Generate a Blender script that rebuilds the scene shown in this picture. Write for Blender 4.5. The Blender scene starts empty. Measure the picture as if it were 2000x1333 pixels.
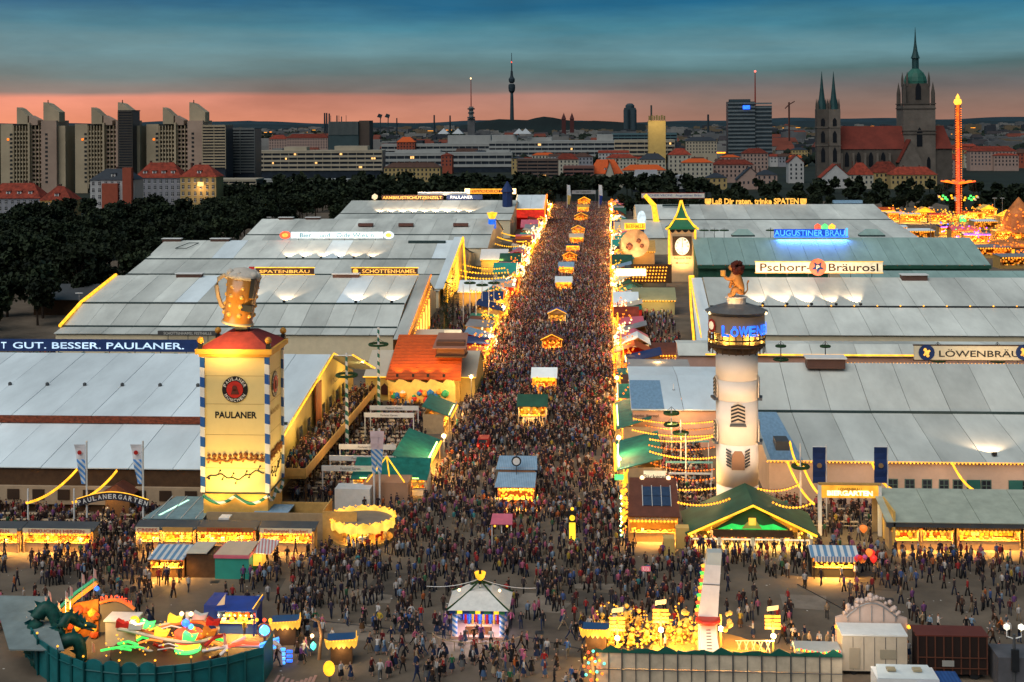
import bpy, math, random, colorsys
import numpy as np
from mathutils import Vector, Matrix, Euler
random.seed(11)
rnd = random.random
def U(a, b): return a + (b - a) * rnd()
S = bpy.context.scene
C = S.collection
rad = math.radians
# ---------------------------------------------------------------- camera
FOC, YAW, ROLL, EYE = 2600.0, rad(3.8), rad(0.35), 48.0
cam = bpy.data.cameras.new('camera'); co = bpy.data.objects.new('camera', cam); C.objects.link(co)
cam.sensor_width = 36.0; cam.lens = 36.0 * FOC / 2000.0
cam.shift_y = -(666.5 - 237.0) / 2000.0
cam.clip_start = 1.0; cam.clip_end = 60000.0
co.matrix_world = Matrix.Translation((0, 0, EYE)) @ Matrix.Rotation(YAW, 4, 'Z') @ Matrix.Rotation(rad(90), 4, 'X') @ Matrix.Rotation(-ROLL, 4, 'Z')
S.camera = co
# ---------------------------------------------------------------- sky
W = bpy.data.worlds.new('World'); S.world = W; W.use_nodes = True
nt = W.node_tree; nt.nodes.clear()
def nd(t, typ, **kw):
 n = t.nodes.new(typ)
 for k, v in kw.items(): setattr(n, k, v)
 return n
out = nd(nt, 'ShaderNodeOutputWorld'); bg = nd(nt, 'ShaderNodeBackground')
tc = nd(nt, 'ShaderNodeTexCoord'); sep = nd(nt, 'ShaderNodeSeparateXYZ')
nt.links.new(tc.outputs['Generated'], sep.inputs[0])
mp = nd(nt, 'ShaderNodeMapping'); mp.inputs['Scale'].default_value = (2.2, 2.2, 26)
nt.links.new(tc.outputs['Generated'], mp.inputs[0])
ns = nd(nt, 'ShaderNodeTexNoise'); ns.inputs['Scale'].default_value = 2.0; ns.inputs['Detail'].default_value = 5; ns.inputs['Roughness'].default_value = .55
nt.links.new(mp.outputs[0], ns.inputs['Vector'])
nm = nd(nt, 'ShaderNodeMath', operation='MULTIPLY_ADD'); nm.inputs[1].default_value = .034; nm.inputs[2].default_value = -.017
nt.links.new(ns.outputs['Fac'], nm.inputs[0])
ad = nd(nt, 'ShaderNodeMath', operation='ADD')                        # cloud edges wander above the glow only
gt = nd(nt, 'ShaderNodeMapRange'); gt.inputs[1].default_value = .015; gt.inputs[2].default_value = .05
nt.links.new(sep.outputs['Z'], gt.inputs[0])
m2 = nd(nt, 'ShaderNodeMath', operation='MULTIPLY'); nt.links.new(nm.outputs[0], m2.inputs[0]); nt.links.new(gt.outputs[0], m2.inputs[1])
nt.links.new(sep.outputs['Z'], ad.inputs[0]); nt.links.new(m2.outputs[0], ad.inputs[1])
def ramp(stops):
 r = nd(nt, 'ShaderNodeValToRGB'); e = r.color_ramp.elements
 while len(e) < len(stops): e.new(.5)
 for i, (p, c) in enumerate(stops): e[i].position = p; e[i].color = (*c, 1)
 return r
mr = nd(nt, 'ShaderNodeMapRange'); mr.inputs[1].default_value = 0; mr.inputs[2].default_value = .2
nt.links.new(ad.outputs[0], mr.inputs[0])
HI = [(.27, (.14, .29, .33)), (.36, (.06, .23, .31)), (.46, (.01, .13, .25)), (.62, (.05, .16, .235)), (1, (.05, .125, .19))]
rl = ramp([(0, (.88, .31, .18)), (.095, (.82, .30, .21)), (.112, (.27, .22, .2)), (.17, (.14, .22, .23))] + HI)
rr = ramp([(0, (.36, .19, .14)), (.07, (.27, .18, .15)), (.13, (.16, .15, .15)), (.20, (.09, .17, .18))] + HI)
nt.links.new(mr.outputs[0], rl.inputs[0]); nt.links.new(mr.outputs[0], rr.inputs[0])
mx = nd(nt, 'ShaderNodeMapRange'); mx.inputs[1].default_value = -.38; mx.inputs[2].default_value = .08
nt.links.new(sep.outputs['X'], mx.inputs[0])
mix = nd(nt, 'ShaderNodeMix', data_type='RGBA')
nt.links.new(mx.outputs[0], mix.inputs[0]); nt.links.new(rl.outputs[0], mix.inputs[6]); nt.links.new(rr.outputs[0], mix.inputs[7])
sky = nd(nt, 'ShaderNodeTexSky', sky_type='NISHITA'); sky.sun_disc = False; sky.sun_elevation = rad(1); sky.sun_rotation = rad(-35)
adc = nd(nt, 'ShaderNodeMix', data_type='RGBA', blend_type='ADD'); adc.inputs[0].default_value = .004
mott = nd(nt, 'ShaderNodeTexNoise'); mott.inputs['Scale'].default_value = 5.0; mott.inputs['Detail'].default_value = 7; mott.inputs['Roughness'].default_value = .6
mp3 = nd(nt, 'ShaderNodeMapping'); mp3.inputs['Scale'].default_value = (1, 1, 4.5); nt.links.new(tc.outputs['Generated'], mp3.inputs[0]); nt.links.new(mp3.outputs[0], mott.inputs['Vector'])
mo = nd(nt, 'ShaderNodeMapRange'); mo.inputs[1].default_value = .3; mo.inputs[2].default_value = .7; mo.inputs[3].default_value = .8; mo.inputs[4].default_value = 1.25; nt.links.new(mott.outputs['Fac'], mo.inputs[0])
msc = nd(nt, 'ShaderNodeVectorMath', operation='SCALE'); nt.links.new(mix.outputs[2], msc.inputs[0]); nt.links.new(mo.outputs[0], msc.inputs['Scale'])
nt.links.new(msc.outputs[0], adc.inputs[6]); nt.links.new(sky.outputs[0], adc.inputs[7])
nt.links.new(adc.outputs[2], bg.inputs[0]); bg.inputs[1].default_value = .56
nt.links.new(bg.outputs[0], out.inputs[0])
# the last soft daylight, high and behind the viewer's left
sl = bpy.data.lights.new('dusk_light', 'SUN'); sl.energy = 1.45; sl.angle = rad(60); sl.color = (1, .93, .86)
so = bpy.data.objects.new('dusk_light', sl); C.objects.link(so); so.rotation_euler = (rad(38), 0, rad(-30))
S.view_settings.view_transform = 'Standard'; S.view_settings.look = 'None'; S.view_settings.exposure = .72
S.view_settings.gamma = 1; S.view_settings.use_curve_mapping = False
S.render.engine = 'CYCLES'; cy = S.cycles
cy.use_denoising = True; cy.use_adaptive_sampling = True; cy.adaptive_threshold = .02
cy.max_bounces = 5; cy.diffuse_bounces = 2; cy.glossy_bounces = 2; cy.transmission_bounces = 4; cy.transparent_max_bounces = 6
cy.sample_clamp_indirect = 3; cy.caustics_reflective = False; cy.caustics_refractive = False
cy.volume_bounces = 0
# ---------------------------------------------------------------- from the photograph's directions to places
cY, sY, cR, sR = math.cos(YAW), math.sin(YAW), math.cos(ROLL), math.sin(ROLL)
def ray(px, py):
 dx, dy = px - 1000, py - 237
 return (dx * cR - dy * sR) / FOC, (dx * sR + dy * cR) / FOC
def at(px, py, z=0.0):
 a, b = ray(px, py); t = (EYE - z) / b
 return Vector((a * t * cY - t * sY, a * t * sY + t * cY, z))
def atY(px, py, Y):
 a, b = ray(px, py); t = Y / (a * sY + cY)
 return Vector((a * t * cY - t * sY, Y, EYE - b * t))
def atX(px, py, X):
 a, b = ray(px, py); t = X / (a * cY - sY)
 return Vector((X, a * t * sY + t * cY, EYE - b * t))
# ---------------------------------------------------------------- materials
MATS = {}
def mat(name, col, rough=.8, var=.12, scale=.6, rv=0.0, metal=0.0, em=0.0, stripe=None, spec=.3, stretch=(1, 1, 1)):
 """procedural paint: colour broken by world-space noise (wear) and by object (rv)"""
 if name in MATS: return MATS[name]
 m = bpy.data.materials.new(name); m.use_nodes = True; t = m.node_tree; b = t.nodes['Principled BSDF']
 b.inputs['Roughness'].default_value = rough; b.inputs['Metallic'].default_value = metal
 b.inputs['Specular IOR Level'].default_value = spec
 L = t.links.new
 g = nd(t, 'ShaderNodeNewGeometry'); vm = nd(t, 'ShaderNodeVectorMath', operation='MULTIPLY'); vm.inputs[1].default_value = stretch
 L(g.outputs['Position'], vm.inputs[0])
 n = nd(t, 'ShaderNodeTexNoise'); n.inputs['Scale'].default_value = scale; n.inputs['Detail'].default_value = 6; n.inputs['Roughness'].default_value = .65
 L(vm.outputs[0], n.inputs['Vector'])
 r = nd(t, 'ShaderNodeMapRange'); r.inputs[1].default_value = .3; r.inputs[2].default_value = .7; r.inputs[3].default_value = 1 - var; r.inputs[4].default_value = 1 + var * .6
 L(n.outputs['Fac'], r.inputs[0]); v = r.outputs[0]
 if rv:
  oi = nd(t, 'ShaderNodeObjectInfo'); r2 = nd(t, 'ShaderNodeMapRange'); r2.inputs[3].default_value = 1 - rv; r2.inputs[4].default_value = 1 + rv * .5
  L(oi.outputs['Random'], r2.inputs[0]); mm = nd(t, 'ShaderNodeMath', operation='MULTIPLY'); L(v, mm.inputs[0]); L(r2.outputs[0], mm.inputs[1]); v = mm.outputs[0]
 src = None
 if stripe:   # (axis vector, period, second colour)
  ax, per, c2 = stripe
  dt = nd(t, 'ShaderNodeVectorMath', operation='DOT_PRODUCT'); dt.inputs[1].default_value = ax; L(g.outputs['Position'], dt.inputs[0])
  dv = nd(t, 'ShaderNodeMath', operation='DIVIDE'); dv.inputs[1].default_value = per; L(dt.outputs['Value'], dv.inputs[0])
  fr = nd(t, 'ShaderNodeMath', operation='FRACT'); L(dv.outputs[0], fr.inputs[0])
  gtn = nd(t, 'ShaderNodeMath', operation='GREATER_THAN'); gtn.inputs[1].default_value = .5; L(fr.outputs[0], gtn.inputs[0])
  mc = nd(t, 'ShaderNodeMix', data_type='RGBA'); mc.inputs[6].default_value = (*col, 1); mc.inputs[7].default_value = (*c2, 1); L(gtn.outputs[0], mc.inputs[0]); src = mc.outputs[2]
 sc = nd(t, 'ShaderNodeVectorMath', operation='SCALE')
 if src: L(src, sc.inputs[0])
 else: sc.inputs[0].default_value = col
 L(v, sc.inputs['Scale']); L(sc.outputs[0], b.inputs['Base Color'])
 if em:
  L(sc.outputs[0], b.inputs['Emission Color']); b.inputs['Emission Strength'].default_value = em
  m.cycles.emission_sampling = 'NONE'
 MATS[name] = m; return m
def glow(name, col, s, sample=False):
 if name in MATS: return MATS[name]
 m = bpy.data.materials.new(name); m.use_nodes = True; t = m.node_tree; b = t.nodes['Principled BSDF']
 b.inputs['Base Color'].default_value = (*[c * .5 for c in col], 1)
 b.inputs['Emission Color'].default_value = (*col, 1)
 g = nd(t, 'ShaderNodeNewGeometry'); n = nd(t, 'ShaderNodeTexNoise'); n.inputs['Scale'].default_value = .9
 t.links.new(g.outputs['Position'], n.inputs['Vector'])
 r = nd(t, 'ShaderNodeMapRange'); r.inputs[1].default_value = .3; r.inputs[2].default_value = .7; r.inputs[3].default_value = s * .6; r.inputs[4].default_value = s * 1.25
 t.links.new(n.outputs['Fac'], r.inputs[0]); t.links.new(r.outputs[0], b.inputs['Emission Strength'])
 m.cycles.emission_sampling = 'AUTO' if sample else 'NONE'
 MATS[name] = m; return m
K = dict
pvc = mat('tent_canvas_grey', (.64, .67, .62), .55, .42, .06, .22, stretch=(1, .35, 1))
pvcw = mat('tent_canvas_white', (.76, .86, .90), .5, .26, .08, .1, stretch=(1, .35, 1))
pvcg = mat('tent_canvas_green', (.27, .40, .37), .6, .22, .25, .08, stretch=(1, .2, 1))
pvcb = mat('tent_canvas_beige', (.58, .50, .38), .6, .1, .2, .06)
black = mat('black_paint', (.015, .017, .02), .5, .3)
seam = mat('gutter_green_black', (.03, .055, .055), .6, .3)
darkgrey = mat('dark_grey_metal', (.07, .075, .08), .5, .2)
grey = mat('grey_metal', (.3, .31, .32), .45, .2, metal=.3)
white = mat('white_paint', (.74, .74, .72), .5, .1, 1.5)
cream = mat('cream_render', (.72, .62, .42), .7, .1, .8)
yellowp = mat('yellow_render', (.75, .52, .14), .7, .12, .9)
ochre = mat('ochre_board', (.55, .33, .10), .7, .2, 1.5, .1)
tan = mat('tan_board', (.42, .30, .17), .75, .2, 1.2, .15)
brown = mat('brown_timber', (.085, .045, .022), .7, .3, 1.5, .15)
rbrown = mat('red_brown_roof', (.12, .04, .025), .7, .3, .9)
redroof = mat('red_tile_roof', (.22, .035, .018), .85, .6, .5, .4)
orroof = mat('orange_tile_roof', (.52, .085, .012), .7, .2, 1.2)
redp = mat('red_paint', (.45, .02, .015), .5, .2, 1)
dred = mat('dark_red_sheet', (.26, .03, .018), .6, .3, .5)
blue = mat('blue_tarpaulin', (.015, .055, .30), .5, .25, .8)
navy = mat('navy_cloth', (.012, .035, .13), .7, .2, .8)
lblue = mat('light_blue_sheet', (.22, .36, .50), .5, .25, 1.0, stretch=(3, 1, 1))
green = mat('green_awning', (.012, .17, .13), .7, .4, .9)
dgreen = mat('dark_green_felt', (.02, .09, .055), .7, .35, .5)
tealp = mat('teal_paint', (.01, .14, .15), .5, .3, .8)
pink = mat('pink_awning', (.6, .14, .2), .6, .15, 1)
stripeb = mat('blue_white_stripe_awning', (.12, .26, .42), .6, .1, 1, stripe=((1, 0, 0), .7, (.6, .62, .62)))
pole_bw = mat('blue_white_spiral', (.02, .10, .36), .5, .05, 1, stripe=((.25, .25, 1), 2.3, (.75, .75, .72)))
pole_gw = mat('green_white_spiral', (.02, .16, .12), .5, .05, 1, stripe=((.6, .6, 1), 1.3, (.75, .75, .72)))
grn = mat('wreath_green', (.02, .06, .02), .9, .5, 3)
glassm = mat('dark_window_glass', (.03, .04, .055), .15, .3, 1, .5, spec=.6)
solar = mat('solar_cell_glass', (.03, .055, .11), .2, .2, 2, spec=.7)
warm = glow('warm_bulb', (1, .37, .025), 1.5)
warm2 = glow('amber_bulb', (1, .19, .012), 1.3)
gold = glow('gold_neon', (1, .45, .02), 1.15)
wwhite = glow('warm_white_lamp', (1, .66, .30), 2.2)
shelfl = glow('self_glow_amber', (1, .25, .015), .9)  # lamplight on stall goods put in as their own glow
shelf2 = glow('self_glow_yellow', (1, .40, .04), .9)  # same self glow in yellow, also on boards, slats and a counter
bneon = glow('blue_neon', (.02, .13, 1), 1.6)
cneon = glow('cyan_neon', (.08, .38, 1), 1.1)
gneon = glow('green_neon', (.08, .9, .15), 1.3)
rneon = glow('red_neon', (1, .06, .02), 1.7)
signw = glow('backlit_white', (.75, .93, 1), .5)
signwarm = glow('backlit_cream', (1, .80, .50), .5)
txtgold = glow('lit_gold_letters', (1, .48, .07), .75)
txtw = glow('lit_white_letters', (.9, .95, 1), .6)
# ---------------------------------------------------------------- mesh helpers
ORG = {}
def props(o, label=None, cat=None, group=None, kind=None):
 if label: o['label'] = label
 if cat: o['category'] = cat
 if group: o['group'] = group
 if kind: o['kind'] = kind
 return o
def thing(name, label, cat, loc=(0, 0, 0), group=None):
 o = bpy.data.objects.new(name, None); C.objects.link(o); o.location = loc; ORG[o.name] = Vector(loc); o.empty_display_size = .5
 return props(o, label, cat, group)
def link(me, name, parent=None, loc=None, rz=0, **kw):
 o = bpy.data.objects.new(name, me); C.objects.link(o)
 if parent is not None:
  o.parent = parent; ORG[o.name] = ORG[parent.name]
  if loc is not None: o.location = Vector(loc) - ORG[parent.name]
 else:
  ORG[o.name] = Vector((0, 0, 0))
  if loc is not None: o.location = loc
 if rz: o.rotation_euler = (0, 0, rz)
 return props(o, **kw)
class MB:
 def __init__(s): s.v = []; s.f = []; s.m = []; s.k = 0
 def add(s, vs, fs, k=None):
  b = len(s.v); s.v += [tuple(v) for v in vs]; s.f += [tuple(b + i for i in f) for f in fs]; s.m += [s.k if k is None else k] * len(fs); return s
 def box(s, x0, x1, y0, y1, z0, z1, k=None):
  return s.add([(x0, y0, z0), (x1, y0, z0), (x1, y1, z0), (x0, y1, z0), (x0, y0, z1), (x1, y0, z1), (x1, y1, z1), (x0, y1, z1)],
      [(3, 2, 1, 0), (4, 5, 6, 7), (0, 1, 5, 4), (1, 2, 6, 5), (2, 3, 7, 6), (3, 0, 4, 7)], k)
 def slab(s, a, b, c, d, th, k=None):   # a b c d counter-clockwise seen from outside; thickness inwards
  a, b, c, d = map(Vector, (a, b, c, d)); n = (b - a).cross(d - a); n.normalize(); n *= -th
  return s.add([a, b, c, d, a + n, b + n, c + n, d + n], [(0, 1, 2, 3), (7, 6, 5, 4), (0, 4, 5, 1), (1, 5, 6, 2), (2, 6, 7, 3), (3, 7, 4, 0)], k)
 def extr(s, pts, vec, k=None):          # closed polygon extruded along vec
  n = len(pts); vec = Vector(vec); vs = [Vector(p) for p in pts] + [Vector(p) + vec for p in pts]
  return s.add(vs, [tuple(range(n - 1, -1, -1)), tuple(range(n, 2 * n))] + [(i, (i + 1) % n, n + (i + 1) % n, n + i) for i in range(n)], k)
 def tube(s, pts, r, n=6, k=None, r1=None):
  pts = [Vector(p) for p in pts]; rings = []; m = len(pts)
  for i, p in enumerate(pts):
   d = (pts[min(i + 1, m - 1)] - pts[max(i - 1, 0)]).normalized()
   a = d.cross(Vector((0, 0, 1)) if abs(d.z) < .9 else Vector((1, 0, 0))).normalized(); b = d.cross(a)
   rr = r if r1 is None else r + (r1 - r) * i / (m - 1)
   rings += [p + (a * math.cos(t) + b * math.sin(t)) * rr for t in [2 * math.pi * j / n for j in range(n)]]
  fs = [(i * n + j, i * n + (j + 1) % n, (i + 1) * n + (j + 1) % n, (i + 1) * n + j) for i in range(m - 1) for j in range(n)]
  fs += [tuple(range(n - 1, -1, -1)), tuple(range((m - 1) * n, m * n))]
  return s.add(rings, fs, k)
 def lathe(s, c, prof, n=16, k=None, tilt=None, a0=0):
  c = Vector(c); vs = []
  for r, z in prof:
   for j in range(n):
    t = 2 * math.pi * j / n + a0; p = Vector((r * math.cos(t), r * math.sin(t), z))
    if tilt: p = tilt @ p
    vs.append(c + p)
  m = len(prof)
  fs = [(i * n + j, i * n + (j + 1) % n, (i + 1) * n + (j + 1) % n, (i + 1) * n + j) for i in range(m - 1) for j in range(n)]
  fs += [tuple(range(n - 1, -1, -1)), tuple(range((m - 1) * n, m * n))]
  return s.add(vs, fs, k)
 def ball(s, c, r, k=None, sz=1.0):
  c = Vector(c); V = [(0, 0, 1), (.9, 0, .4), (.28, .86, .4), (-.73, .53, .4), (-.73, -.53, .4), (.28, -.86, .4), (.73, .53, -.4), (-.28, .86, -.4), (-.9, 0, -.4), (-.28, -.86, -.4), (.73, -.53, -.4), (0, 0, -1)]
  F = [(0, 1, 2), (0, 2, 3), (0, 3, 4), (0, 4, 5), (0, 5, 1), (1, 6, 2), (2, 7, 3), (3, 8, 4), (4, 9, 5), (5, 10, 1), (6, 7, 2), (7, 8, 3), (8, 9, 4), (9, 10, 5), (10, 6, 1), (11, 7, 6), (11, 8, 7), (11, 9, 8), (11, 10, 9), (11, 6, 10)]
  return s.add([c + Vector((x * r, y * r, z * r * sz)) for x, y, z in V], F, k)
 def oct(s, c, r, k=None):
  x, y, z = c
  return s.add([(x + r, y, z), (x, y + r, z), (x - r, y, z), (x, y - r, z), (x, y, z + r), (x, y, z - r)], [(0, 1, 4), (1, 2, 4), (2, 3, 4), (3, 0, 4), (1, 0, 5), (2, 1, 5), (3, 2, 5), (0, 3, 5)], k)
 def mesh(s, name, mats, off=Vector((0, 0, 0)), smooth=False):
  me = bpy.data.meshes.new(name); me.from_pydata([(x - off[0], y - off[1], z - off[2]) for x, y, z in s.v], [], s.f)
  for m in (mats if isinstance(mats, (list, tuple)) else [mats]): me.materials.append(m)
  if any(s.m): me.polygons.foreach_set('material_index', s.m)
  if smooth: me.polygons.foreach_set('use_smooth', [True] * len(s.f))
  me.update(); return me
 def build(s, name, mats, parent=None, smooth=False, **kw):
  off = ORG[parent.name] if parent is not None else Vector((0, 0, 0))
  return link(s.mesh(name, mats, off, smooth), name, parent, **kw)
 def solo(s, name, mats, label, cat, loc=None, group=None, kind=None, smooth=False):
  loc = Vector(loc) if loc is not None else Vector((sum(v[0] for v in s.v) / len(s.v), sum(v[1] for v in s.v) / len(s.v), min(v[2] for v in s.v)))
  o = link(s.mesh(name, mats, loc, smooth), name, None, label=label, cat=cat, group=group, kind=kind); o.location = loc; ORG[o.name] = loc
  return o
def B(x0, x1, y0, y1, z0, z1): return MB().box(x0, x1, y0, y1, z0, z1)
def kids(o):
 return [c for c in o.children]
def copy_tree(o, parent=None):
 c = o.copy(); C.objects.link(c); c.parent = parent; ORG[c.name] = ORG.get(o.name, Vector((0, 0, 0)))
 for k in kids(o): copy_tree(k, c)
 return c
def dup(root, loc, rz=0, label=None, sc=None):
 c = copy_tree(root); c.location = loc; c.rotation_euler = (0, 0, rz)
 if label: c['label'] = label
 if sc: c.scale = (sc, sc, sc) if not isinstance(sc, tuple) else sc
 return c
TXT = {}
def text(s, parent, m, c, w, h, r=(1, 0, 0), u=(0, 0, 1), bold=.012, depth=.03, name='lettering', stretch=True):
 key = (s, bold)
 if key not in TXT:
  cu = bpy.data.curves.new('t', 'FONT'); cu.body = s; cu.offset = bold; cu.resolution_u = 3; cu.align_x = 'CENTER'
  ob = bpy.data.objects.new('t', cu); C.objects.link(ob); dg = bpy.context.evaluated_depsgraph_get(); me = bpy.data.meshes.new_from_object(ob.evaluated_get(dg))
  vs = [tuple(v.co) for v in me.vertices]; fs = [tuple(p.vertices) for p in me.polygons]
  bpy.data.objects.remove(ob); bpy.data.curves.remove(cu); bpy.data.meshes.remove(me); TXT[key] = (vs, fs)
 vs, fs = TXT[key]; xs = [v[0] for v in vs]; ys = [v[1] for v in vs]
 x0, x1, y0, y1 = min(xs), max(xs), min(ys), max(ys); r = Vector(r); u = Vector(u); n = r.cross(u).normalized(); c = Vector(c)
 sx = w / (x1 - x0); sy = h / (y1 - y0)
 if not stretch: sx = sy
 P = [c + r * ((x - (x0 + x1) / 2) * sx) + u * ((y - (y0 + y1) / 2) * sy) + n * depth for x, y, z in vs]
 k = MB(); k.add(P, fs)
 return k.build(name, m, parent)
def lamp(kind, loc, e, col=(1, .52, .15), size=.5, parent=None, aim=None, spot=80, sy=None):
 l = bpy.data.lights.new('lamp_light', kind); l.energy = e; l.color = col
 if kind == 'POINT': l.shadow_soft_size = size
 if kind == 'SPOT': l.shadow_soft_size = size; l.spot_size = rad(spot); l.spot_blend = .6
 if kind == 'AREA':
  l.size = size
  if sy: l.shape = 'RECTANGLE'; l.size_y = sy
 o = bpy.data.objects.new('lamp_light', l); C.objects.link(o); loc = Vector(loc)
 if aim is not None: o.rotation_euler = (Vector(aim) - loc).to_track_quat('-Z', 'Y').to_euler()
 if parent is not None: o.parent = parent; o.location = loc - ORG[parent.name]
 else: o.location = loc
 return o
def bulbs(parent, pts, m=None, r=.13, name='bulb'):
 k = MB()
 for p in pts: k.oct(p, r)
 return k.build(name, m or warm, parent, kind='stuff')
def sag(a, b, n, d):
 a = Vector(a); b = Vector(b)
 return [a.lerp(b, i / n) - Vector((0, 0, 4 * d * (i / n) * (1 - i / n))) for i in range(n + 1)]
def light_string(a, b, label, d=1.2, step=.8, m=None, r=.13, group='bulb strings over the fair'):
 n = max(4, int((Vector(b) - Vector(a)).length / step)); p = sag(a, b, n, d)
 t = thing('light_string', label, 'string lights', p[0]); MB().tube(p, .03, 4).build('cable', black, t); bulbs(t, [q - Vector((0, 0, r)) for q in p], m or warm, r)
 return t
FOOT = []     # footprints people keep out of
def keep(x0, x1, y0, y1): FOOT.append((min(x0, x1), max(x0, x1), min(y0, y1), max(y0, y1)))
_mat0 = mat
def mat(name, col, *a, **k): return _mat0(name, tuple(c * .74 for c in col), *a, **k)   # setting colours darkened to offset the exposure: dimmer light put into the paint
# ================================================================ SETTING: ground, hills, far city
gm = mat('dark_earth_and_grass', (.018, .028, .02), .95, .5, .02)
MB().add([(-12500, -500, -.3), (12500, -500, -.3), (12500, 21500, -.3), (-12500, 21500, -.3)], [(0, 1, 2, 3)]).build('ground', gm, kind='structure')
asp = mat('plaza_asphalt', (.19, .15, .11), .85, .42, .14)
MB().box(-170, 190, 40, 790, -.25, 0).build('plaza_pavement', asp, kind='structure')
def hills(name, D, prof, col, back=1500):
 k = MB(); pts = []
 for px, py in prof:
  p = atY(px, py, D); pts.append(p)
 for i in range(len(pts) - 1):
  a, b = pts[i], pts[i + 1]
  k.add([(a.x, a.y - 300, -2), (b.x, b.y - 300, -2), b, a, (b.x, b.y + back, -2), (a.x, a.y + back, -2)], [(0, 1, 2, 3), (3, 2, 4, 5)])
 return k.build(name, mat(name + '_green', col, .95, .4, .004), kind='structure')  # blue of distant haze put into the hill colour
hp = []
x = -900
while x < 2900:
 t = x / 2000
 yy = 238 + 2.2 * math.sin(x * .011) + 1.3 * math.sin(x * .031 + 1) - 6 * max(0, (x - 1100) / 900) ** 1.2 - (1.5 if x < 500 else 0) + 7 * max(0, min(1, (x + 0) / 2000)) * 0
 hp.append((x, yy - 0.006 * (x - 1000) * .6)); x += 18
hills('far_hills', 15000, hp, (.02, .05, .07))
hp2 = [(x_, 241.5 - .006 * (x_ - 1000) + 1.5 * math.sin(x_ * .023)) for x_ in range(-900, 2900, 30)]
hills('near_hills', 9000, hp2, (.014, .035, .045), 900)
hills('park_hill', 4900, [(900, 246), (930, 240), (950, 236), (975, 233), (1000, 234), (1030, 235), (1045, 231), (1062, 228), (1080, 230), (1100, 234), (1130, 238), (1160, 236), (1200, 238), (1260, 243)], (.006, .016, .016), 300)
# far city: nobody could count it
def box_city(name, n, ymin, ymax, mats, zmax, seed, red=.25):
 r = random.Random(seed); k = MB()
 for i in range(n):
  Y = ymin * (ymax / ymin) ** r.random(); a = r.uniform(-.46, .46); X = Y * a - Y * math.tan(YAW)
  w = r.uniform(10, 46) * (1 + Y / 9000); d = r.uniform(10, 24); h = r.uniform(7, zmax) * (1 if r.random() < .93 else 1.5)
  mi = r.randrange(len(mats) - 2)
  k.box(X, X + w, Y, Y + d, -1, h, mi)
  if r.random() < red and w < 40:
   rm = len(mats) - 1 if r.random() < .55 else len(mats) - 2
   k.add([(X - .5, Y - .5, h), (X + w + .5, Y - .5, h), (X + w + .5, Y + d + .5, h), (X - .5, Y + d + .5, h), (X + 2, Y + d / 2, h + 6), (X + w - 2, Y + d / 2, h + 6)], [(0, 1, 5, 4), (2, 3, 4, 5), (1, 2, 5), (3, 0, 4)], rm)
  else: k.box(X + w * .2, X + w * .5, Y + 3, Y + d - 3, h, h + 2.5, mi)
  if r.random() < .25:
   for _ in range(r.randint(1, 3)): k.box(X + w * r.random(), X + w * r.random() + 1.6, Y - .2, Y, h * .5, h * .5 + 1.4, len(mats))
 return k.build(name, mats + [warm], kind='stuff')
cwA = [mat('city_wall_grey', (.14, .15, .16), .8, .3, .05), mat('city_wall_pale', (.26, .26, .25), .8, .3, .05), mat('city_wall_dark', (.04, .05, .065), .8, .3, .05), mat('city_wall_ochre', (.18, .14, .09), .8, .3, .05),
  mat('city_roof_dark', (.045, .04, .045), .8, .3, .05), mat('city_roof_red', (.20, .05, .03), .8, .3, .05)]
box_city('far_city', 900, 1550, 3200, cwA, 17, 3)
box_city('farther_city', 800, 3200, 8500, cwA, 20, 4, .1)
def far_trees(name, n, y0, y1, seed, a0=-.46, a1=.46):
 r = random.Random(seed); k = MB()
 for i in range(n):
  Y = y0 + (y1 - y0) * r.random(); a = r.uniform(a0, a1); X = Y * a - Y * math.tan(YAW); w = r.uniform(6, 16) * (1 + Y / 5000)
  for j in range(4): k.ball((X + r.uniform(-w, w), Y + r.uniform(-4, 4), r.uniform(5, 11)), r.uniform(3, 6) * (1 + Y / 6000), sz=.9)
 return k.build(name, mat('far_leaf_dark', (.012, .024, .014), .95, .6, .1), kind='stuff')
far_trees('far_woods', 700, 1300, 5000, 8)
# ---------------------------------------------------------------- trees
leafm = bpy.data.materials.new('leaf_dark_green'); leafm.use_nodes = True
t_ = leafm.node_tree; b_ = t_.nodes['Principled BSDF']; b_.inputs['Roughness'].default_value = .75; b_.inputs['Specular IOR Level'].default_value = .15
oi = nd(t_, 'ShaderNodeObjectInfo'); g_ = nd(t_, 'ShaderNodeNewGeometry'); n_ = nd(t_, 'ShaderNodeTexNoise'); n_.inputs['Scale'].default_value = .35; n_.inputs['Detail'].default_value = 3
t_.links.new(g_.outputs['Position'], n_.inputs['Vector'])
rp = nd(t_, 'ShaderNodeValToRGB'); e = rp.color_ramp.elements; e[0].color = (.006, .013, .009, 1); e[1].color = (.030, .042, .018, 1); e[0].position = .3; e[1].position = .75
t_.links.new(n_.outputs['Fac'], rp.inputs[0])
mm = nd(t_, 'ShaderNodeVectorMath', operation='SCALE'); mr_ = nd(t_, 'ShaderNodeMapRange'); mr_.inputs[3].default_value = .55; mr_.inputs[4].default_value = 1.35
t_.links.new(oi.outputs['Random'], mr_.inputs[0]); t_.links.new(rp.outputs[0], mm.inputs[0]); t_.links.new(mr_.outputs[0], mm.inputs['Scale']); t_.links.new(mm.outputs[0], b_.inputs['Base Color'])
bark = mat('bark_brown', (.05, .035, .025), .9, .4, 2)
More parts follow.
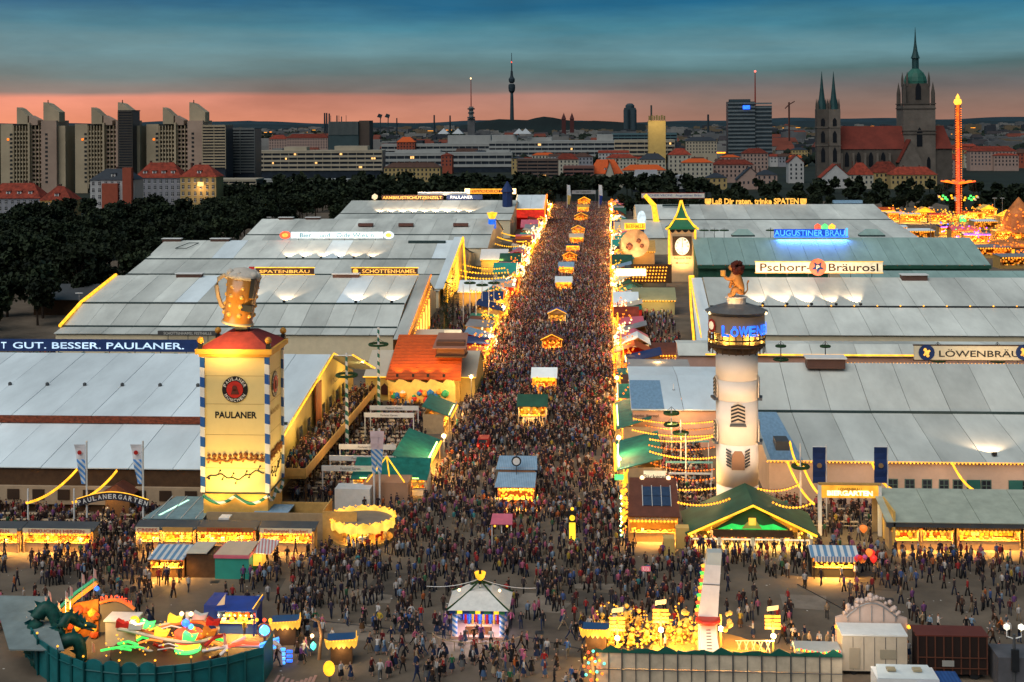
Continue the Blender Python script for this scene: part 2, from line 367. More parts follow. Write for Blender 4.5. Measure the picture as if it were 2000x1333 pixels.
def crown_verts(r, h, w, n, leaf):
 k = MB(); lobes = [(r.uniform(-.55, .55) * w, r.uniform(-.55, .55) * w, h * r.uniform(.42, .86), w * r.uniform(.38, .62)) for _ in range(9)] + [(0, 0, h * .66, w * .75)]
 for _ in range(n):
  lx, ly, lz, lr = r.choice(lobes); th = r.uniform(0, 6.283); cz = r.uniform(-.75, 1); rr = lr * (r.random() ** .25); sx = math.sqrt(1 - cz * cz)
  c = Vector((lx + rr * sx * math.cos(th), ly + rr * sx * math.sin(th), lz + rr * cz * .9))
  q = Euler((r.uniform(-1.2, 1.2), r.uniform(-1.2, 1.2), r.uniform(0, 6.28))).to_matrix(); s = leaf * r.uniform(.6, 1.3)
  pts = [q @ Vector(p) * s + c for p in ((-1, -.3, 0), (-.3, -.9, .2), (.7, -.7, 0), (1, .3, -.2), (.2, .95, .15), (-.7, .6, 0))]
  k.add(pts, [(0, 1, 2, 3), (0, 3, 4, 5)])
 return k
rt = random.Random(5); TREES = []
for i in range(5):
 h = [13, 15, 11.5, 14, 16][i]; w = [4.6, 5.2, 5.4, 4.2, 5.6][i]
 cm = crown_verts(rt, h, w, 900, .62).mesh('crown', leafm)
 tk = MB().tube([(0, 0, 0), (.1, .05, h * .3), (0, .1, h * .7)], .38, 7, None, .14)
 for j in range(5):
  a = j * 1.3 + i; tk.tube([(0, 0, h * (.3 + .06 * j)), (math.cos(a) * w * .3, math.sin(a) * w * .3, h * (.5 + .05 * j)), (math.cos(a) * w * .6, math.sin(a) * w * .6, h * (.6 + .05 * j))], .16, 5, None, .05)
 TREES.append((cm, tk.mesh('trunk', bark)))
tpos = []
def tree_ok(x, y, d): return all((x - a) ** 2 + (y - b) ** 2 > d * d for a, b, _ in tpos)
def fill(x0, x1, y0, y1, n, d, tag):
 for _ in range(n):
  x, y = rt.uniform(x0, x1), rt.uniform(y0, y1)
  if tree_ok(x, y, d): tpos.append((x, y, tag))
fill(-205, -134, 285, 430, 260, 8.5, 'left'); fill(-250, -136, 430, 600, 380, 9.5, 'left'); fill(-190, -118, 600, 700, 120, 10, 'left')
fill(-210, -5, 700, 800, 360, 10, 'far'); fill(-210, 60, 800, 900, 260, 11, 'far'); fill(8, 128, 640, 700, 200, 8, 'right'); fill(30, 300, 705, 735, 90, 11, 'right'); fill(128, 200, 650, 720, 70, 11, 'right'); fill(20, 330, 740, 900, 110, 12, 'right')
tpos = [p for p in tpos if not (abs(p[0] + 11) < 16 and p[1] < 775)]
tpos.sort(key=lambda p: p[1] + abs(p[0]) * .1)
lab = {'left': ('dark broadleaved tree in the tree belt left of the beer tents', 'dark trees left of the beer tents'),
  'far': ('dark leafy tree behind the last tents left of the street end', 'dark trees behind the far left tents'),
  'right': ('dark leafy tree behind the tents and street end on the right', 'dark trees behind the far right tents')}
rest = MB()
for i, (x, y, tg) in enumerate(tpos):
 cm, tm = TREES[i % 5]; s = rt.uniform(.72, 1.12) * (.72 if tg == 'right' else 1)

 if i < 285:
  l_, g_ = lab[tg]; o = thing('leafy_tree', l_, 'tree', (x, y, 0), g_); link(tm, 'trunk', o); link(cm, 'crown', o); o.scale = (s * rt.uniform(.9, 1.15), s, s); o.rotation_euler = (0, 0, rt.uniform(0, 6.28))
 else:
  kk = crown_verts(rt, 14 * s, 5.2 * s, 130, 1.35); rest.add([(a + x, b + y, c) for a, b, c in kk.v], kk.f)
  rest.tube([(x, y, 0), (x, y, 9 * s)], .3, 5)
if rest.v: rest.build('distant_trees', leafm, kind='stuff')
# ---------------------------------------------------------------- landmarks on the horizon
farblue = mat('far_concrete_haze_blue', (.045, .08, .10), .8, .2, .02)  # blue of far air put into both concrete colours
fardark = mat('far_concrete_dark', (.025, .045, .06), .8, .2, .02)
# television tower
D = 5000; c = atY(1000, 238, D); top = atY(1000, 104, D).z
def zY(py, Y, px=1000): return atY(px, py, Y).z
t = thing('television_tower', 'tall slim television tower with two round pods on the horizon', 'tower', (c.x, D, 0))
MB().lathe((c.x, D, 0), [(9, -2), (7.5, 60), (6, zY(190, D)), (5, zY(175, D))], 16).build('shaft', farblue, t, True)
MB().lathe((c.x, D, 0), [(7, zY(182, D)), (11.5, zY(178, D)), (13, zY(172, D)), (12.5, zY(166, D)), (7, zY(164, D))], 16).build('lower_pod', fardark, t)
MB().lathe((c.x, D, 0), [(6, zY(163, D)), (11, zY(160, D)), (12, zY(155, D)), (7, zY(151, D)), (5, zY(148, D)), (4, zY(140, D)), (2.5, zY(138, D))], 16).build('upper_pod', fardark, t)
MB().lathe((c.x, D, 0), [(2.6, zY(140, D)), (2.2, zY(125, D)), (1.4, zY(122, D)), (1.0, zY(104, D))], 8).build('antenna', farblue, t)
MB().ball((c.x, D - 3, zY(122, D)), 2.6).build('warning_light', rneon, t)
# office buildings seen beyond the city
def tower_block(px0, px1, py0, D, label, m, cat='building', depth=30, bands=0, bm=None, parts=None):
 a = atY(px0, py0, D); b = atY(px1, py0, D)
 t = thing('office_block', label, cat, ((a.x + b.x) / 2, D, 0)); z = a.z
 B(a.x, b.x, D, D + depth, -1, z).build('wall', m, t)
 if bands:
  hh = z / bands; me = MB().box(-(b.x - a.x) / 2 - .3, (b.x - a.x) / 2 + .3, -.5, .2, 0, hh * .45).mesh('window_band', bm or glassm)
  for i in range(int(bands)):
   link(me, 'window_band', t, ((a.x + b.x) / 2, D, hh * (i + .35)))
 return t, a, b
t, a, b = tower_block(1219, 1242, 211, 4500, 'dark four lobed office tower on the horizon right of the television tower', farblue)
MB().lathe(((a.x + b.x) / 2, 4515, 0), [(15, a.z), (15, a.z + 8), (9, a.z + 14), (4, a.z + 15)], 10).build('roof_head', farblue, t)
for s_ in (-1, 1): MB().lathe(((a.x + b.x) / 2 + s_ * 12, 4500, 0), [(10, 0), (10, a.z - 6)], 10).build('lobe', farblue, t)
# radio mast building
t, a, b = tower_block(913, 927, 232, 1900, 'grey telecom mast with red tip and dish platforms above the roofs', cwA[0], 'mast', 8)
x = (a.x + b.x) / 2
for py, r_ in ((231, 5.5), (222, 4.5), (214, 5.2)): MB().lathe((x, 1902, 0), [(r_, zY(py, 1900)), (r_, zY(py - 3, 1900))], 12).build('platform', farblue, t)
B(x - 3, x + 3, 1899, 1905, zY(233, 1900), zY(208, 1900)).build('mast_head', cwA[1], t)
MB().tube([(x, 1902, zY(210, 1900)), (x, 1902, zY(153, 1900))], .9, 6, None, .5).build('antenna', dred, t)
MB().ball((x, 1900, zY(153, 1900)), 1.3).build('warning_light', wwhite, t)
# twin towered church far off
for px in (1101, 1117):
 a = atY(px - 4, 233, 3600); b = atY(px + 4, 233, 3600)
 t = thing('church_spire', 'small dark %s spire of the distant twin towered church' % ('first' if px < 1110 else 'second'), 'church tower', ((a.x + b.x) / 2, 3600, 0))
 B(a.x, b.x, 3600, 3611, 0, a.z).build('shaft', mat('dull_brick_red', (.10, .03, .03), .8), t); k = MB(); xm = (a.x + b.x) / 2
 k.add([(a.x - 1, 3599, a.z), (b.x + 1, 3599, a.z), (b.x + 1, 3612, a.z), (a.x - 1, 3612, a.z), (xm, 3605, zY(221, 3600))], [(0, 1, 4), (1, 2, 4), (2, 3, 4), (3, 0, 4)]).build('spire', MATS['dull_brick_red'], t)
# stadium floodlights, chimneys
for px, py, l_ in ((742, 229, 'first'), (757, 229, 'second')):
 a = atY(px, py, 4200); k = MB().tube([(a.x, 4200, 0), (a.x + 2, 4200, a.z)], 1.6, 6); t = thing('floodlight_mast', 'stadium floodlight mast with slanted lamp head, %s of two left of the telecom mast' % l_, 'mast', (a.x, 4200, 0))
 k.build('pole', farblue, t); MB().slab((a.x - 9, 4195, a.z), (a.x + 5, 4195, a.z - 4), (a.x + 9, 4195, a.z + 7), (a.x - 3, 4195, a.z + 11), 2).build('lamp_head', fardark, t)
for i, (px, py, D, w) in enumerate(((634, 221, 3000, 2.5), (638, 221, 3000, 2.5), (643, 222, 3000, 2.5), (658, 226, 3000, 2), (667, 228, 3000, 1.5), (848, 225, 3800, 3), (879, 226, 3800, 3), (775, 231, 3800, 2.5), (1383, 224, 3000, 3), (1272, 206, 1310, 1.2))):
 a = atY(px, py, D); MB().lathe((a.x, D, 0), [(w, 0), (w * .7, a.z)], 8).solo('chimney', fardark, ['slim chimney, leftmost on the horizon', 'slim chimney, second from the left on the horizon', 'slim chimney, third from the left on the horizon', 'short thin chimney above the dark slab building', 'thinnest chimney above the dark slab building', 'lone chimney left of the telecom mast', 'lone chimney just beside the telecom mast', 'stub chimney beside the stadium floodlights', 'dark chimney left of the high rise with blue sign', 'dark pipe chimney behind the yellow lit brewery tower'][i], 'chimney')
# high rise with blue sign
t, a, b = tower_block(1422, 1474, 199, 1400, 'dark high rise office with pale window bands, blue sign and mast', mat('curtain_wall_dark', (.03, .05, .065), .4, .3, .1), depth=22, bands=17, bm=mat('spandrel_pale', (.16, .20, .22), .6, .2, .1))
a2 = atY(1474, 207, 1400); b2 = atY(1508, 207, 1400)
B(a2.x + .3, b2.x, 1402, 1420, -1, a2.z).build('lower_wing', MATS['curtain_wall_dark'], t)
me = MB().box(0, b2.x - a2.x - .6, -.4, .2, 0, 1.7).mesh('window_band', MATS['spandrel_pale'])
for i in range(16): link(me, 'window_band', t, (a2.x + .6, 1402, 4.2 * i + 1))
B(a.x + 2, b.x - 4, 1403, 1415, a.z, a.z + 2.5).build('roof_plant', farblue, t)
p = atY(1458, 210, 1398); B(p.x - 3.6, p.x + 3.6, 1398.5, 1399.3, p.z - 2, p.z + 2).build('sign', bneon, t)
p = atY(1475, 199, 1405); MB().tube([(p.x, 1405, p.z - 4), (p.x, 1405, zY(140, 1405, 1475))], .9, 6, None, .5).build('mast', dred, t)
MB().ball((p.x, 1404, zY(140, 1405, 1475)), 1.4).build('warning_light', glow('red_lamp', (1, .2, .15), 1.2), t)
# crane
p = atY(1541, 200, 1700); t = thing('tower_crane', 'small tower crane standing between high rise and church', 'crane', (p.x, 1700, 0)); cr = mat('crane_dull_red', (.12, .05, .04), .7)
MB().tube([(p.x, 1700, 0), (p.x, 1700, p.z)], 1.1, 4).build('mast', cr, t); MB().tube([(p.x - 5, 1700, p.z - 8), (p.x, 1700, p.z - 3), (p.x + 7, 1700, p.z + 1)], .7, 4).build('jib', cr, t)
# yellow lit brewery tower
t, a, b = tower_block(1266, 1300, 236, 1300, 'yellow lit flat topped brewery tower with dark roof letters', mat('brewery_yellow', (.62, .45, .16), .7, .15, .2), depth=14)
k = MB()
for i in range(7):
 x0 = a.x + (b.x - a.x) * i / 7
 k.box(x0 + .3, x0 + 2.0, 1299, 1299.6, a.z + .5, a.z + 4.5 + .8 * (i % 2)); k.box(x0 + .5, x0 + .7, 1299.6, 1301, a.z, a.z + 5)
k.build('roof_letters', mat('letters_olive', (.10, .09, .04), .7), t); lamp('AREA', (a.x + 8, 1280, a.z + 4), 3000, (1, .75, .35), 8, t, (a.x + 8, 1300, a.z - 6))
# dark slab block left of centre
t, a, b = tower_block(641, 700, 238, 1500, 'dark teal slab office with ribbed upper half behind white office', mat('slab_teal', (.05, .09, .10), .6, .2, .1), depth=24)
k = MB()
for i in range(26):
 x0 = a.x + (b.x - a.x) * i / 26; k.box(x0 + .2, x0 + .8, 1499, 1499.8, zY(262, 1500), a.z)
k.build('facade_rib', mat('rib_pale', (.19, .22, .22), .6), t, kind='stuff')
B(b.x + .1, b.x + 12, 1503, 1528, 0, a.z + 1).build('side_wing', mat('slab_brown', (.10, .075, .06), .7), t)
k = MB();
for px in (646, 662, 676): p = atY(px, 235, 1505); k.tube([(p.x, 1505, a.z), (p.x, 1505, a.z + 7)], .3, 5)
k.build('roof_pipe', fardark, t)
# long banded offices
def band_office(px0, px1, py0, py1, D, floors, label, wall, depth=26, lit=.0, roofx=None, pw=7.0):
 a = atY(px0, py0, D); b = atY(px1, py0, D); zb = atY(px0, py1, D).z
 t = thing('banded_office', label, 'building', ((a.x + b.x) / 2, D, 0)); B(a.x + .3, b.x - .3, D + .8, D + depth, -1, a.z - .3).build('wall', mat('band_office_dark_glass', (.03, .042, .06), .3, .4, .2), t)
 fh = (a.z - zb) / floors; me = MB().box(a.x, b.x, D, D + .8, 0, fh * .48).mesh('parapet_band', wall, Vector(ORG[t.name]))
 for i in range(floors + 1):
  o = link(me, 'parapet_band', t); o.location = (0, 0, zb + fh * i - fh * .48)
 k = MB(); n = int((b.x - a.x) / pw)
 for i in range(n + 1):
  x0 = a.x + (b.x - a.x) * i / n; k.box(x0 - .2, x0 + .2, D + .1, D + .79, zb - 2, a.z - .5)
 k.build('mullion', wall, t, kind='stuff')
 B(a.x, b.x, D - .1, D + depth + .3, a.z - .25, a.z + .5).build('roof', wall, t)
 for (u0, u1, hh) in roofx or []:
  x0 = a.x + (b.x - a.x) * u0; x1 = a.x + (b.x - a.x) * u1; B(x0, x1, D + 4, D + depth - 4, a.z + .5, a.z + hh).build('penthouse', wall, t)
 r = random.Random(int(px0)); k = MB()
 for _ in range(int(lit * n * floors)):
  x0 = r.uniform(a.x + 1, b.x - 3); z0 = zb + fh * r.randrange(floors) + .1; k.box(x0, x0 + r.uniform(1.2, 3.6), D + .5, D + .76, z0 + .1, z0 + fh * .45)
 if k.v: k.build('lit_window', glow('lit_window_warm', (1, .50, .15), 1.1), t, kind='stuff')
 return t
ofw = mat('office_pale_concrete', (.42, .44, .43), .7, .15, .1); ofc = mat('office_cream_concrete', (.50, .44, .33), .7, .15, .1)
band_office(498, 746, 296, 330, 1100, 4, 'long cream office with four window bands and lit rooms', ofc, 20, .12, [(.22, .4, 3.5), (.62, .88, 4)])
band_office(745, 1000, 300, 322, 1250, 2, 'long low grey office behind the cream banded office', ofw, 20, .03, [(.1, .45, 3), (.8, .98, 2.5)])
band_office(955, 1200, 277, 303, 1450, 3, 'long pale office with white stair towers in the middle distance', ofw, 30, .05, [(.02, .22, 7), (.30, .5, 4), (.86, .99, 7)])
band_office(745, 960, 283, 300, 1500, 2, 'low pale hall building left of the white rooftop pyramids', ofw, 26, .02, [(.6, .99, 10)])
band_office(1200, 1318, 275, 300, 1350, 3, 'cream office wing with rows of small square windows', ofc, 24, .05)
band_office(1195, 1322, 262, 273, 1500, 2, 'teal roofed long hall beneath the yellow brewery tower', mat('hall_teal', (.10, .19, .22), .5), 30)
band_office(1235, 1345, 345, 365, 900, 2, 'modern white office with blue glass behind the right trees', mat('office_white', (.5, .53, .56), .6, .1, .1), 16, 0, [(.05, .45, 4)])
band_office(1010, 1090, 312, 352, 960, 6, 'brown apartment block with stacked balconies behind street end', mat('apart_brown', (.17, .12, .10), .8, .2, .1), 14, .08)
band_office(1100, 1160, 326, 356, 950, 4, 'pink brown balcony block next to the orange gabled house', mat('apart_pink', (.26, .13, .11), .8, .2, .1), 14, .04)
band_office(420, 500, 352, 372, 760, 3, 'low terraced concrete building beside the grey apartment towers', ofc, 18, .03)
band_office(505, 680, 352, 362, 900, 1, 'long low white pavilion at the edge of the left trees', ofw, 12, .08)
for px in (865, 893, 1013, 1026):     # white roof pyramids
 a = atY(px - 11, 262, 1445); b = atY(px + 11, 262, 1445); xm = (a.x + b.x) / 2
 MB().add([(a.x, 1447, a.z), (b.x, 1447, a.z), (b.x, 1459, a.z), (a.x, 1459, a.z), (xm, 1453, a.z + 6)], [(0, 1, 4), (1, 2, 4), (2, 3, 4), (3, 0, 4), (3, 2, 1, 0)]).solo('roof_pyramid', mat('pyramid_white', (.5, .55, .58), .5), {865: 'white roof pyramid standing furthest left on the pale offices', 893: 'white roof pyramid under the telecom mast', 1013: 'white roof pyramid below the television tower, left one of the pair', 1026: 'white roof pyramid below the television tower, right one of the pair'}[px], 'rooftop')
# ---------------------------------------------------------------- old houses with tiled roofs
def wnd(w, h, frame=True):
 k = MB(); k.box(-w / 2, w / 2, -.12, .1, 0, h, 0)
 if frame: k.box(-w / 2 - .12, w / 2 + .12, -.2, 0, -.14, 0, 1); k.box(-.04, .04, -.16, -.121, 0, h, 1); k.box(-w / 2, w / 2, -.16, -.121, h * .6, h * .6 + .08, 1)
 return k.mesh('window', [glassm, white])
WIN = wnd(1.2, 1.9); WINB = wnd(2.2, 1.7)
def old_house(px0, px1, pyr, pye, D, label, wallm, roofm, depth=13, floors=4, gable=False, win=True, dormers=0, zb=0, hip=True, tower=None):
 a = atY(px0, pye, D); b = atY(px1, pye, D); zr = atY(px0, pyr, D + depth / 2).z; ze = a.z
 t = thing('old_house', label, 'house', ((a.x + b.x) / 2, D, 0)); B(a.x, b.x, D, D + depth, zb - 1, ze).build('wall', wallm, t)
 rf = MB(); o = .5
 if gable:
  xm = (a.x + b.x) / 2
  MB().extr([(a.x, D + .01, ze), (b.x, D + .01, ze), (xm, D + .01, zr)], (0, depth - .02, 0)).build('gable', wallm, t)
  rf.slab((a.x - o, D - o, ze - .2), (xm, D - o, zr + .35), (xm, D + depth + o, zr + .35), (a.x - o, D + depth + o, ze - .2), -.3)
  rf.slab((xm, D - o, zr + .35), (b.x + o, D - o, ze - .2), (b.x + o, D + depth + o, ze - .2), (xm, D + depth + o, zr + .35), -.3)
 else:
  i = (depth * .45) if hip else -.01; ym = D + depth / 2; A0, B0, C0, D0 = (a.x - o, D - o, ze), (b.x + o, D - o, ze), (b.x + o, D + depth + o, ze), (a.x - o, D + depth + o, ze); E0, F0 = (a.x + i, ym, zr), (b.x - i, ym, zr)
  rf.add([A0, B0, C0, D0, E0, F0], [(0, 1, 5, 4), (2, 3, 4, 5), (1, 2, 5), (3, 0, 4), (3, 2, 1, 0)])
 ro = rf.build('roof', roofm, t); ch = MB(); r = random.Random(int(px0 + pyr))
 for _ in range(2):
  cx = r.uniform(a.x + 2, b.x - 3); ch.box(cx, cx + .9, D + depth * .55, D + depth * .55 + 1.2, zr - 3, zr + .9)
 ch.build('chimney', mat('brick_dark', (.12, .06, .045), .8), ro)
 nwin = max(2, int((b.x - a.x) / 3.0)); fh = 3.3
 nf = min(floors, int((ze - zb - 1) / fh))
 if win:
  for f in range(nf):
   for i in range(nwin):
    link(WIN, 'window', t, (a.x + (b.x - a.x) * (i + .5) / nwin, D - .02, ze - 2.7 - f * fh))
 else:
  k = MB()
  for f in range(nf):
   for i in range(nwin):
    x = a.x + (b.x - a.x) * (i + .5) / nwin; k.box(x - .6, x + .6, D - .1, D + .1, ze - 2.7 - f * fh, ze - .9 - f * fh)
  k.build('window', glassm, t, kind='stuff')
 for i in range(dormers):
  x = a.x + (b.x - a.x) * (i + 1) / (dormers + 1); y0 = D + depth * .12; z0 = ze + (zr - ze) * .24; d_ = MB().box(x - 1, x + 1, y0, y0 + 3, z0, z0 + 1.7).build('dormer', white, t)
  MB().box(x - 1.3, x + 1.3, y0 - .3, y0 + 3.3, z0 + 1.71, z0 + 1.95).build('dormer_roof', roofm, d_); link(WIN, 'window', d_, (x, y0 - .02, z0 + .1)).scale = (.9, 1, .75)
 return t
wl = mat('wall_lilac_grey', (.33, .34, .38), .8, .12, .4); wy = mat('wall_yellow', (.50, .37, .16), .8, .12, .4); wc = mat('wall_cream', (.55, .52, .42), .8, .12, .4)
wr = mat('wall_brick_red', (.38, .09, .05), .8, .15, .5); wp = mat('wall_pinkish', (.45, .32, .27), .8, .12, .4); ww_ = mat('wall_white', (.55, .56, .56), .8, .12, .4); slate = mat('slate_roof', (.035, .045, .06), .6, .25, .5)
old_house(-30, 78, 358, 388, 640, 'lilac grey house with red roof and dormers at the left edge', wl, redroof, floors=5, dormers=4)
old_house(78, 138, 364, 392, 632, 'yellow house with red roof and lit corner bay beside left lilac house', wy, redroof, floors=4, dormers=1)
old_house(176, 262, 330, 352, 640, 'white and red brick house with dark slate roof and corner gable', ww_, slate, floors=4, dormers=1)
old_house(263, 354, 318, 348, 668, 'long lilac grey house with red roof and dormer band in a row', wl, redroof, floors=5, dormers=4)
old_house(352, 422, 322, 346, 660, 'yellow house with red roof and glowing bay at the row end', wy, redroof, floors=4, dormers=1)
a = atY(240, 340, 638); B(a.x, a.x + 4.5, 637.2, 640.2, 0, a.z + 3).solo('corner_bay', wr, 'red brick corner bay on the slate roofed house', 'bay')
a = atY(198, 355, 638); B(a.x, a.x + 8, 638.3, 639.9, 0, a.z - 1).solo('brick_bay', wr, 'wide red brick bay in the middle of the slate roofed house', 'bay')
for px, D in ((112, 631), (392, 659)):
 a = atY(px, 398 if px < 200 else 352, D); lamp('POINT', (a.x, D - 2.5, a.z - 4), 900, (1, .6, .25), .4)
 B(a.x - 1.5, a.x + 1.5, D - .6, D - .02, a.z - 3, a.z - 1).solo('lit_bay_window', glow('bay_glow', (1, .6, .2), .9), 'glowing bay window on the %s yellow house' % ('left edge' if px < 200 else 'second'), 'window')
HH = [(1150, 1216, 312, 340, 960, 'orange roofed house with pale stepped gable right of street end', wc, orroof, 1), (1182, 1200, 316, 345, 952, 'narrow pale gable front on the orange roofed house', wc, orroof, 2), (1216, 1300, 322, 333, 1000, 'long low house with orange roof beside the stepped gable', wc, orroof, 0),
  (1306, 1350, 290, 303, 1050, 'house with broad rounded red roof above the long orange roofs', wc, redroof, 0), (1332, 1392, 310, 318, 1010, 'long orange roofed house right of the rounded red roof', wc, orroof, 0), (1392, 1472, 312, 322, 1030, 'long dull red roofed house behind the pink gabled house', wp, redroof, 0),
  (1380, 1420, 338, 348, 930, 'yellowish house with grey roof left of pink gabled house', wy, slate, 0), (1440, 1492, 328, 352, 930, 'pink house with round topped gable and grey roof', wp, slate, 2), (1478, 1518, 332, 342, 925, 'pinkish house wing with dark roof behind the tent lettering', wp, slate, 0),
  (1540, 1570, 304, 318, 1020, 'white house with red roof just left of the church', ww_, redroof, 2), (1450, 1500, 290, 300, 1150, 'house with red roof and pink chimney wall below high rise', wp, redroof, 0), (1604, 1662, 322, 348, 940, 'white house with curved gable and red roof before the church', ww_, redroof, 2),
  (1660, 1706, 318, 342, 935, 'red roofed house with pale end wall before the church nave', wc, redroof, 0), (1700, 1760, 316, 338, 950, 'red roofed yellow house before the church transept', wy, redroof, 0), (1740, 1830, 326, 342, 930, 'brown red roofed house with dormers right of the yellow one', wy, redroof, 0),
  (1895, 1985, 286, 296, 1250, 'dark red roofed terrace behind the swing ride tower', wp, redroof, 0), (750, 860, 318, 328, 1010, 'long low house with brown roof beside the cream office', wy, mat('brown_tile_roof', (.10, .05, .035), .8, .3, .3), 0), (1085, 1130, 300, 312, 1120, 'small red roofed house above the brown balcony block', wc, redroof, 0),
  (560, 640, 262, 270, 1600, 'dark red roofed barracks left of the teal slab office', wp, redroof, 0), (775, 810, 268, 278, 1480, 'orange roofed hall in front of the pyramids', wr, orroof, 0), (525, 560, 264, 272, 1650, 'dark red roofed hall at the far left of city', wp, redroof, 0),
  (1830, 1880, 300, 312, 1100, 'dull red roofed house right of the big church tower', wp, redroof, 0), (1250, 1300, 300, 312, 1120, 'dark hipped roof house behind the orange roofs', wc, slate, 0), (1340, 1400, 268, 276, 1400, 'pale low office right of the yellow brewery tower', ofc, slate, 0)]
for h_ in HH: old_house(*h_[:6], h_[6], h_[7], 13, 4, h_[8] == 2, False, h_[8] if h_[8] == 1 else 0)
# scattered mid-city houses between the landmarks
r = random.Random(21); CN = ['cream', 'white', 'grey', 'yellow', 'pink', 'brick']; CM = [wc, ww_, wl, wy, wp, wr]; RN = ['red', 'slate', 'brown', 'orange']; RM = [redroof, slate, MATS['brown_tile_roof'], orroof]
used = set(); n = 0
while n < 60:
 px = r.uniform(520, 1990); D = r.uniform(1130, 1500); w = r.uniform(20, 60); ht = r.uniform(9, 17)
 if 1575 < px + w and px < 1860 and D < 1250: continue
 ci, ri = r.randrange(6), r.choice([0, 0, 1, 2, 2, 3] if px > 1000 else [1, 2, 2, 0]); side = 'left of the television tower' if px < 960 else 'below the television tower' if px < 1120 else 'below the brewery tower' if px < 1380 else 'around the high rise' if px < 1580 else 'beyond the church'
 l_ = '%s house with %s %s roof %s' % (CN[ci], r.choice(['low', 'steep', 'long', 'hipped', 'worn', 'dull']), RN[ri], side)
 if l_ in used: continue
 used.add(l_); n += 1; pe = 237 + FOC * (EYE - ht) / D - .006 * (px - 1000); old_house(px, px + w, pe - (8 if 'steep' in l_ else 5), pe, D, l_, CM[ci], RM[ri], r.uniform(9, 16), 3, False, False, 0, 0, 'long' not in l_)
# ---------------------------------------------------------------- grey stepped apartment towers (left)
apw = mat('apart_tower_concrete', (.52, .43, .29), .8, .2, .06, .1); appk = mat('apart_tower_pinkish', (.48, .35, .27), .8, .2, .06, .1); apd = mat('apart_balcony_dark', (.03, .033, .034), .8, .3, .2)
def apart(pxo, label, D=900, dark=False):
 a = lambda px, py: atY(px + pxo, py, D)
 o = a(60, 345); t = thing('apartment_tower', label, 'apartment building', (o.x, D, 0))
 def wallb(p0, p1, py, m, dy=0, dep=20, name='wall', base=-1):
  x0, x1, z = a(p0, py).x, a(p1, py).x, a(p0, py).z; return B(x0, x1, D + dy, D + dy + dep, base, z).build(name, m, t)
 wallb(-4, 20, 243, apw, 4, name='olive_wing'); wallb(20, 76, 243, apd, 6, 18, name='recessed_core'); wallb(80, 110, 236, appk, 0, 22, name='stair_tower'); wallb(110.5, 124, 246, apw, 3)
 # sloping lift heads
 for p0, p1, pt, pb, m_ in ((29, 50, 210, 240, apw), (81, 112, 200, 236, apw), (53, 70, 226, 242, appk)):
  x0, x1 = a(p0, pt).x, a(p1, pt).x; z0, z1 = a(p0, pb).z - 1, a(p0, pt).z
  MB().extr([(x0, D + 3, z0), (x1, D + 3, z0), (x1, D + 3, z1 - 7 * (z1 - z0) / 14), (x0 + (x1 - x0) * .75, D + 3, z1 - 5 * (z1 - z0) / 14), (x0 + (x1 - x0) * .3, D + 3, z1 - 1), (x0, D + 3, z1)], (0, 10, 0)).build('lift_head', m_, t)
 p = a(88, 200); MB().tube([(p.x, D + 5, p.z - 1), (p.x, D + 5, p.z + 1.6)], .35, 5).build('vent_pipe', apd, t)
 # balcony columns and slabs: every floor of each bay
 zt = a(0, 246).z; zb = 6; fh = 3.0; nf = int((zt - zb) / fh)
 x0, x1 = a(21, 0).x, a(50, 0).x; xb0, xb1 = a(56, 0).x, a(77, 0).x
 sl1 = MB().box(0, x1 - x0, 0, 1.8, 0, 1.15).mesh('balcony', apw); sl2 = MB().box(0, xb1 - xb0, 0, 1.8, 0, 1.15).mesh('balcony', appk)
 for f in range(nf):
  link(sl1, 'balcony', t, (x0, D + 3.6 + .12 * f % .3, zb + f * fh)); link(sl2, 'balcony', t, (xb0, D + 4.1, zb + f * fh + 1))
 k = MB()
 for i in range(6):
  xx = x0 + (x1 - x0) * i / 5; k.box(xx - .25, xx + .25, D + 3, D + 5.9, zb - 3, zt)
 k.box(x1 + .4, xb0 - .4, D + 1, D + 5.9, zb - 3, zt + 2)
 for i in range(4):
  xx = xb0 + (xb1 - xb0) * i / 3; k.box(xx - .2, xx + .2, D + 3.4, D + 5.9, zb - 3, zt)
 k.build('fin_wall', apw, t)
 wm = MB().box(-.9, .9, -.1, .1, 0, 1.5).mesh('window', apd)
 for f in range(nf - 1):
  link(wm, 'window', t, (a(89, 0).x, D - .02, zb + 1 + f * fh))
  link(wm, 'window', t, (a(-1 + 12, 0).x + 1.5, D + 3.98, zb + 1 + f * fh))
 if True:
  p = a(9, 275); B(p.x, p.x + 1.4, D + 3.7, D + 3.95, p.z, p.z + 1.4).build('lit_window', warm2, t)
 return t
apart(0, 'stepped grey apartment tower with sloped lift heads, first from the left edge')
apart(146, 'stepped grey apartment tower with sloped lift heads, behind the slate roofed house')
apart(286, 'stepped grey apartment tower with sloped lift heads, beside the banded end block')
apart(-140, 'stepped grey apartment tower cut by the left picture edge')
band_office(230, 258, 217, 330, 893, 22, 'very dark slim apartment tower with thin balcony lines', mat('apart_slab_dark', (.09, .085, .075), .8), 16, .02)
band_office(395, 440, 246, 325, 890, 14, 'pinkish banded apartment block at the end of the towers', apw, 20, .02)
band_office(440, 497, 252, 335, 920, 15, 'dark blue grey apartment block with balcony lines at the right end', mat('apart_bluegrey', (.17, .19, .19), .8), 20, .01)
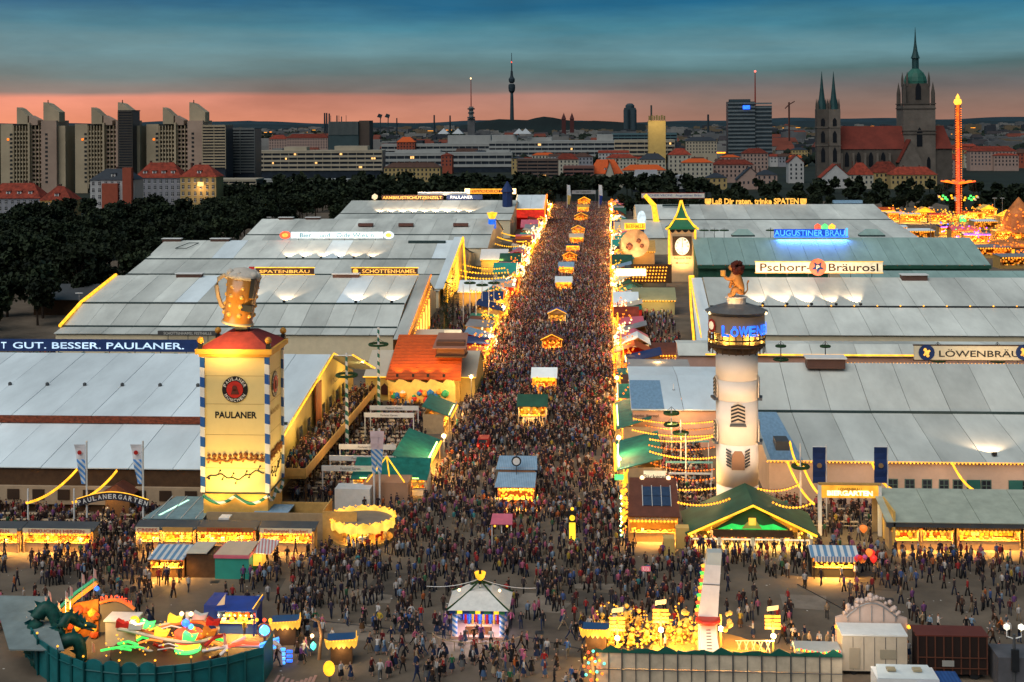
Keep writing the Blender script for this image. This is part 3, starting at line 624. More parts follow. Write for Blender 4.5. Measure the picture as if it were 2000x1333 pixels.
# ---------------------------------------------------------------- big church
st = mat('church_stone', (.115, .10, .085), .85, .3, .15); stl = mat('church_stone_pale', (.19, .165, .14), .85, .3, .15); cop = mat('copper_green', (.035, .17, .13), .6, .35, .15); cop2 = mat('copper_dark', (.02, .08, .085), .6, .3, .2); croof = mat('church_roof_red', (.20, .035, .022), .8, .3, .12)
D = 1000; A_ = lambda px, py, d=0: atY(px, py, D + d)
o = A_(1700, 330); ch = thing('gothic_church', 'large dark gothic church with red roof, two green spires and domed main tower', 'church', (o.x, D, 0))
nx0, nx1 = A_(1640, 300).x, A_(1768, 300).x; ze, zr = A_(1640, 292).z, A_(1640, 247, 9).z
B(nx0, nx1, D, D + 20, -1, ze).build('nave_wall', st, ch); MB().add([(nx0, D - .6, ze), (nx1, D - .6, ze), (nx1, D + 20.6, ze), (nx0, D + 20.6, ze), (nx0, D + 10, zr), (nx1, D + 10, zr)], [(0, 1, 5, 4), (2, 3, 4, 5), (1, 2, 5), (3, 0, 4), (3, 2, 1, 0)]).build('nave_roof', croof, ch)
def lancet(w, h):
 k = MB(); pts = [(-w / 2, 0, 0), (w / 2, 0, 0), (w / 2, 0, h * .7), (w * .28, 0, h * .88), (0, 0, h), (-w * .28, 0, h * .88), (-w / 2, 0, h * .7)]; k.extr(pts, (0, .4, 0), 0); return k.mesh('lancet_window', [mat('church_glass', (.012, .015, .02), .3)])
LW = lancet(3.2, 11)
for px in (1652, 1675, 1699, 1723): link(LW, 'lancet_window', ch, (A_(px, 0).x, D - .25, A_(px, 326).z))
k = MB()
for px in (1641, 1664, 1687, 1711, 1735): x = A_(px, 0).x; k.box(x - .7, x + .7, D - 2.5, D - .02, -1, ze - 3)
k.build('buttress', stl, ch)
# transept gable
gx0, gx1 = A_(1750, 0).x, A_(1795, 0).x; gz = A_(1760, 318).z; gt_ = A_(1773, 275).z
MB().extr([(gx0, D - 8, -1), (gx1, D - 8, -1), (gx1, D - 8, gz), ((gx0 + gx1) / 2, D - 8, gt_), (gx0, D - 8, gz)], (0, 16, 0)).build('transept', stl, ch)
MB().slab((gx0 - .6, D - 8.6, gz), ((gx0 + gx1) / 2, D - 8.6, gt_ + .8), ((gx0 + gx1) / 2, D + 9, gt_ + .8), (gx0 - .6, D + 9, gz), -.5).build('transept_roof', croof, ch)
# west twin towers
for px in (1604, 1627):
 w = 9.2 if px < 1610 else 9.6; x0, x1 = A_(px - 11.5, 0).x, A_(px + 11.2, 0).x; zt = A_(px, 214).z; tw = B(x0, x1, D - 4, D + 5, -1, zt).build('west_tower', st if px < 1610 else stl, ch)
 xm = (x0 + x1) / 2; tip = A_(px, 140).z; hw = (x1 - x0) / 2 * .8
 MB().lathe((xm, D, 0), [(hw, zt), (hw * .62, zt + (tip - zt) * .3), (hw * .34, zt + (tip - zt) * .6), (.12, tip)], 8).build('spire', cop2, tw)
 k = MB()
 for sx in (-1, 1):
  for sy in (-1, 1): k.lathe((xm + sx * hw * .98, D + sy * 3.6 + .5, 0), [(.8, zt - 1), (.75, zt + 3), (.05, zt + 8)], 6)
 k.build('pinnacle', st, tw)
 for py, h_ in ((306, 1), (268, .8), (236, .55)):
  l = link(LW, 'lancet_window', tw, (xm, D - 4.3, A_(px, py).z - 4)); l.scale = (.9, 1, h_)
 for py in (250, 285): z = A_(px, py).z; B(x0 - .4, x1 + .4, D - 4.4, D + 5.4, z, z + .7).build('string_course', stl, tw)
# main tower
x0, x1 = A_(1766, 0).x, A_(1829, 0).x; xm = (x0 + x1) / 2; zt = A_(1800, 205).z; w = x1 - x0
mt = B(x0, x1, D + 5, D + 5 + w, -1, zt).build('main_tower', stl, ch)
u0, u1 = x0 + w * .14, x1 - w * .14; zu = A_(1800, 163).z; B(u0, u1, D + 5 + w * .14, D + 5 + w * .86, zt, zu).build('belfry', st, mt); ym = D + 5 + w / 2
zd = A_(1800, 133).z; q = w * .36
MB().lathe((xm, ym, 0), [(q, zu), (q * 1.02, zu + 2), (q * .93, zu + (zd - zu) * .45), (q * .72, zu + (zd - zu) * .72), (q * .36, zu + (zd - zu) * .97), (q * .3, zd)], 12).build('dome', cop, mt)
zl = A_(1800, 108).z; MB().lathe((xm, ym, 0), [(q * .30, zd), (q * .30, zl - 2), (q * .4, zl - 1.6), (q * .34, zl)], 8).build('lantern', cop2, mt)
MB().lathe((xm, ym, 0), [(q * .32, zl), (q * .2, zl + 4), (q * .10, zl + 10), (.1, A_(1805, 50).z)], 8).build('spire', cop2, mt)
k = MB()
for sx in (-1, 1):
 for sy in (-1, 1):
  k.lathe((xm + sx * w * .44, ym + sy * w * .44, 0), [(1.6, zt - 2), (1.5, zt + 9), (.1, zt + 17)], 6); k.lathe((xm + sx * w * .34, ym + sy * w * .34, 0), [(1, zu - 2), (.9, zu + 4), (.05, zu + 9)], 6)
k.build('pinnacle', st, mt)
for py, dy, sc_ in ((290, -.3, 1.3), (205, w * .14 - .3, 1.15)):
 l = link(LW, 'lancet_window', mt, (xm, D + 5 + dy, A_(1797, py + (-6 if py > 250 else -13)).z - 1)); l.scale = (1.25, 1, sc_)
for sx in (-.28, .28): l = link(LW, 'lancet_window', mt, (xm + sx * w, D + 4.7, A_(1797, 330).z)); l.scale = (.8, 1, .8)
for py in (203, 212, 256, 262): z = A_(1797, py).z; B(x0 - .5, x1 + .5, D + 4.5, D + 5.5 + w, z - .4, z + .4).build('cornice', st, mt)
cx0, cx1 = x1 - 1, A_(1862, 0).x; B(cx0 + 1.1, cx1, D + 6, D + 24, -1, ze).build('choir_wall', st, ch); MB().add([(cx0 + 1.1, D + 5, ze), (cx1 + .5, D + 5, ze), (cx1 + .5, D + 25, ze), (cx0 + 1.1, D + 25, ze), (cx0 + 1.1, D + 15, zr), (cx1 - 4, D + 15, zr)], [(0, 1, 5, 4), (2, 3, 4, 5), (1, 2, 5), (3, 0, 4), (3, 2, 1, 0)]).build('choir_roof', croof, ch)
mat = _mat0
# ================================================================ BEER TENTS
def hall(name, label, x0, x1, prof, m, bay=5.4, back=None, wallm=cream, th=.12, th_m=seam, gable=None, skew=0.0, wall=True, odd=None, cat='tent'):
 """prof: (y, z) from the front eave up to the ridge; back: the same going down behind"""
 t = thing(name, label, cat, ((x0 + x1) / 2, prof[0][0], 0)); yr, zr = prof[-1]
 if back is None: back = [(2 * yr - y, z) for y, z in reversed(prof[:-1])]
 full = prof + back; n = max(1, round((x1 - x0) / bay)); w = (x1 - x0) / n
 for (ya, za), (yb, zb) in zip(full[:-1], full[1:]):
  lift = .0
  me = MB().slab((.035, 0, 0), (w - .035, 0, 0), (w - .035, yb - ya, zb - za), (.035, yb - ya, zb - za), th).mesh('roof_panel', m)
  me2 = None
  for i in range(n):
   use = me
   if odd and (i % odd[0] == odd[1]) and (ya, za) in (prof[-2],): use = me2 = me2 or MB().slab((.035, 0, 0), (w - .035, 0, 0), (w - .035, yb - ya, zb - za), (.035, yb - ya, zb - za), th).mesh('roof_panel', odd[2])
   link(use, 'roof_panel', t, (x0 + i * w, ya, za + (0.02 if i % 2 else 0)))
 for (ya, za) in prof[1:-1]:
  B(x0 + .1, x1 - .1, ya - .22, ya + .02, za - .05, za + .30).build('gutter', th_m, t)
 k = MB().slab((x0, prof[0][0], prof[0][1] - .16), (x1, prof[0][0], prof[0][1] - .16), (x1, yr, zr - .2), (x0, yr, zr - .2), .03)
 if wall:
  ya, za = prof[0]; yb, zb = back[-1]
  B(x0 + .3, x1 - .3, ya + .4, ya + .6, 0, za - .3).build('front_wall', wallm, t); B(x0 + .3, x1 - .3, yb - .6, yb - .4, 0, zb - .3).build('rear_wall', wallm, t)
  for xx in (x0 + .3, x1 - .5):
   poly = [(xx, ya + .61, 0), (xx, yb - .61, 0), (xx, yb - .61, zb - .3)] + [(xx, y, z - .35) for y, z in reversed(full[1:-1])] + [(xx, ya + .61, za - .3)]
   MB().extr(poly, (.2, 0, 0)).build('gable_wall', gable or wallm, t)
 keep(x0, x1, prof[0][0], back[-1][0])
 return t
def vent(t, x0, x1, y, z, h=.9, d=2.2, m=white):
 v = B(x0, x1, y - d / 2, y + d / 2, z + h - .18, z + h).build('roof_vent', m, t); B(x0 + .2, x1 - .2, y - d / 2 + .3, y + d / 2 - .3, z - .5, z + h - .2).build('vent_base', mat('vent_wood', (.12, .06, .045), .7), v)
def edge_lights(t, pts, m=None, r=.12, step=.6, name='light_edge'):
 k = MB().tube(pts, r, 5); return k.build(name, m or gold, t)
# --- white tent with blue slogan banner (front left)
PT = hall('beer_tent', 'large white front left beer tent with dark seams behind the yellow tower', -125, -41.6, [(160.5, 5.5), (174.5, 7.9), (203, 12.2)], pvcw, 5.6, [(223, 6.4)], wallm=brown, gable=mat('tent_gable_yellow', (.62, .46, .16), .7, .1))
k = MB()
for i in range(24):
 x = -125 + 5.57 * (i + .5) + 2.8
 if x < -46: k.lathe((x, 188.5, 10.0), [(.28, 0), (.28, .35), (.05, .5)], 6)
k.build('roof_hook', darkgrey, PT, kind='stuff')
pz = 7.9
B(-124, -42.2, 173.9, 174.3, 7.95, 8.85).build('timber_frieze', mat('carved_frieze', (.22, .05, .02), .7, .8, 1.3, stretch=(1.6, 1, 3)), PT)
# front wall windows and porch
B(-124.5, -42, 160.35, 160.88, 1.0, 3.2).build('lower_wall', mat('wall_dusk_beige', (.40, .30, .2), .8, .2), PT)
kw = MB().box(-.75, .75, -.06, .1, 0, 1.25).mesh('window', mat('tent_window', (.05, .03, .02), .4))
for i in range(20): link(kw, 'window', PT, (-108 + i * 3.2, 160.3, 1.6))
B(-60.5, -57.5, 158.6, 160.3, 0, 2.9).build('porch', mat('porch_timber', (.2, .1, .04), .7), PT); MB().extr([(-61.1, 158.3, 2.9), (-56.9, 158.3, 2.9), (-59, 158.3, 4.1)], (0, 2.4, 0)).build('porch_roof', rbrown, PT)
lamp('POINT', (-60, 157.3, 2.6), 60, (1, .6, .2), .2, PT)
# gable side: balcony, eaves lights, canopy
ym = 203
edge_lights(PT, [(-41.2, 160.3, 5.6), (-41.2, 174.5, 8.0), (-41.2, 203, 12.35), (-41.2, 222, 6.9)], gold, .13)
MB().slab((-41.5, 203, 12.1), (-38.4, 203, 12.1), (-38.4, 223, 6.3), (-41.5, 223, 6.3), .12).build('canopy', pvcw, PT); edge_lights(PT, [(-38.3, 203, 12.15), (-38.3, 223, 6.4)], gold, .12)
bal = B(-41.3, -37.4, 166, 219, 3.0, 3.3).build('balcony', ochre, PT)
B(-37.5, -37.35, 166, 219, 3.31, 4.3).build('balustrade', ochre, bal); B(-41.3, -37.51, 165.9, 166.05, 3.31, 4.3).build('balustrade', ochre, bal)
k = MB()
for i in range(12): k.box(-37.6, -37.4, 166.3 + i * 4.7, 166.6 + i * 4.7, 0, 3)
k.build('balcony_post', brown, bal)
for i in range(7): B(-41.42, -41.3, 180 + i * 5, 181.6 + i * 5, 4.2, 6.2).build('gable_window', glassm, PT)
B(-41.42, -41.25, 190, 194, 3.3, 10).build('painted_panel', mat('panel_red_brown', (.3, .08, .02), .7, .4, 1), PT)
text('WINZERER', PT, black, (-41.2, 204, 8.3), 8, 1.0, (0, 1, 0), (0, 0, 1))
for y in (178, 196, 212): lamp('AREA', (-37.9, y, 9.2), 260, (1, .72, .22), 1, PT, (-41.5, y, 5.5), sy=1)
# --- second left tent (grey, brown sign boards on its ridge)
ST = hall('beer_tent', 'wide grey left beer tent with brown sign boards on its ridge', -111.5, -41.5, [(264.5, 5.3), (269, 6.0), (279.5, 9.4), (300, 13)], pvc, 5.0, wallm=cream, odd=(7, 4, pvcw))
for px in (345, 650): p = atY(px, 538, 299.5); vent(ST, p.x, p.x + 6.3, 299.2, 12.8)
edge_lights(ST, [(-111.6, 268, 6.3), (-111.6, 279.5, 9.7), (-111.6, 300, 13.2)], gold, .35)
MB().slab((-41.4, 262.6, 4.8), (-38.8, 262.6, 4.8), (-38.8, 301, 13.2), (-41.4, 301, 13.2), .15).build('gable_canopy', pvc, ST)
def sign(name, s, c0, c1, y, zb, zt, m, tm, label, frame=None, th=.5, tw=.8, hh=.62, posts=True, emb=None, ex=.5):
 t = thing(name, label, 'sign', ((c0 + c1) / 2, y, zb)); B(c0, c1, y, y + th, zb, zt).build('board', m, t)
 if frame:
  B(c0 - .15, c1 + .15, y + .05, y + th - .05, zb - .18, zb - .01).build('frame', frame, t); B(c0 - .15, c1 + .15, y + .05, y + th - .05, zt + .01, zt + .18).build('frame', frame, t)
 text(s, t, tm, ((c0 + c1) / 2 + (c1 - c0) * (ex - .5), y - .01, (zb + zt) / 2), (c1 - c0) * tw, (zt - zb) * hh)
 if posts:
  n = max(2, int((c1 - c0) / 4)); pm = MB().tube([(0, 0, -1.6), (0, 0, 0)], .08, 5).mesh('post', darkgrey)
  for i in range(n): link(pm, 'post', t, (c0 + (c1 - c0) * (i + .5) / n, y + th / 2, zb))
 return t
bsign = mat('sign_board_brown', (.055, .02, .012), .6, .2)
p0 = atY(498, 536, 300); p1 = atY(612, 526, 300)
sg = sign('ridge_sign', 'SPATENBRÄU', p0.x, p1.x, 300.4, 13.3, 14.7, bsign, txtgold, 'brown ridge sign reading SPATENBRÄU next to the beer mug', gold, emb=1, tw=.86)
B(p0.x - 1.5, p0.x - .3, 300.3, 300.7, 13.5, 15).build('red_square', redp, sg)
p0 = atY(686, 536, 300); p1 = atY(815, 526, 300)
sg = sign('ridge_sign', 'SCHOTTENHAMEL', p0.x, p1.x, 300.4, 13.3, 14.7, bsign, txtgold, 'brown ridge sign reading SCHOTTENHAMEL with round emblem', gold, tw=.82, ex=.57)
MB().extr([(p0.x + .9 + .62 * math.cos(a), 300.3, 14 + .62 * math.sin(a)) for a in [i * .5236 for i in range(12)]], (0, .09, 0)).build('emblem', txtgold, sg)
# blue slogan banner on scaffold behind the first tent
p0 = atY(-60, 675, 214); p1 = atY(388, 675, 214); zb, zt = atY(200, 687, 214).z, atY(200, 664, 214).z
sg = sign('slogan_banner', 'GUT. BESSER. PAULANER.', p0.x, p1.x, 214, zb, zt, navy, glow('banner_letters', (.55, .75, .95), .62), 'long navy banner reading GUT. BESSER. PAULANER. above the first tent', None, tw=.745, hh=.55, ex=.565)
text('T', sg, MATS['banner_letters'], (atY(8, 675, 214).x, 213.9, (zb + zt) / 2), .9, (zt - zb) * .55); text('PAULANER IS', sg, MATS['banner_letters'], (atY(-30, 675, 214).x, 213.9, (zb + zt) / 2), 1.5, .7)
g = [(p0.x + (p1.x - p0.x) * i / 60, 213.8, zb - .1 - .5 * abs(math.sin(i * .52))) for i in range(61)]
MB().tube(g, .09, 4).build('garland', grn, sg); bulbs(sg, [q for i, q in enumerate(g) if i % 2], warm2, .12)
p0 = atY(308, 660, 262); p1 = atY(425, 660, 262)
sign('ridge_sign', 'SCHOTTENHAMEL FESTHALLE', p0.x, p1.x, 262, 5.4, 6.3, mat('sign_dark_grey', (.08, .08, .08), .6), mat('letters_pale', (.6, .6, .55), .6), 'narrow dark sign reading SCHOTTENHAMEL FESTHALLE beside the red tower roof')
# --- third left tent (neon sign on ridge)
T3 = hall('beer_tent', 'grey left beer tent with white neon sign on its ridge', -130, -41.5, [(340, 4.5), (357, 6.6), (372.5, 9.2), (390, 13)], pvc, 6.3, odd=(5, 3, pvcw))
for px in (318, 412): p = atY(px, 468, 390); vent(T3, p.x, p.x + 6, 389.6, 12.8)
p = atY(800, 470, 390); B(p.x, atY(872, 470, 390).x, 387, 388.2, 12.3, 13.1).build('roof_slot', seam, T3)
p = atY(340, 490, 380); k = MB().tube([(p.x, 381, 11.5), (p.x + 2.5, 386, 12.6), (p.x + 5.5, 386, 12.6), (p.x + 3.4, 381, 11.5), (p.x, 381, 11.5)], .12, 4); k.build('roof_rail', seam, T3)
p0 = atY(546, 466, 391); p1 = atY(770, 451, 391); zs = p0.z
sg = sign('neon_sign', 'Bier    und   Oide Wies´n', p0.x + 3.4, p1.x - 3.4, 391, zs, zs + 1.9, signw, mat('neon_script_blue', (.05, .25, .4), .5), 'long white backlit script sign on the third left tent', None, tw=.8, hh=.7)
for xx, mm_ in ((p0.x + 1.7, rneon), (p1.x - 1.7, signw)):
 MB().extr([(xx + 1.6 * math.cos(a), 390.9, zs + .95 + 1.15 * math.sin(a)) for a in [i * .4488 for i in range(14)]], (0, .6, 0)).build('round_emblem', mm_, sg)
 MB().extr([(xx + .9 * math.cos(a), 390.8, zs + .95 + .6 * math.sin(a)) for a in [i * .4488 for i in range(14)]], (0, .09, 0)).build('emblem_core', txtgold, sg)
# --- fourth and fifth left tents
T4 = hall('beer_tent', 'grey left beer tent with two white vents behind the neon sign', -123, -37.5, [(440, 6), (455, 9), (477, 13)], pvc, 7)
for px in (545, 597): p = atY(px, 426, 477); vent(T4, p.x, p.x + 5.6, 476.6, 12.8)
for px in (704, 782, 888): p = atY(px, 427, 470); B(p.x, p.x + 5.2, 465, 467, 11.2, 12.2).build('roof_vent', mat('vent_brown', (.14, .06, .045), .7), T4)
T5 = hall('beer_tent', 'farthest wide grey left tent with nine roof lamps', -111, -37, [(545, 7.5), (560, 9), (588, 13)], pvc, 8)
p0 = atY(745, 391, 588); p1 = atY(865, 383, 588)
sg = sign('ridge_sign', 'ARMBRUSTSCHÜTZENZELT', p0.x, p1.x, 588.5, 13.3, 15.4, bsign, txtgold, 'far ridge sign with gold letters ARMBRUSTSCHÜTZENZELT', None, tw=.97, hh=.75)
MB().ball((p0.x - 3, 588, 14.6), 1.5).build('round_lamp', signwarm, sg)
p0 = atY(872, 391, 588); p1 = atY(942, 383, 588)
sign('ridge_sign', 'PAULANER', p0.x, p1.x, 588.5, 13.3, 15.4, navy, txtw, 'far navy ridge sign with white letters PAULANER', None, tw=.62, hh=.65, ex=.42)
p0 = atY(816, 386, 592); B(p0.x, atY(912, 386, 592).x, 592, 593, 15, 16.5).solo('long_roof_vent', white, 'long white ridge vent behind the gold lettered sign', 'vent', None)
# crown lamp and dark maypole tower in front of it
p = atY(961, 408, 470); t = thing('crown_lamp', 'glowing yellow crown on a blue cylinder on the tent corner', 'lamp', (p.x, 470, 11))
MB().lathe((p.x, 470, 0), [(1.4, 10), (1.4, 13.4)], 10).build('drum', glow('blue_drum', (.01, .12, .6), .8), t); MB().lathe((p.x, 470, 0), [(1.0, 13.41), (1.9, 15.6), (1.2, 15.2), (.5, 15.9)], 10).build('crown', gold, t)
# --- red fronted tent left of street end
T6 = hall('beer_tent', 'small white tent with red lit front at the far left street end', -38, -25, [(590, 9), (612, 14)], pvcw, 6, wallm=redp, gable=redp)
B(-38, -25, 588.5, 589.8, 5.2, 8.6).build('red_fascia', glow('lit_red_fascia', (.55, .02, .01), .7), T6); edge_lights(T6, [(-38, 588.2, 9), (-25, 588.2, 9)], gold, .2); edge_lights(T6, [(-24.8, 589, 3), (-24.8, 589, 9), (-24.8, 612, 14)], warm2, .45); edge_lights(T6, [(-38.3, 588, 3), (-38.3, 588, 9), (-38.3, 612, 14)], signwarm, .3)
p0 = atY(914, 378, 640); p1 = atY(985, 370, 640)
sg = sign('ridge_sign', 'HIPPODROM', p0.x, p1.x, 640, p0.z, p1.z, glow('lit_orange_board', (.95, .30, .03), .8), mat('letters_rust', (.4, .08, .01), .6), 'far glowing orange sign at the back left between two lamps', gold, tw=.9, hh=.7)
for px in (913, 1003): p = atY(px, 374, 640); B(p.x - 1.2, p.x + 1.2, 639, 640.5, p.z - 1.3, p.z + 1.3).build('box_lamp', wwhite, sg)
k = MB(); p = atY(991, 388, 575); k.lathe((p.x, 575, 0), [(2.2, 5), (2.2, 17), (2.9, 17.5), (.2, 22)], 8); k.solo('dark_tower', navy, 'small dark pointed tower between the far left tents', 'tower')
# small beige house between tent one and two
BH = hall('beige_pavilion', 'beige roofed pavilion with arched windows behind the first tent gable', -41, -21.5, [(227, 4.2), (236, 7.2)], pvcb, 4.2, wallm=yellowp, cat='pavilion')
edge_lights(BH, [(-41, 226.6, 4.2), (-21.5, 226.6, 4.2)], gold, .1)
for i in range(8):
 x = -39.5 + i * 2.1; MB().extr([(x - .6, 227.2, 1), (x + .6, 227.2, 1), (x + .6, 227.2, 2.4), (x, 227.2, 3), (x - .6, 227.2, 2.4)], (0, .15, 0)).build('arched_window', mat('arch_glass', (.09, .03, .02), .4), BH)
# ================================================================ RIGHT TENTS
LT = hall('beer_tent', 'large pale grey right beer tent with bulb lined eaves and long seams', 20.5, 112, [(168, 5.4), (184.5, 7.9), (196.5, 12.5)], pvc, 5.45, [(212, 7), (226, 5)], wallm=mat('wall_apricot', (.55, .42, .33), .75, .12, .6))
e1 = [(20.5 + i * .45, 167.7, 5.35) for i in range(200)]
edge_lights(LT, [(20.5, 167.7, 5.5), (112, 167.7, 5.5)], txtgold, .05); bulbs(LT, e1, warm, .13)
p = atY(1570, 700, 196); vent(LT, p.x, p.x + 5.8, 195.2, 12.6, 1.1, 3)
pp = MB().slab((21, 167.9, 5.47), (25.0, 167.9, 5.47), (23.8, 184.3, 7.95), (20.6, 184.3, 7.95), .02).build('blue_roof_sheet', lblue, LT)
B(22.0, 23.7, 171, 174, 5.9, 7.1).build('roof_machine', darkgrey, LT)
p = atY(1940, 893, 169.5)
# facade: windows, doors, beams
tw = MB().box(-.5, .5, -.05, .12, 0, 1.2, 0).box(-.62, .62, -.02, .1, -.12, 1.32, 1).box(-.04, .04, -.09, -.051, 0, 1.2, 1).box(-.5, .5, -.09, -.051, .56, .63, 1).mesh('window', [glassm, mat('frame_teal', (.10, .17, .15), .6)])
for px in (1745, 1762 + 16, 1812, 1845, 1872, 1928, 1998): link(tw, 'window', LT, (atY(px, 940, 168).x, 168.35, 1.9))
for px in (1893, 1975): p = atY(px, 940, 168); B(p.x - .2, p.x + 1.4, 168.1, 168.39, 0, 3.2).build('door', mat('door_teal', (.02, .12, .11), .6), LT)
for px in (1535, 1700, 1850, 2000): lamp('AREA', (atY(px, 940, 165).x, 164.5, 4.6), 48, (1, .6, .35), 3, LT, (atY(px, 940, 165).x, 168.4, 2), sy=.5)
# sloping light ropes hung from the eaves into the garden
def rope(a, b, label, m=gold):
 t = thing('light_rope', label, 'light rope', a); pts = sag(a, b, 10, .7); MB().tube(pts, .14, 6).build('rope', m, t); bulbs(t, [Vector(p) + Vector((0, -.1, .12)) for p in sag(a, b, 24, .7)], warm, .1); return t
rope(atY(1538, 903, 167), atY(1590, 985, 158), 'short light rope slanting down left of the first blue banner'); rope(atY(1703, 905, 167), atY(1745, 957, 162), 'light rope passing the second blue banner')
rope(atY(1860, 906, 167), atY(1912, 962, 160), 'light rope hanging down before the facade windows at right')
rope(atY(150, 918, 160), atY(52, 983, 152), 'curved light rope left of the first flag pole', gold); rope(atY(228, 920, 160), atY(142, 982, 153), 'curved light rope between the two flag poles', gold)
# name board above the tent ridge
p0 = atY(1786, 703, 215); p1 = atY(2075, 674, 215)
sg = sign('name_board', 'LÖWENBRÄU', p0.x, p1.x, 215, atY(1786, 703, 215).z, atY(1786, 676, 215).z, mat('board_cream', (.68, .58, .40), .6, .1), mat('letters_black', (.012, .012, .014), .5), 'big cream name board reading LÖWENBRÄU with lion crests', brown, tw=.545, hh=.56, ex=.44)
for px in (1810, 2000):
 q = atY(px, 689, 214.9); MB().extr([(q.x + 1.25 * math.cos(a), 214.9, q.z + 1.25 * math.sin(a) * (1 if math.sin(a) > 0 else 1.0)) for a in [i * .3927 for i in range(16)]], (0, .09, 0)).build('crest', navy, sg)
 k = MB();
 for dx, dz, rr in ((0, 0, .42), (-.25, .45, .3), (.15, -.5, .28), (.38, .25, .2), (-.35, -.35, .2)): k.ball((q.x + dx, 214.85, q.z + dz), rr)
 k.build('crest_lion', txtgold, sg)
lamp('AREA', ((p0.x + p1.x) / 2, 210, p0.z + .2), 220, (1, .7, .4), 12, sg, ((p0.x + p1.x) / 2, 215, p0.z + 1.4), sy=.6)
g = [(p0.x - 15 + .55 * i, 214, p0.z - .45) for i in range(80)]; bulbs(sg, g, warm, .15)
# rear annex strip with gold light and wreath poles, low white roofs
AN = hall('rear_annex', 'pinkish annex with gold lit eave and small windows behind the right tent', 14, 112, [(247, 4.6), (251, 6.2)], pvc, 8, [(258, 5.6)], wallm=mat('wall_pinkish_lit', (.55, .34, .27), .8), cat='annex')
edge_lights(AN, [(19, 246.6, 4.9), (112, 246.6, 4.9)], gold, .16)
for i in range(14): link(kw, 'window', AN, (26 + i * 5.2, 247.3, 1.9))
def wreath_pole(x, y, z, label, rings, h=1.2, m=None, R=1.0, pr=.13, gm_=None):
 t = thing('wreath_pole', label, 'pole', (x, y, 0)); MB().tube([(x, y, 0), (x, y, z)], pr, 8, None, pr * .6).build('pole', m or white, t)
 for zz, r_ in rings:
  q = [(x + r_ * math.cos(a), y + r_ * math.sin(a), zz) for a in [i * .3927 for i in range(17)]]
  MB().tube(q, .2, 6).build('wreath', grn, t); k = MB()
  for i in range(4): k.tube([(x, y, zz + .9), q[i * 4]], .03, 3)
  k.build('wreath_cord', black, t)
 return t
for i, px in enumerate((1525, 1612, 1832, 1948)):
 p = atY(px, 685, 240); n_ = ['leftmost', 'second', 'third', 'rightmost'][i]
 wreath_pole(p.x, 240, 8.2, 'dark wreathed pole rising before the gold eave, %s of four' % n_, [(3.4, 1.6), (5.2, 1.2), (7.6, .8)], m=darkgrey)
LR = hall('low_white_hall', 'low white roofed hall left of the lion tower with pinkish front', 4.2, 19.6, [(196, 5.6), (214, 7.2)], pvcw, 7.7, [(226, 6.4)], wallm=mat('wall_pinkish_lit2', (.55, .34, .27), .8), cat='building')
MB().slab((4.3, 196.2, 5.68), (9.1, 196.2, 5.68), (9.1, 211, 7.0), (4.3, 211, 7.0), .02).build('blue_roof_sheet', lblue, LR)
p0 = atY(1228, 742, 195.8); text('Schanke  Bierzapf', LR, brown, (6.3, 196.2, 4.6), 4, .5)
LR2 = hall('low_white_hall', 'low bright white roof strip directly behind the lion tower', 19.9, 34, [(203, 6.2), (216, 7.6)], pvcw, 7, [(225, 6)], wallm=cream, cat='building')
B(4.6, 15.5, 229, 243, 0, 4.6).solo('flat_roof_kitchen', mat('kitchen_roof_grey', (.36, .34, .32), .7), 'flat grey roofed kitchen block behind the low white hall', 'building'); keep(4, 20, 229, 246)
# PSCHORR tent
RT = hall('beer_tent', 'wide grey right beer tent with five bright fans of light', 22.5, 120, [(265, 5.6), (280, 9), (298.5, 13)], pvc, 6, wallm=cream, gable=mat('gable_green_white', (.3, .36, .34), .7), th_m=black)
bulbs(RT, [(24 + i * 4.7, 279.6, 9.35) for i in range(20)], warm, .2)
RS = MB().slab((18.5, 262, 4.5), (22.3, 262, 5.2), (22.3, 298.5, 12.9), (19.8, 298.5, 12.9), .15).build('gable_canopy', pvcw, RT)
edge_lights(RT, [(18.2, 262, 2.0), (18.6, 280, 9.2), (19.6, 298.3, 13.2), (20.6, 298.3, 13.2)], gold, .28); edge_lights(RT, [(19.6, 262, 1), (19.6, 264, 5), (19.8, 298, 12.9)], gold, .16)
p = atY(1735, 541, 298); vent(RT, atY(1757, 541, 298).x, atY(1810, 541, 298).x, 297.5, 12.6, 1.3, 3, white)
p0 = atY(1476, 537, 300); p1 = atY(1724, 517, 300)
sg = sign('name_board', 'Pschorr-    Bräurosl', p0.x, p1.x, 300, 13.9, 16.2, signwarm, mat('letters_darkbrown', (.05, .02, .01), .6), 'long cream lit board reading Pschorr-Bräurosl with red star emblem', txtgold, tw=.93, hh=.75)
xm = atY(1597, 525, 300).x
MB().extr([(xm + 1.9 * math.cos(a), 299.7, 15.1 + 1.9 * math.sin(a)) for a in [i * .3927 for i in range(16)]], (0, .28, 0)).build('round_emblem', glow('emblem_red', (.8, .09, .02), .8), sg)
MB().extr([(xm + (1.45 if i % 2 else .65) * math.sin(i * math.pi / 5), 299.6, 15.1 + (1.45 if i % 2 else .65) * math.cos(i * math.pi / 5)) for i in range(10)], (0, .09, 0)).build('star', navy, sg)
text('P', sg, signwarm, (xm, 299.55, 15.1), .7, .9)
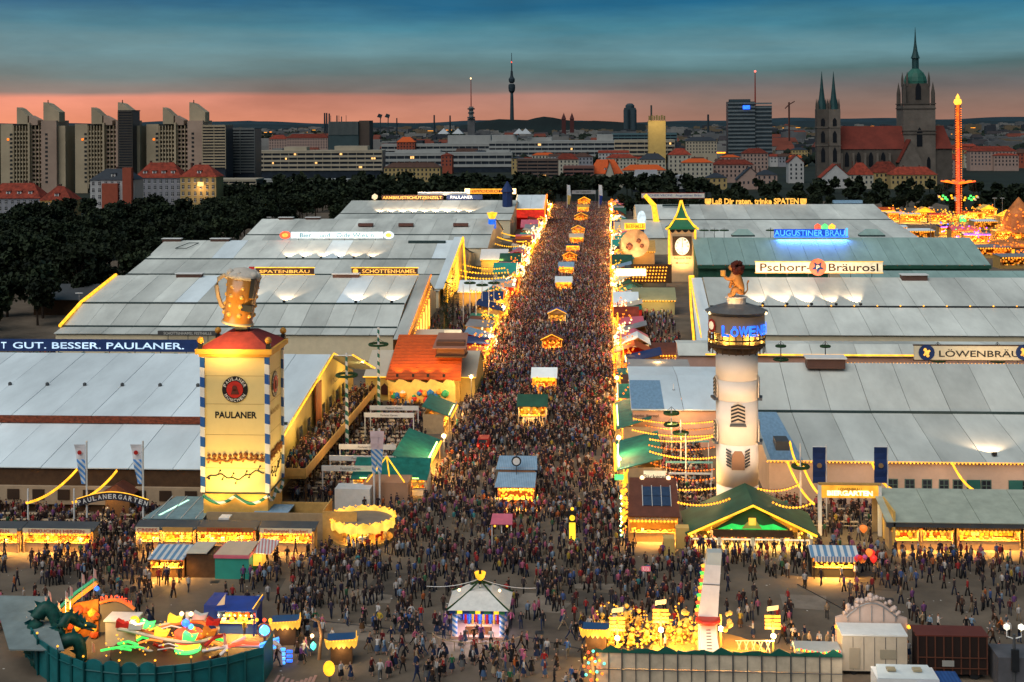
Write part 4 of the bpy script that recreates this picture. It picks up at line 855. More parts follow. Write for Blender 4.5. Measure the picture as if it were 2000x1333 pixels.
# green roofed tent with blue neon
AU = hall('beer_tent', 'green roofed beer tent with blue neon name on its ridge', 27, 108, [(378, 7.2), (399, 13)], pvcg, 4.4, wallm=dgreen)
bulbs(AU, [(28 + i * 3.4, 377.6, 7.0) for i in range(24)], warm2, .2)
B(27, 108, 377.2, 377.9, 6.2, 7.1).build('dark_fascia', dgreen, AU)
LW2 = hall('low_white_hall', 'low whitish roof showing between the green tent and the lettered board', 60, 110, [(330, 7.2), (345, 9.3)], pvcg, 6, cat='building')
p0 = atY(1512, 463, 402); p1 = atY(1650, 447, 402)
sg = thing('neon_sign', 'blue neon letters AUGUSTINER BRÄU on the green tent ridge', 'sign', ((p0.x + p1.x) / 2, 402, p0.z)); z0 = p0.z
B(p0.x, p1.x + 1, 402, 402.4, z0 - .2, z0 + .25).build('base_tube', bneon, sg); B(p0.x, p1.x, 402.1, 402.3, z0 + .26, z0 + 2.3).build('backing', glow('blue_board', (.01, .07, .5), .7), sg)
text('AUGUSTINER BRÄU', sg, cneon, ((p0.x + p1.x) / 2, 401.9, z0 + 1.35), p1.x - p0.x, 2.1)
B(p1.x + .3, p1.x + .9, 402, 402.3, z0, z0 + 2.6).build('end_tube', cneon, sg)
lamp('AREA', ((p0.x + p1.x) / 2, 397, z0 + .4), 3200, (.08, .25, 1), 20, sg, ((p0.x + p1.x) / 2, 392, 10), sy=1)
k = MB()
for i, c in enumerate((rneon, gneon, warm)): MB().ball((atY(1597 + i * 14, 447, 403).x, 403, z0 + 2.8), 1.1).build('lamp_ball', c, sg)
for a_, b_ in ((1430, 1475), (1680, 1730)):
 x0, x1 = atY(a_, 460, 400).x, atY(b_, 460, 400).x; B(x0, x1, 400.5, 403.5, 13.1, 13.6).build('ridge_vent', seam, AU); MB().add([(x0, 400.5, 13.61), (x1, 400.5, 13.61), (x1, 403.5, 13.61), (x0, 403.5, 13.61), (x0 + 2, 402, 15.3), (x1 - 2, 402, 15.3)], [(0, 1, 5, 4), (2, 3, 4, 5), (1, 2, 5), (3, 0, 4)]).build('vent_hood', pvcg, AU)
# farthest right tent
FR = hall('beer_tent', 'farthest grey right tent under the gold letters', 14, 112, [(478, 6), (523, 9), (556, 13)], pvc, 9, [(590, 9)], wallm=cream)
p0 = atY(1391, 402, 556); p1 = atY(1560, 391, 556)
sg = thing('ridge_sign', 'gold lit letters Laß Dir raten, trinke SPATEN between two shields', 'sign', ((p0.x + p1.x) / 2, 556, 13)); z0 = atY(1475, 402, 556).z
text('Laß Dir raten, trinke SPATEN', sg, txtgold, ((p0.x + p1.x) / 2, 556, z0 + 1.6), p1.x - p0.x, 2.9, bold=.035)
MB().tube([(p0.x, 556.2, z0 - .1), (p1.x, 556.2, z0 - .1)], .15, 4).build('letter_rail', darkgrey, sg)
for px in (1383, 1569): p = atY(px, 395, 556); MB().extr([(p.x - 1.3, 555.8, p.z + 1.4), (p.x - 1.3, 555.8, p.z - .4), (p.x, 555.8, p.z - 1.7), (p.x + 1.3, 555.8, p.z - .4), (p.x + 1.3, 555.8, p.z + 1.4)], (0, .5, 0)).build('shield', txtgold, sg)
p0 = atY(1253, 389, 592); p1 = atY(1376, 381, 592)
sign('ridge_sign', 'FISCHER VRONI   Augustiner Bräu', p0.x, p1.x, 592, 13.6, 15.6, mat('board_offwhite', (.6, .56, .5), .6), mat('letters_dullblue', (.1, .13, .3), .6), 'far off white roof board with faded letters right of the street end', redp, tw=.9, hh=.6)
p = atY(1322, 404, 550); B(p.x - 6, p.x + 5, 548, 549, 12.6, 13.4).build('roof_slot', seam, FR)
p = atY(1500, 400, 556)
p0 = atY(1626, 400, 560); B(p0.x, atY(1682, 398, 560).x, 557, 560, 13.2, 14.4).build('roof_vent', lblue, FR)
p = atY(1530, 398, 575)
for i, (px, py) in enumerate(((1365, 440), (1402, 440), (1384, 452), (1488, 446))):
 p = atY(px, py, 495); wreath_pole(p.x, 470, 10, 'thin wreathed pole on the far right tent side, %s from the clock tower' % ['first', 'second', 'third', 'fourth'][i], [(9.3, 1.5)], m=darkgrey)
# roof spots: fans of light
def spots(t, lst, Y, z, e, col=(1, .68, .42), aim=(0, 9, 4), sp=65, sz=.12):
 for px, py in lst:
  p = atY(px, py, Y); q = Vector((p.x, Y, z));
  MB().box(p.x - .28, p.x + .28, Y - .25, Y + .2, z - .35, z + .05).tube([(p.x, Y, z - .8), (p.x, Y, z - .3)], .06, 4).build('floodlight', black, t)
  lamp('SPOT', q + Vector((0, .3, .75)), e, col, sz, t, q + Vector(aim), sp)
spots(RT, ((1490, 595), (1537, 595), (1585, 595), (1633, 595), (1681, 595)), 280.3, 9.75, 9000, aim=(-.8, 9, 1.2), sp=48)
spots(ST, ((555, 590), (695, 590), (765, 590)), 280, 10.0, 4200, aim=(-.5, 9, 1.2)); spots(ST, ((475, 590),), 280, 10.0, 4200, aim=(-1, 9, 1.2))
spots(T3, ((560, 505), (592, 505), (627, 505), (661, 505), (691, 505), (724, 505)), 373, 9.9, 3600, aim=(0, 9, 1.4))
spots(T5, [(738 + i * 22, 415) for i in range(9)], 561, 9.9, 13000, aim=(.5, 12, 1.2), sp=55)
spots(LT, ((1942, 893),), 170, 6.2, 1400, aim=(0, 9, 1.4), sp=110)

# lit gables and light strings of the second and third left gardens
MB().extr([(-40.9, 343, .5), (-40.9, 343, 5), (-40.9, 388, 13.6), (-40.9, 388, .5)], (.3, 0, 0)).build('lit_gable_front', mat('gable_gold', (.85, .5, .12), .6, .3, .5), T3)
edge_lights(T3, [(-40.4, 341, 4.8), (-40.4, 388.5, 14.0), (-39.6, 388.5, 1)], gold, .3); edge_lights(T3, [(-39.9, 343, 1), (-39.9, 343, 5)], gold, .3)
MB().slab((-43, 341, 5.0), (-40.3, 341, 5.0), (-40.3, 389, 14.1), (-43, 389, 14.1), .15).build('gable_canopy', pvcw, T3)
for y in (350, 362, 374): lamp('AREA', (-35.5, y, 3), 1500, (1, .6, .12), 2, T3, (-41, y, 7), sy=2)
MB().extr([(-38.9, 264, .5), (-38.9, 264, 4.6), (-38.9, 299, 12.4), (-38.9, 299, .5)], (.25, 0, 0)).build('carved_gable_front', mat('gable_carved', (.5, .22, .05), .7, .7, .7), ST)
k = MB()
for i in range(7): y = 268 + i * 4.6; k.box(-38.62, -38.5, y, y + 1.6, 2.2, 3.4 + i * .8)
k.build('lit_window', glow('lit_window_gold', (1, .5, .08), 1.3), ST)
edge_lights(ST, [(-38.5, 263, 5.0), (-38.5, 300, 13.2)], warm2, .16); bulbs(ST, [(-38.3, 268 + i * 1.6, 3.9 + i * .36) for i in range(20)], warm, .2)
for y in (272, 284, 294): lamp('AREA', (-33, y, 2.5), 800, (1, .55, .12), 2, ST, (-39, y, 6), sy=2)
for i, (a_, b_) in enumerate((((905, 515), (985, 522)), ((895, 525), (992, 530)), ((892, 535), (985, 540)), ((975, 452), (1035, 460)), ((972, 462), (1028, 470)), ((968, 475), (1020, 478)), ((920, 566), (975, 560)))):
 light_string(at(*a_, 6), at(*b_, 6), '%s gold bulb string over the narrow garden beside the %s left tent' % (['upper', 'middle', 'lower'][i % 3] if i < 6 else 'single', 'third' if i < 3 else 'fourth' if i < 6 else 'second'), .7, .9, gold, .3)
for i, (px, py) in enumerate(((905, 612), (918, 600), (930, 622), (942, 605), (955, 618), (965, 600))):
 a = at(px, py + 22); wreath_pole(a.x, a.y, 9.5, 'slim white pole in the second left garden, %s of six' % ['leftmost', 'second', 'third', 'fourth', 'fifth', 'rightmost'][i], [(8.6, 1.3)] if i % 2 else [])
# ================================================================ YELLOW TOWER WITH BEER MUG
def zat(py, Y, px): return atY(px, py, Y).z
YT = 152.0; xl, xr = atY(397, 900, YT).x, atY(523, 900, YT).x; yb = 158.8; ztop = zat(697, YT, 460)
TW = thing('beer_tower', 'yellow floodlit square tower with striped corner poles under giant beer mug', 'tower', ((xl + xr) / 2, YT, 0))
tym = mat('tower_panel_yellow', (.78, .62, .27), .55, .06, .4)
zm = zat(962, YT, 460)     # dark moulding line
B(xl, xr, YT, yb, zm, ztop).build('shaft', tym, TW); B(xl - .12, xr + .12, YT - .12, yb + .12, zm - .16, zm).build('moulding', black, TW)
B(xl, xr, YT, yb, 0, zm - .17).build('base', mat('tower_base_gold', (.75, .45, .10), .6, .15, 1.2), TW)
MB().box(xl - .7, xr + .7, YT - .7, yb + .7, ztop + .35, ztop + .95).box(xl - .35, xr + .35, YT - .35, yb + .35, ztop + .01, ztop + .34).build('cornice', mat('cornice_orange', (.72, .38, .05), .6, .12), TW)
cz = ztop + .96; xm, ymid = (xl + xr) / 2, (YT + yb) / 2; zr = zat(645, ymid, 470)
MB().add([(xl - .4, YT - .4, cz), (xr + .4, YT - .4, cz), (xr + .4, yb + .4, cz), (xl - .4, yb + .4, cz), (xm - 1.5, ymid - 1.5, zr), (xm + 1.5, ymid - 1.5, zr), (xm + 1.5, ymid + 1.5, zr), (xm - 1.5, ymid + 1.5, zr)], [(0, 1, 5, 4), (1, 2, 6, 5), (2, 3, 7, 6), (3, 0, 4, 7), (4, 5, 6, 7), (3, 2, 1, 0)]).build('roof', mat('tower_roof_red', (.26, .035, .025), .7, .3, .8), TW)
B(xm - .7, xm + .7, ymid - .7, ymid + .7, zr, zr + .5).build('pedestal', black, TW)
for sx, sy in ((xl - .2, YT - .2), (xr + .2, YT - .2), (xl - .2, yb + .2), (xr + .2, yb + .2)):
 b_ = MB().box(sx - .25, sx + .25, sy - .25, sy + .25, cz, cz + .55).build('finial_block', black, TW); MB().lathe((sx, sy, cz + .95), [(.1, -.42), (.36, -.2), (.42, .02), (.34, .26), (.08, .42)], 10).build('finial_ball', mat('ball_gold', (.6, .28, .04), .4), b_, True)
for i, (sx, sy) in enumerate(((xl, YT), (xr, YT), (xr, yb), (xl, yb))):
 MB().box(sx - .26, sx + .26, sy - .26, sy + .26, zm + .02, ztop - .02).build('corner_pole', pole_bw, TW)
# logo disc, lettering
def disc(k, c, r, r_, u_, n=28, d=.06):
 r_ = Vector(r_); u_ = Vector(u_); nn = r_.cross(u_).normalized(); c = Vector(c)
 return k.extr([c + r_ * (r * math.cos(a)) + u_ * (r * math.sin(a)) for a in [2 * math.pi * i / n for i in range(n)]], nn * d)
def logo(c, R_, rv, uv, par):
 n = Vector(rv).cross(Vector(uv)).normalized(); c = Vector(c)
 disc(MB(), c, R_, rv, uv).build('logo_ring', mat('logo_black', (.012, .012, .015), .5), par); disc(MB(), c + n * .07, R_ * .64, rv, uv).build('logo_disc', mat('logo_red', (.55, .03, .02), .5), par)
 k = MB(); disc(k, c + n * .14 + Vector(uv) * R_ * .12, R_ * .2, rv, uv, 10, .05); k.extr([c + n * .14 + Vector(rv) * (R_ * x) + Vector(uv) * (R_ * z) for x, z in ((-.3, -.36), (.34, -.36), (.22, .0), (-.18, .02))], n * .05); k.build('logo_monk', mat('logo_brown', (.12, .03, .02), .6), par)
 for word, a0, da, flip in (('PAULANER', 158, -19.5, 1), ('MÜNCHEN', 213, 19, -1)):
  for i, chx in enumerate(word):
   a = rad(a0 + da * i); uu = (Vector(rv) * math.cos(a) + Vector(uv) * math.sin(a)) * flip; rr = (Vector(rv) * math.sin(a) - Vector(uv) * math.cos(a)) * flip
   text(chx, par, mat('logo_white', (.75, .72, .65), .5), c + n * .07 + (Vector(rv) * math.cos(a) + Vector(uv) * math.sin(a)) * R_ * .82, R_ * .2, R_ * .24, rr, uu, .02, .02, 'logo_letter')
q = atY(459, 761, YT - .02); logo(q, 1.52, (1, 0, 0), (0, 0, 1), TW); logo((xr + .02, ymid, q.z), 1.52, (0, 1, 0), (0, 0, 1), TW)
q2 = atY(461, 811, YT); text('PAULANER', TW, MATS['logo_black'], q2, 4.9, .78, bold=.03); text('MÜNCHEN', TW, ochre, (xr, ymid, q2.z), 4.2, .7, (0, 1, 0))
# painted branch, garlands, frieze on the lower part
def wavy(par, Y0, za, zb_, m, side=False, amp=.35, r=.07, n=26, seed=0, name='painted_branch'):
 pts = []
 for i in range(n + 1):
  u = i / n; z = za + (zb_ - za) * u + amp * math.sin(u * 9 + seed) + .12 * math.sin(u * 31)
  pts.append((xr + .06, YT + .3 + (yb - YT - .6) * u, z) if side else (xl + .4 + (xr - xl - .8) * u, YT - .06, z))
 k = MB().tube(pts, r, 4)
 for i in range(2, n, 3):
  p = Vector(pts[i]); d = Vector((0, .3, .5)) if side else Vector((.3, 0, .5)); k.tube([p, p + d * (1 if i % 2 else -.8)], r * .6, 3)
  k.oct(p + d * (1 if i % 2 else -.8), .14)
 return k.build(name, m, par)
db = mat('painted_dark_green', (.03, .035, .02), .7)
for sd in (False, True):
 wavy(TW, 0, zat(935, YT, 460), zat(925, YT, 460), db, sd); wavy(TW, 0, zat(900, YT, 460), zat(897, YT, 460), mat('painted_ochre', (.4, .17, .04), .7), sd, .08, .12, 30, 2, 'painted_frieze')
 k = MB(); rg = random.Random(4)
 for i in range(11):
  u = (i + .5) / 11; z = zat(889, YT, 460) + rg.uniform(-.12, .15)
  p = (xr + .05, YT + .4 + (yb - YT - .8) * u, z) if sd else (xl + .4 + (xr - xl - .8) * u, YT - .05, z); k.ball(p, .24 + .08 * (i % 2)); k.ball((p[0], p[1], z - .4), .2)
 k.build('painted_figure', mat('painted_figures_brown', (.33, .12, .03), .7, .6, 3), TW)
 for j in range(2):
  pts = []
  for i in range(13):
   u = (j + i / 12) / 2; z = zat(968, YT, 460) - 1.1 * math.sin(math.pi * i / 12) * .8
   pts.append((xr + .12, YT + (yb - YT) * u, z) if sd else (xl + (xr - xl) * u, YT - .12, z))
  MB().tube(pts, .2, 6).build('festoon', pole_gw, TW)
# mug
tilt = Euler((0, rad(8.5), 0)).to_matrix(); mc = Vector((atY(468, 637, ymid).x - .25, ymid, zr + .75))
Hm = zat(535, ymid, 480) - mc.z; MG = thing('beer_mug', 'giant tilted glass beer mug with foam head on the yellow tower', 'beer mug', mc)
amber = mat('beer_amber', (.55, .22, .03), .22, .25, .5, spec=.7); amber2 = mat('beer_dimple_gold', (.78, .42, .09), .2, .2, .8, spec=.7)
MB().lathe(mc, [(1.75, 0), (1.85, .15), (1.8, .4), (1.72, .5), (1.78, Hm * .5), (1.95, Hm * .93)], 28, None, tilt).build('glass', amber, MG, True)
MB().lathe(mc, [(1.9, 0), (1.95, .12), (1.85, .3)], 28, None, tilt).build('foot_ring', mat('glass_rim_pale', (.6, .5, .3), .3), MG, True)
k = MB()
for row in range(4):
 for a in range(8):
  an = a * math.pi / 4 - .5; zz = .95 + row * (Hm - 1.6) / 4 + .3; p = Vector((1.70 * math.cos(an), 1.70 * math.sin(an), zz)); k.ball(mc + tilt @ (Vector((p.x * .98, p.y * .98, p.z))), .36)
k.build('dimple', amber2, MG, True, kind='stuff')
k = MB(); rg = random.Random(9)
for i in range(70):
 a = rg.uniform(0, 6.28); rr = 1.75 * math.sqrt(rg.random()); k.ball(mc + tilt @ Vector((rr * math.cos(a), rr * math.sin(a), Hm * .95 + rg.uniform(0, .75) * (1.25 - rr / 2.6))), rg.uniform(.3, .55))
k.lathe(mc, [(1.97, Hm * .92), (2.08, Hm * .97), (1.9, Hm * 1.02), (1.2, Hm * 1.1), (.3, Hm * 1.13)], 24, None, tilt).build('foam', mat('foam_cream', (.54, .49, .42), .8, .15, 2), MG, True)
hp_ = [(-1.75, 0, Hm * .86), (-2.4, 0, Hm * .92), (-3.0, 0, Hm * .84), (-3.15, 0, Hm * .68), (-2.75, 0, Hm * .48), (-2.25, 0, Hm * .32), (-1.75, 0, Hm * .26)]
MB().tube([mc + tilt @ Vector(p) for p in hp_], .26, 10).build('handle', mat('handle_glass', (.55, .38, .2), .25), MG, True)
k = MB()
for (x, z, w_, h_) in ((1.55, Hm * .78, .5, 2.3), (1.25, Hm * .38, 1.3, .75)): k.extr([mc + tilt @ Vector((x + dx * w_ / 2, -1.75, z + dz * h_ / 2)) for dx, dz in ((-1, -1), (1, -1), (1, 1), (-1, 1))], (0, .9, 0))
k.build('steel_bracket', black, MG)
lamp('SPOT', (xm - .5, YT - 4.5, 5.0), 1500, (1, .62, .14), .4, TW, (xm - .5, YT + 2, 11), 95); lamp('SPOT', (xr + 4.5, ymid, 4.5), 1300, (1, .68, .22), .4, TW, (xr - 1, ymid, 11), 95)
lamp('SPOT', (xm - 2.5, YT - 3, 3.6), 700, (1, .6, .15), .3, TW, (xm - 2, YT + 1, 8), 110); lamp('SPOT', (xm + 2, YT - 3, 3.6), 700, (1, .6, .15), .3, TW, (xm + 2, YT + 1, 8), 110)
lamp('AREA', (xm - 1, YT - 3.5, cz + .3), 700, (1, .62, .2), 1, MG, mc + Vector((0, 0, 3.5)))
keep(xl, xr, YT, yb)
# ================================================================ LION TOWER
LX, LY = atY(1440, 900, 161).x, 161.0; zl = lambda py: zat(py, LY - 2, 1440)
LO = thing('lion_tower', 'round floodlit cream tower with gallery and blue letters topped by a lion', 'tower', (LX, LY, 0))
shaftm = mat('lion_tower_cream', (.78, .68, .58), .6, .07, .35)
zb0 = 0; zs = [0, zl(952), zl(870), zl(785), zl(745), zl(693)]
for a_, b_ in zip(zs[:-1], zs[1:]): MB().lathe((LX, LY, 0), [(2.5, a_ + .01), (2.5, b_ - .01)], 40).build('shaft_segment', shaftm, LO, True)
MB().lathe((LX, LY, 0), [(2.5, zl(693)), (3.1, zl(684)), (3.4, zl(676)), (3.4, zl(672))], 32).build('gallery_floor', brown, LO)
MB().lathe((LX, LY, 0), [(2.6, zl(672)), (2.6, zl(652))], 32).build('gallery_wall', mat('gallery_gold', (.7, .48, .2), .6), LO)
k = MB()
for i in range(26):
 a = 2 * math.pi * i / 26; x, y = LX + 3.35 * math.cos(a), LY + 3.35 * math.sin(a); k.tube([(x, y, zl(692)), (x, y, zl(653))], .07, 4)
k.build('gallery_baluster', brown, LO, kind='stuff')
for py in (664, 678): MB().tube([(LX + 3.38 * math.cos(a), LY + 3.38 * math.sin(a), zl(py)) for a in [i * .2618 for i in range(25)]], .09, 5).build('gallery_rail', brown, LO)
MB().lathe((LX, LY, 0), [(3.25, zl(652)), (3.35, zl(650)), (3.35, zl(617))], 36).build('sign_drum', mat('drum_tan', (.36, .24, .15), .6), LO)
MB().lathe((LX, LY, 0), [(3.5, zl(616)), (3.75, zl(611)), (2.6, zl(603)), (1.4, zl(597))], 24).build('cone_roof', mat('cone_roof_grey', (.13, .125, .12), .5, .3, 1), LO)
MB().lathe((LX, LY, 0), [(1.15, zl(600)), (1.15, zl(587)), (1.35, zl(586)), (1.35, zl(584))], 20).build('pedestal', shaftm, LO)
# letters wrapped round the drum
word = 'LÖWENBRÄU'
for i, c_ in enumerate(word):
 a = rad(-117 + i * 17.5); R_ = 3.42; c = Vector((LX + R_ * math.cos(a), LY + R_ * math.sin(a), (zl(655) + zl(634)) / 2)); rr = Vector((-math.sin(a), math.cos(a), 0))
 text(c_, LO, bneon, c, .92 if c_ != 'W' else 1.15, 1.25, rr, (0, 0, 1), .03, .12, 'neon_letter')
a = rad(-152); c = Vector((LX + 3.45 * math.cos(a), LY + 3.45 * math.sin(a), zl(637))); disc(MB(), c, .8, (-math.sin(a), math.cos(a), 0), (0, 0, 1), 8).build('crest', redp, LO); disc(MB(), c + Vector((math.cos(a), math.sin(a), 0)) * .08, .5, (-math.sin(a), math.cos(a), 0), (0, 0, 1), 8).build('crest_core', signwarm, LO)
for a in (-120, -60, 0, 180): lamp('POINT', (LX + 3.1 * math.cos(rad(a)), LY + 3.1 * math.sin(rad(a)), zl(668)), 120, (1, .62, .12), .15, LO)
for sx in (-1, 1): MB().ball((LX + sx * 3.3, LY - 1.6, zl(613)), .2).build('roof_lamp', wwhite, LO)
# chevron shutters
bw = mat('chevron_pale', (.62, .5, .38), .6)
def chev(ang, z, arched=True, half=None):
 a = rad(ang); n = Vector((math.cos(a), math.sin(a), 0)); r_ = Vector((-math.sin(a), math.cos(a), 0)); u = Vector((0, 0, 1)); c = Vector((LX, LY, z)) + n * 2.49
 t = MB().extr([c + r_ * x + u * y for x, y in ((-.85, 0), (.85, 0), (.85, 1.7), (.5, 2.3), (0, 2.5), (-.5, 2.3), (-.85, 1.7))], n * .16).build('window_shutter', bw, LO); k = MB()
 for i in range(5):
  z0 = .15 + i * .42
  for s_ in (-1, 1): q = [(0, z0 + .28), (s_ * .82, z0 - .02), (s_ * .82, z0 + .2), (0, z0 + .5)]; k.extr([c + n * .17 + r_ * x + u * y for x, y in (q if s_ > 0 else q[::-1])], n * .04)
 k.build('chevron', black, t); B_ = MB().extr([c + r_ * x + u * y for x, y in ((-1, -.3), (1, -.3), (.9, -.02), (-.9, -.02))], n * .5).build('window_sill', darkgrey, t)
chev(-93, zl(826)); chev(-8, zl(780)); chev(-172, zl(780)); chev(-8, zl(866)); chev(-172, zl(866))
n = Vector((0, -1, 0)); zc = zl(916); a = rad(-93)
t = MB().extr([(LX - .15 + x, LY - 2.65, zc + y) for x, y in ((-.75, 0), (.75, 0), (.75, 1.6), (.4, 2.2), (-.4, 2.2), (-.75, 1.6))], (0, .25, 0)).build('arched_door', mat('door_wood_tan', (.25, .13, .07), .6), LO)
for s_ in (-1, 1):
 k = MB()
 for i in range(6): z0 = zc + .2 + i * .36; k.extr([(LX - .15 + s_ * .8, LY - 2.62, z0), (LX - .15 + s_ * 1.4, LY - 2.42, z0 + .3), (LX - .15 + s_ * 1.4, LY - 2.42, z0 + .48), (LX - .15 + s_ * .8, LY - 2.62, z0 + .18)][::s_], (0, .15, 0))
 k.build('striped_shutter', black, t)
for dx in (-7, 7): lamp('SPOT', (LX + dx, LY - 11, 8), 3600, (1, .68, .42), 1.0, LO, (LX, LY, 13), 62)
keep(LX - 3, LX + 3, LY - 3, LY + 3)
# lion: one skinned body
def skin(name, verts, edges, radii, m, parent=None, sub=1, loc=(0, 0, 0), root=0, mats=None):
 me = bpy.data.meshes.new(name); me.from_pydata([tuple(v) for v in verts], edges, []); o = bpy.data.objects.new(name, me); C.objects.link(o)
 md = o.modifiers.new('s', 'SKIN'); md.use_smooth_shade = True
 sv = me.skin_vertices[0].data
 for i, r_ in enumerate(radii): sv[i].radius = (r_, r_) if not isinstance(r_, tuple) else r_; sv[i].use_root = (i == root)
 m2 = o.modifiers.new('b', 'SUBSURF'); m2.levels = sub; m2.render_levels = sub
 dg = bpy.context.evaluated_depsgraph_get(); me2 = bpy.data.meshes.new_from_object(o.evaluated_get(dg)); bpy.data.objects.remove(o); bpy.data.meshes.remove(me)
 me2.materials.clear()
 for mm_ in (mats or [m]): me2.materials.append(mm_)
 return me2
LN = thing('lion_statue', 'golden sitting lion statue with dark mane raising a paw on the round tower', 'statue', (LX, LY, zl(584)))
V = [(.35, 0, .7), (.2, 0, 1.7), (-.05, 0, 2.6), (-.15, 0, 3.3), (-.55, 0, 3.55), (-.95, 0, 3.4),
  (.5, .5, .7), (-.2, .6, 1.0), (-.5, .6, .15), (-1.0, .6, .1), (.5, -.5, .7), (-.2, -.6, 1.0), (-.5, -.6, .15), (-1.0, -.6, .1),
  (-.25, .5, 2.4), (-.55, .5, 1.5), (-.75, .45, .9), (-.3, -.5, 2.4), (-1.0, -.5, 2.1), (-1.5, -.5, 2.5), (.95, 0, .3), (1.35, 0, .8), (1.3, 0, 1.5), (1.5, 0, 2.0)]
Ed = [(0, 1), (1, 2), (2, 3), (3, 4), (4, 5), (0, 6), (6, 7), (7, 8), (8, 9), (0, 10), (10, 11), (11, 12), (12, 13), (2, 14), (14, 15), (15, 16), (2, 17), (17, 18), (18, 19), (0, 20), (20, 21), (21, 22), (22, 23)]
Rr = [.7, .72, .68, .5, .46, .28, .5, .42, .26, .22, .5, .42, .26, .22, .32, .24, .2, .32, .24, .22, .12, .08, .08, .14]
lm = mat('lion_gold', (.62, .27, .07), .5, .2, 1.5); dm = mat('lion_mane_brown', (.10, .02, .012), .9, .5, 3)
link(skin('body', V, Ed, Rr, lm), 'body', LN, (LX, LY, zl(584)))
k = MB(); rg = random.Random(3)
for i in range(60):
 a, e_ = rg.uniform(0, 6.28), rg.uniform(-1, 1.3); r_ = .72; k.ball((LX + .12 + r_ * math.cos(a) * math.cos(e_) * .8, LY + r_ * math.sin(a) * math.cos(e_) * 1.05, zl(584) + 3.35 + r_ * math.sin(e_) * 1.05), rg.uniform(.22, .4))
k.build('mane', dm, LN); MB().lathe((LX - 1.6, LY - .5, zl(584) + 2.5), [(.3, 0), (.32, .7)], 10).build('held_mug', amber2, LN)
k = MB(); z_ = zl(584) + 3.5
for s_ in (-1, 1): k.ball((LX - .92, LY + s_ * .2, z_ + .2), .09)
k.ball((LX - 1.2, LY, z_ - .05), .12); k.build('face_mark', black, LN)
lamp('SPOT', (LX - 2.2, LY - 4.2, zl(600)), 700, (1, .55, .2), .3, LN, (LX, LY, zl(555)), 70)
# ================================================================ CLOCK TOWER
CY = 398.0; x0, x1 = atY(1307, 500, CY).x, atY(1358, 500, CY).x; zc_ = lambda py: zat(py, CY, 1332); w = x1 - x0; xm = (x0 + x1) / 2; ym = CY + w / 2
CT = thing('clock_tower', 'pinkish clock tower with green pagoda roof edged in gold neon', 'clock tower', (xm, CY, 0))
B(x0, x1, CY, CY + w, 0, zc_(447)).build('shaft', mat('clock_tower_peach', (.62, .42, .24), .6, .1), CT)
prof = [(w * .60, zc_(448)), (w * .47, zc_(444)), (w * .28, zc_(431)), (w * .25, zc_(427)), (w * .2, zc_(424)), (w * .1, zc_(410)), (.12, zc_(394))]
s2 = math.sqrt(2); MB().lathe((xm, ym, 0), [(r_ * s2, z) for r_, z in prof], 4, None, None, math.pi / 4).build('pagoda_roof', mat('pagoda_green', (.01, .16, .07), .5), CT)
for sx, sy in ((-1, -1), (1, -1), (1, 1)):
 MB().tube([(xm + sx * r_ * 1.03, ym + sy * r_ * 1.03, z + .1) for r_, z in prof], .3, 5).build('neon_edge', gold, CT); MB().tube([(xm + sx * w / 2, ym + sy * w / 2, .5), (xm + sx * w / 2, ym + sy * w / 2, zc_(449))], .34, 5).build('neon_edge', gold, CT)
MB().tube([(xm - w * .27, ym - w * .29, zc_(429)), (xm + w * .27, ym - w * .29, zc_(429))], .2, 5).build('neon_edge', gold, CT)
zf = zc_(481); MB().box(xm - w * .36, xm + w * .36, CY - .35, CY - .02, zf - 2.9, zf + 2.9).build('clock_frame', mat('clock_dark', (.06, .035, .02), .6), CT); disc(MB(), (xm, CY - .36, zf), 1.0, (2.15, 0, 0), (0, 0, 2.6)).build('clock_face', glow('clock_face_lit', (1, .85, .55), .85), CT)
for i in range(12): a = i * math.pi / 6; text(['III', 'II', 'I', 'XII', 'XI', 'X', 'IX', 'VIII', 'VII', 'VI', 'V', 'IV'][i], CT, black, (xm + 1.7 * math.cos(a), CY - .43, zf + 2.15 * math.sin(a)), .42, .5, name='numeral')
k = MB(); k.extr([(xm - .12, CY - .5, zf - .3), (xm + .12, CY - .5, zf - .3), (xm + .05, CY - .5, zf + 1.9), (xm - .05, CY - .5, zf + 1.9)], (0, .05, 0)); k.extr([(xm - .1, CY - .56, zf - .1), (xm - .1, CY - .56, zf + .1), (xm - .3, CY - .56, zf - 1.4)], (0, .05, 0)); k.build('clock_hand', black, CT)
k = MB()
for i in range(4): k.extr([(x0 + w * i / 4, CY - .2, zc_(449)), (x0 + w * (i + .25) / 4, CY - .2, zc_(453)), (x0 + w * (i + .5) / 4, CY - .2, zc_(454.5)), (x0 + w * (i + .75) / 4, CY - .2, zc_(453)), (x0 + w * (i + 1) / 4, CY - .2, zc_(449))], (0, .15, 0))
k.build('valance', black, CT); text('Augustiner Bräu', CT, brown, (xm, CY, zc_(505)), w * .66, .9); text('München', CT, brown, (xm, CY, zc_(514)), w * .5, .7)
lamp('AREA', (xm, CY - 4, zc_(517)), 900, (1, .6, .25), 3, CT, (xm, CY, zc_(480))); keep(x0, x1, CY, CY + w)
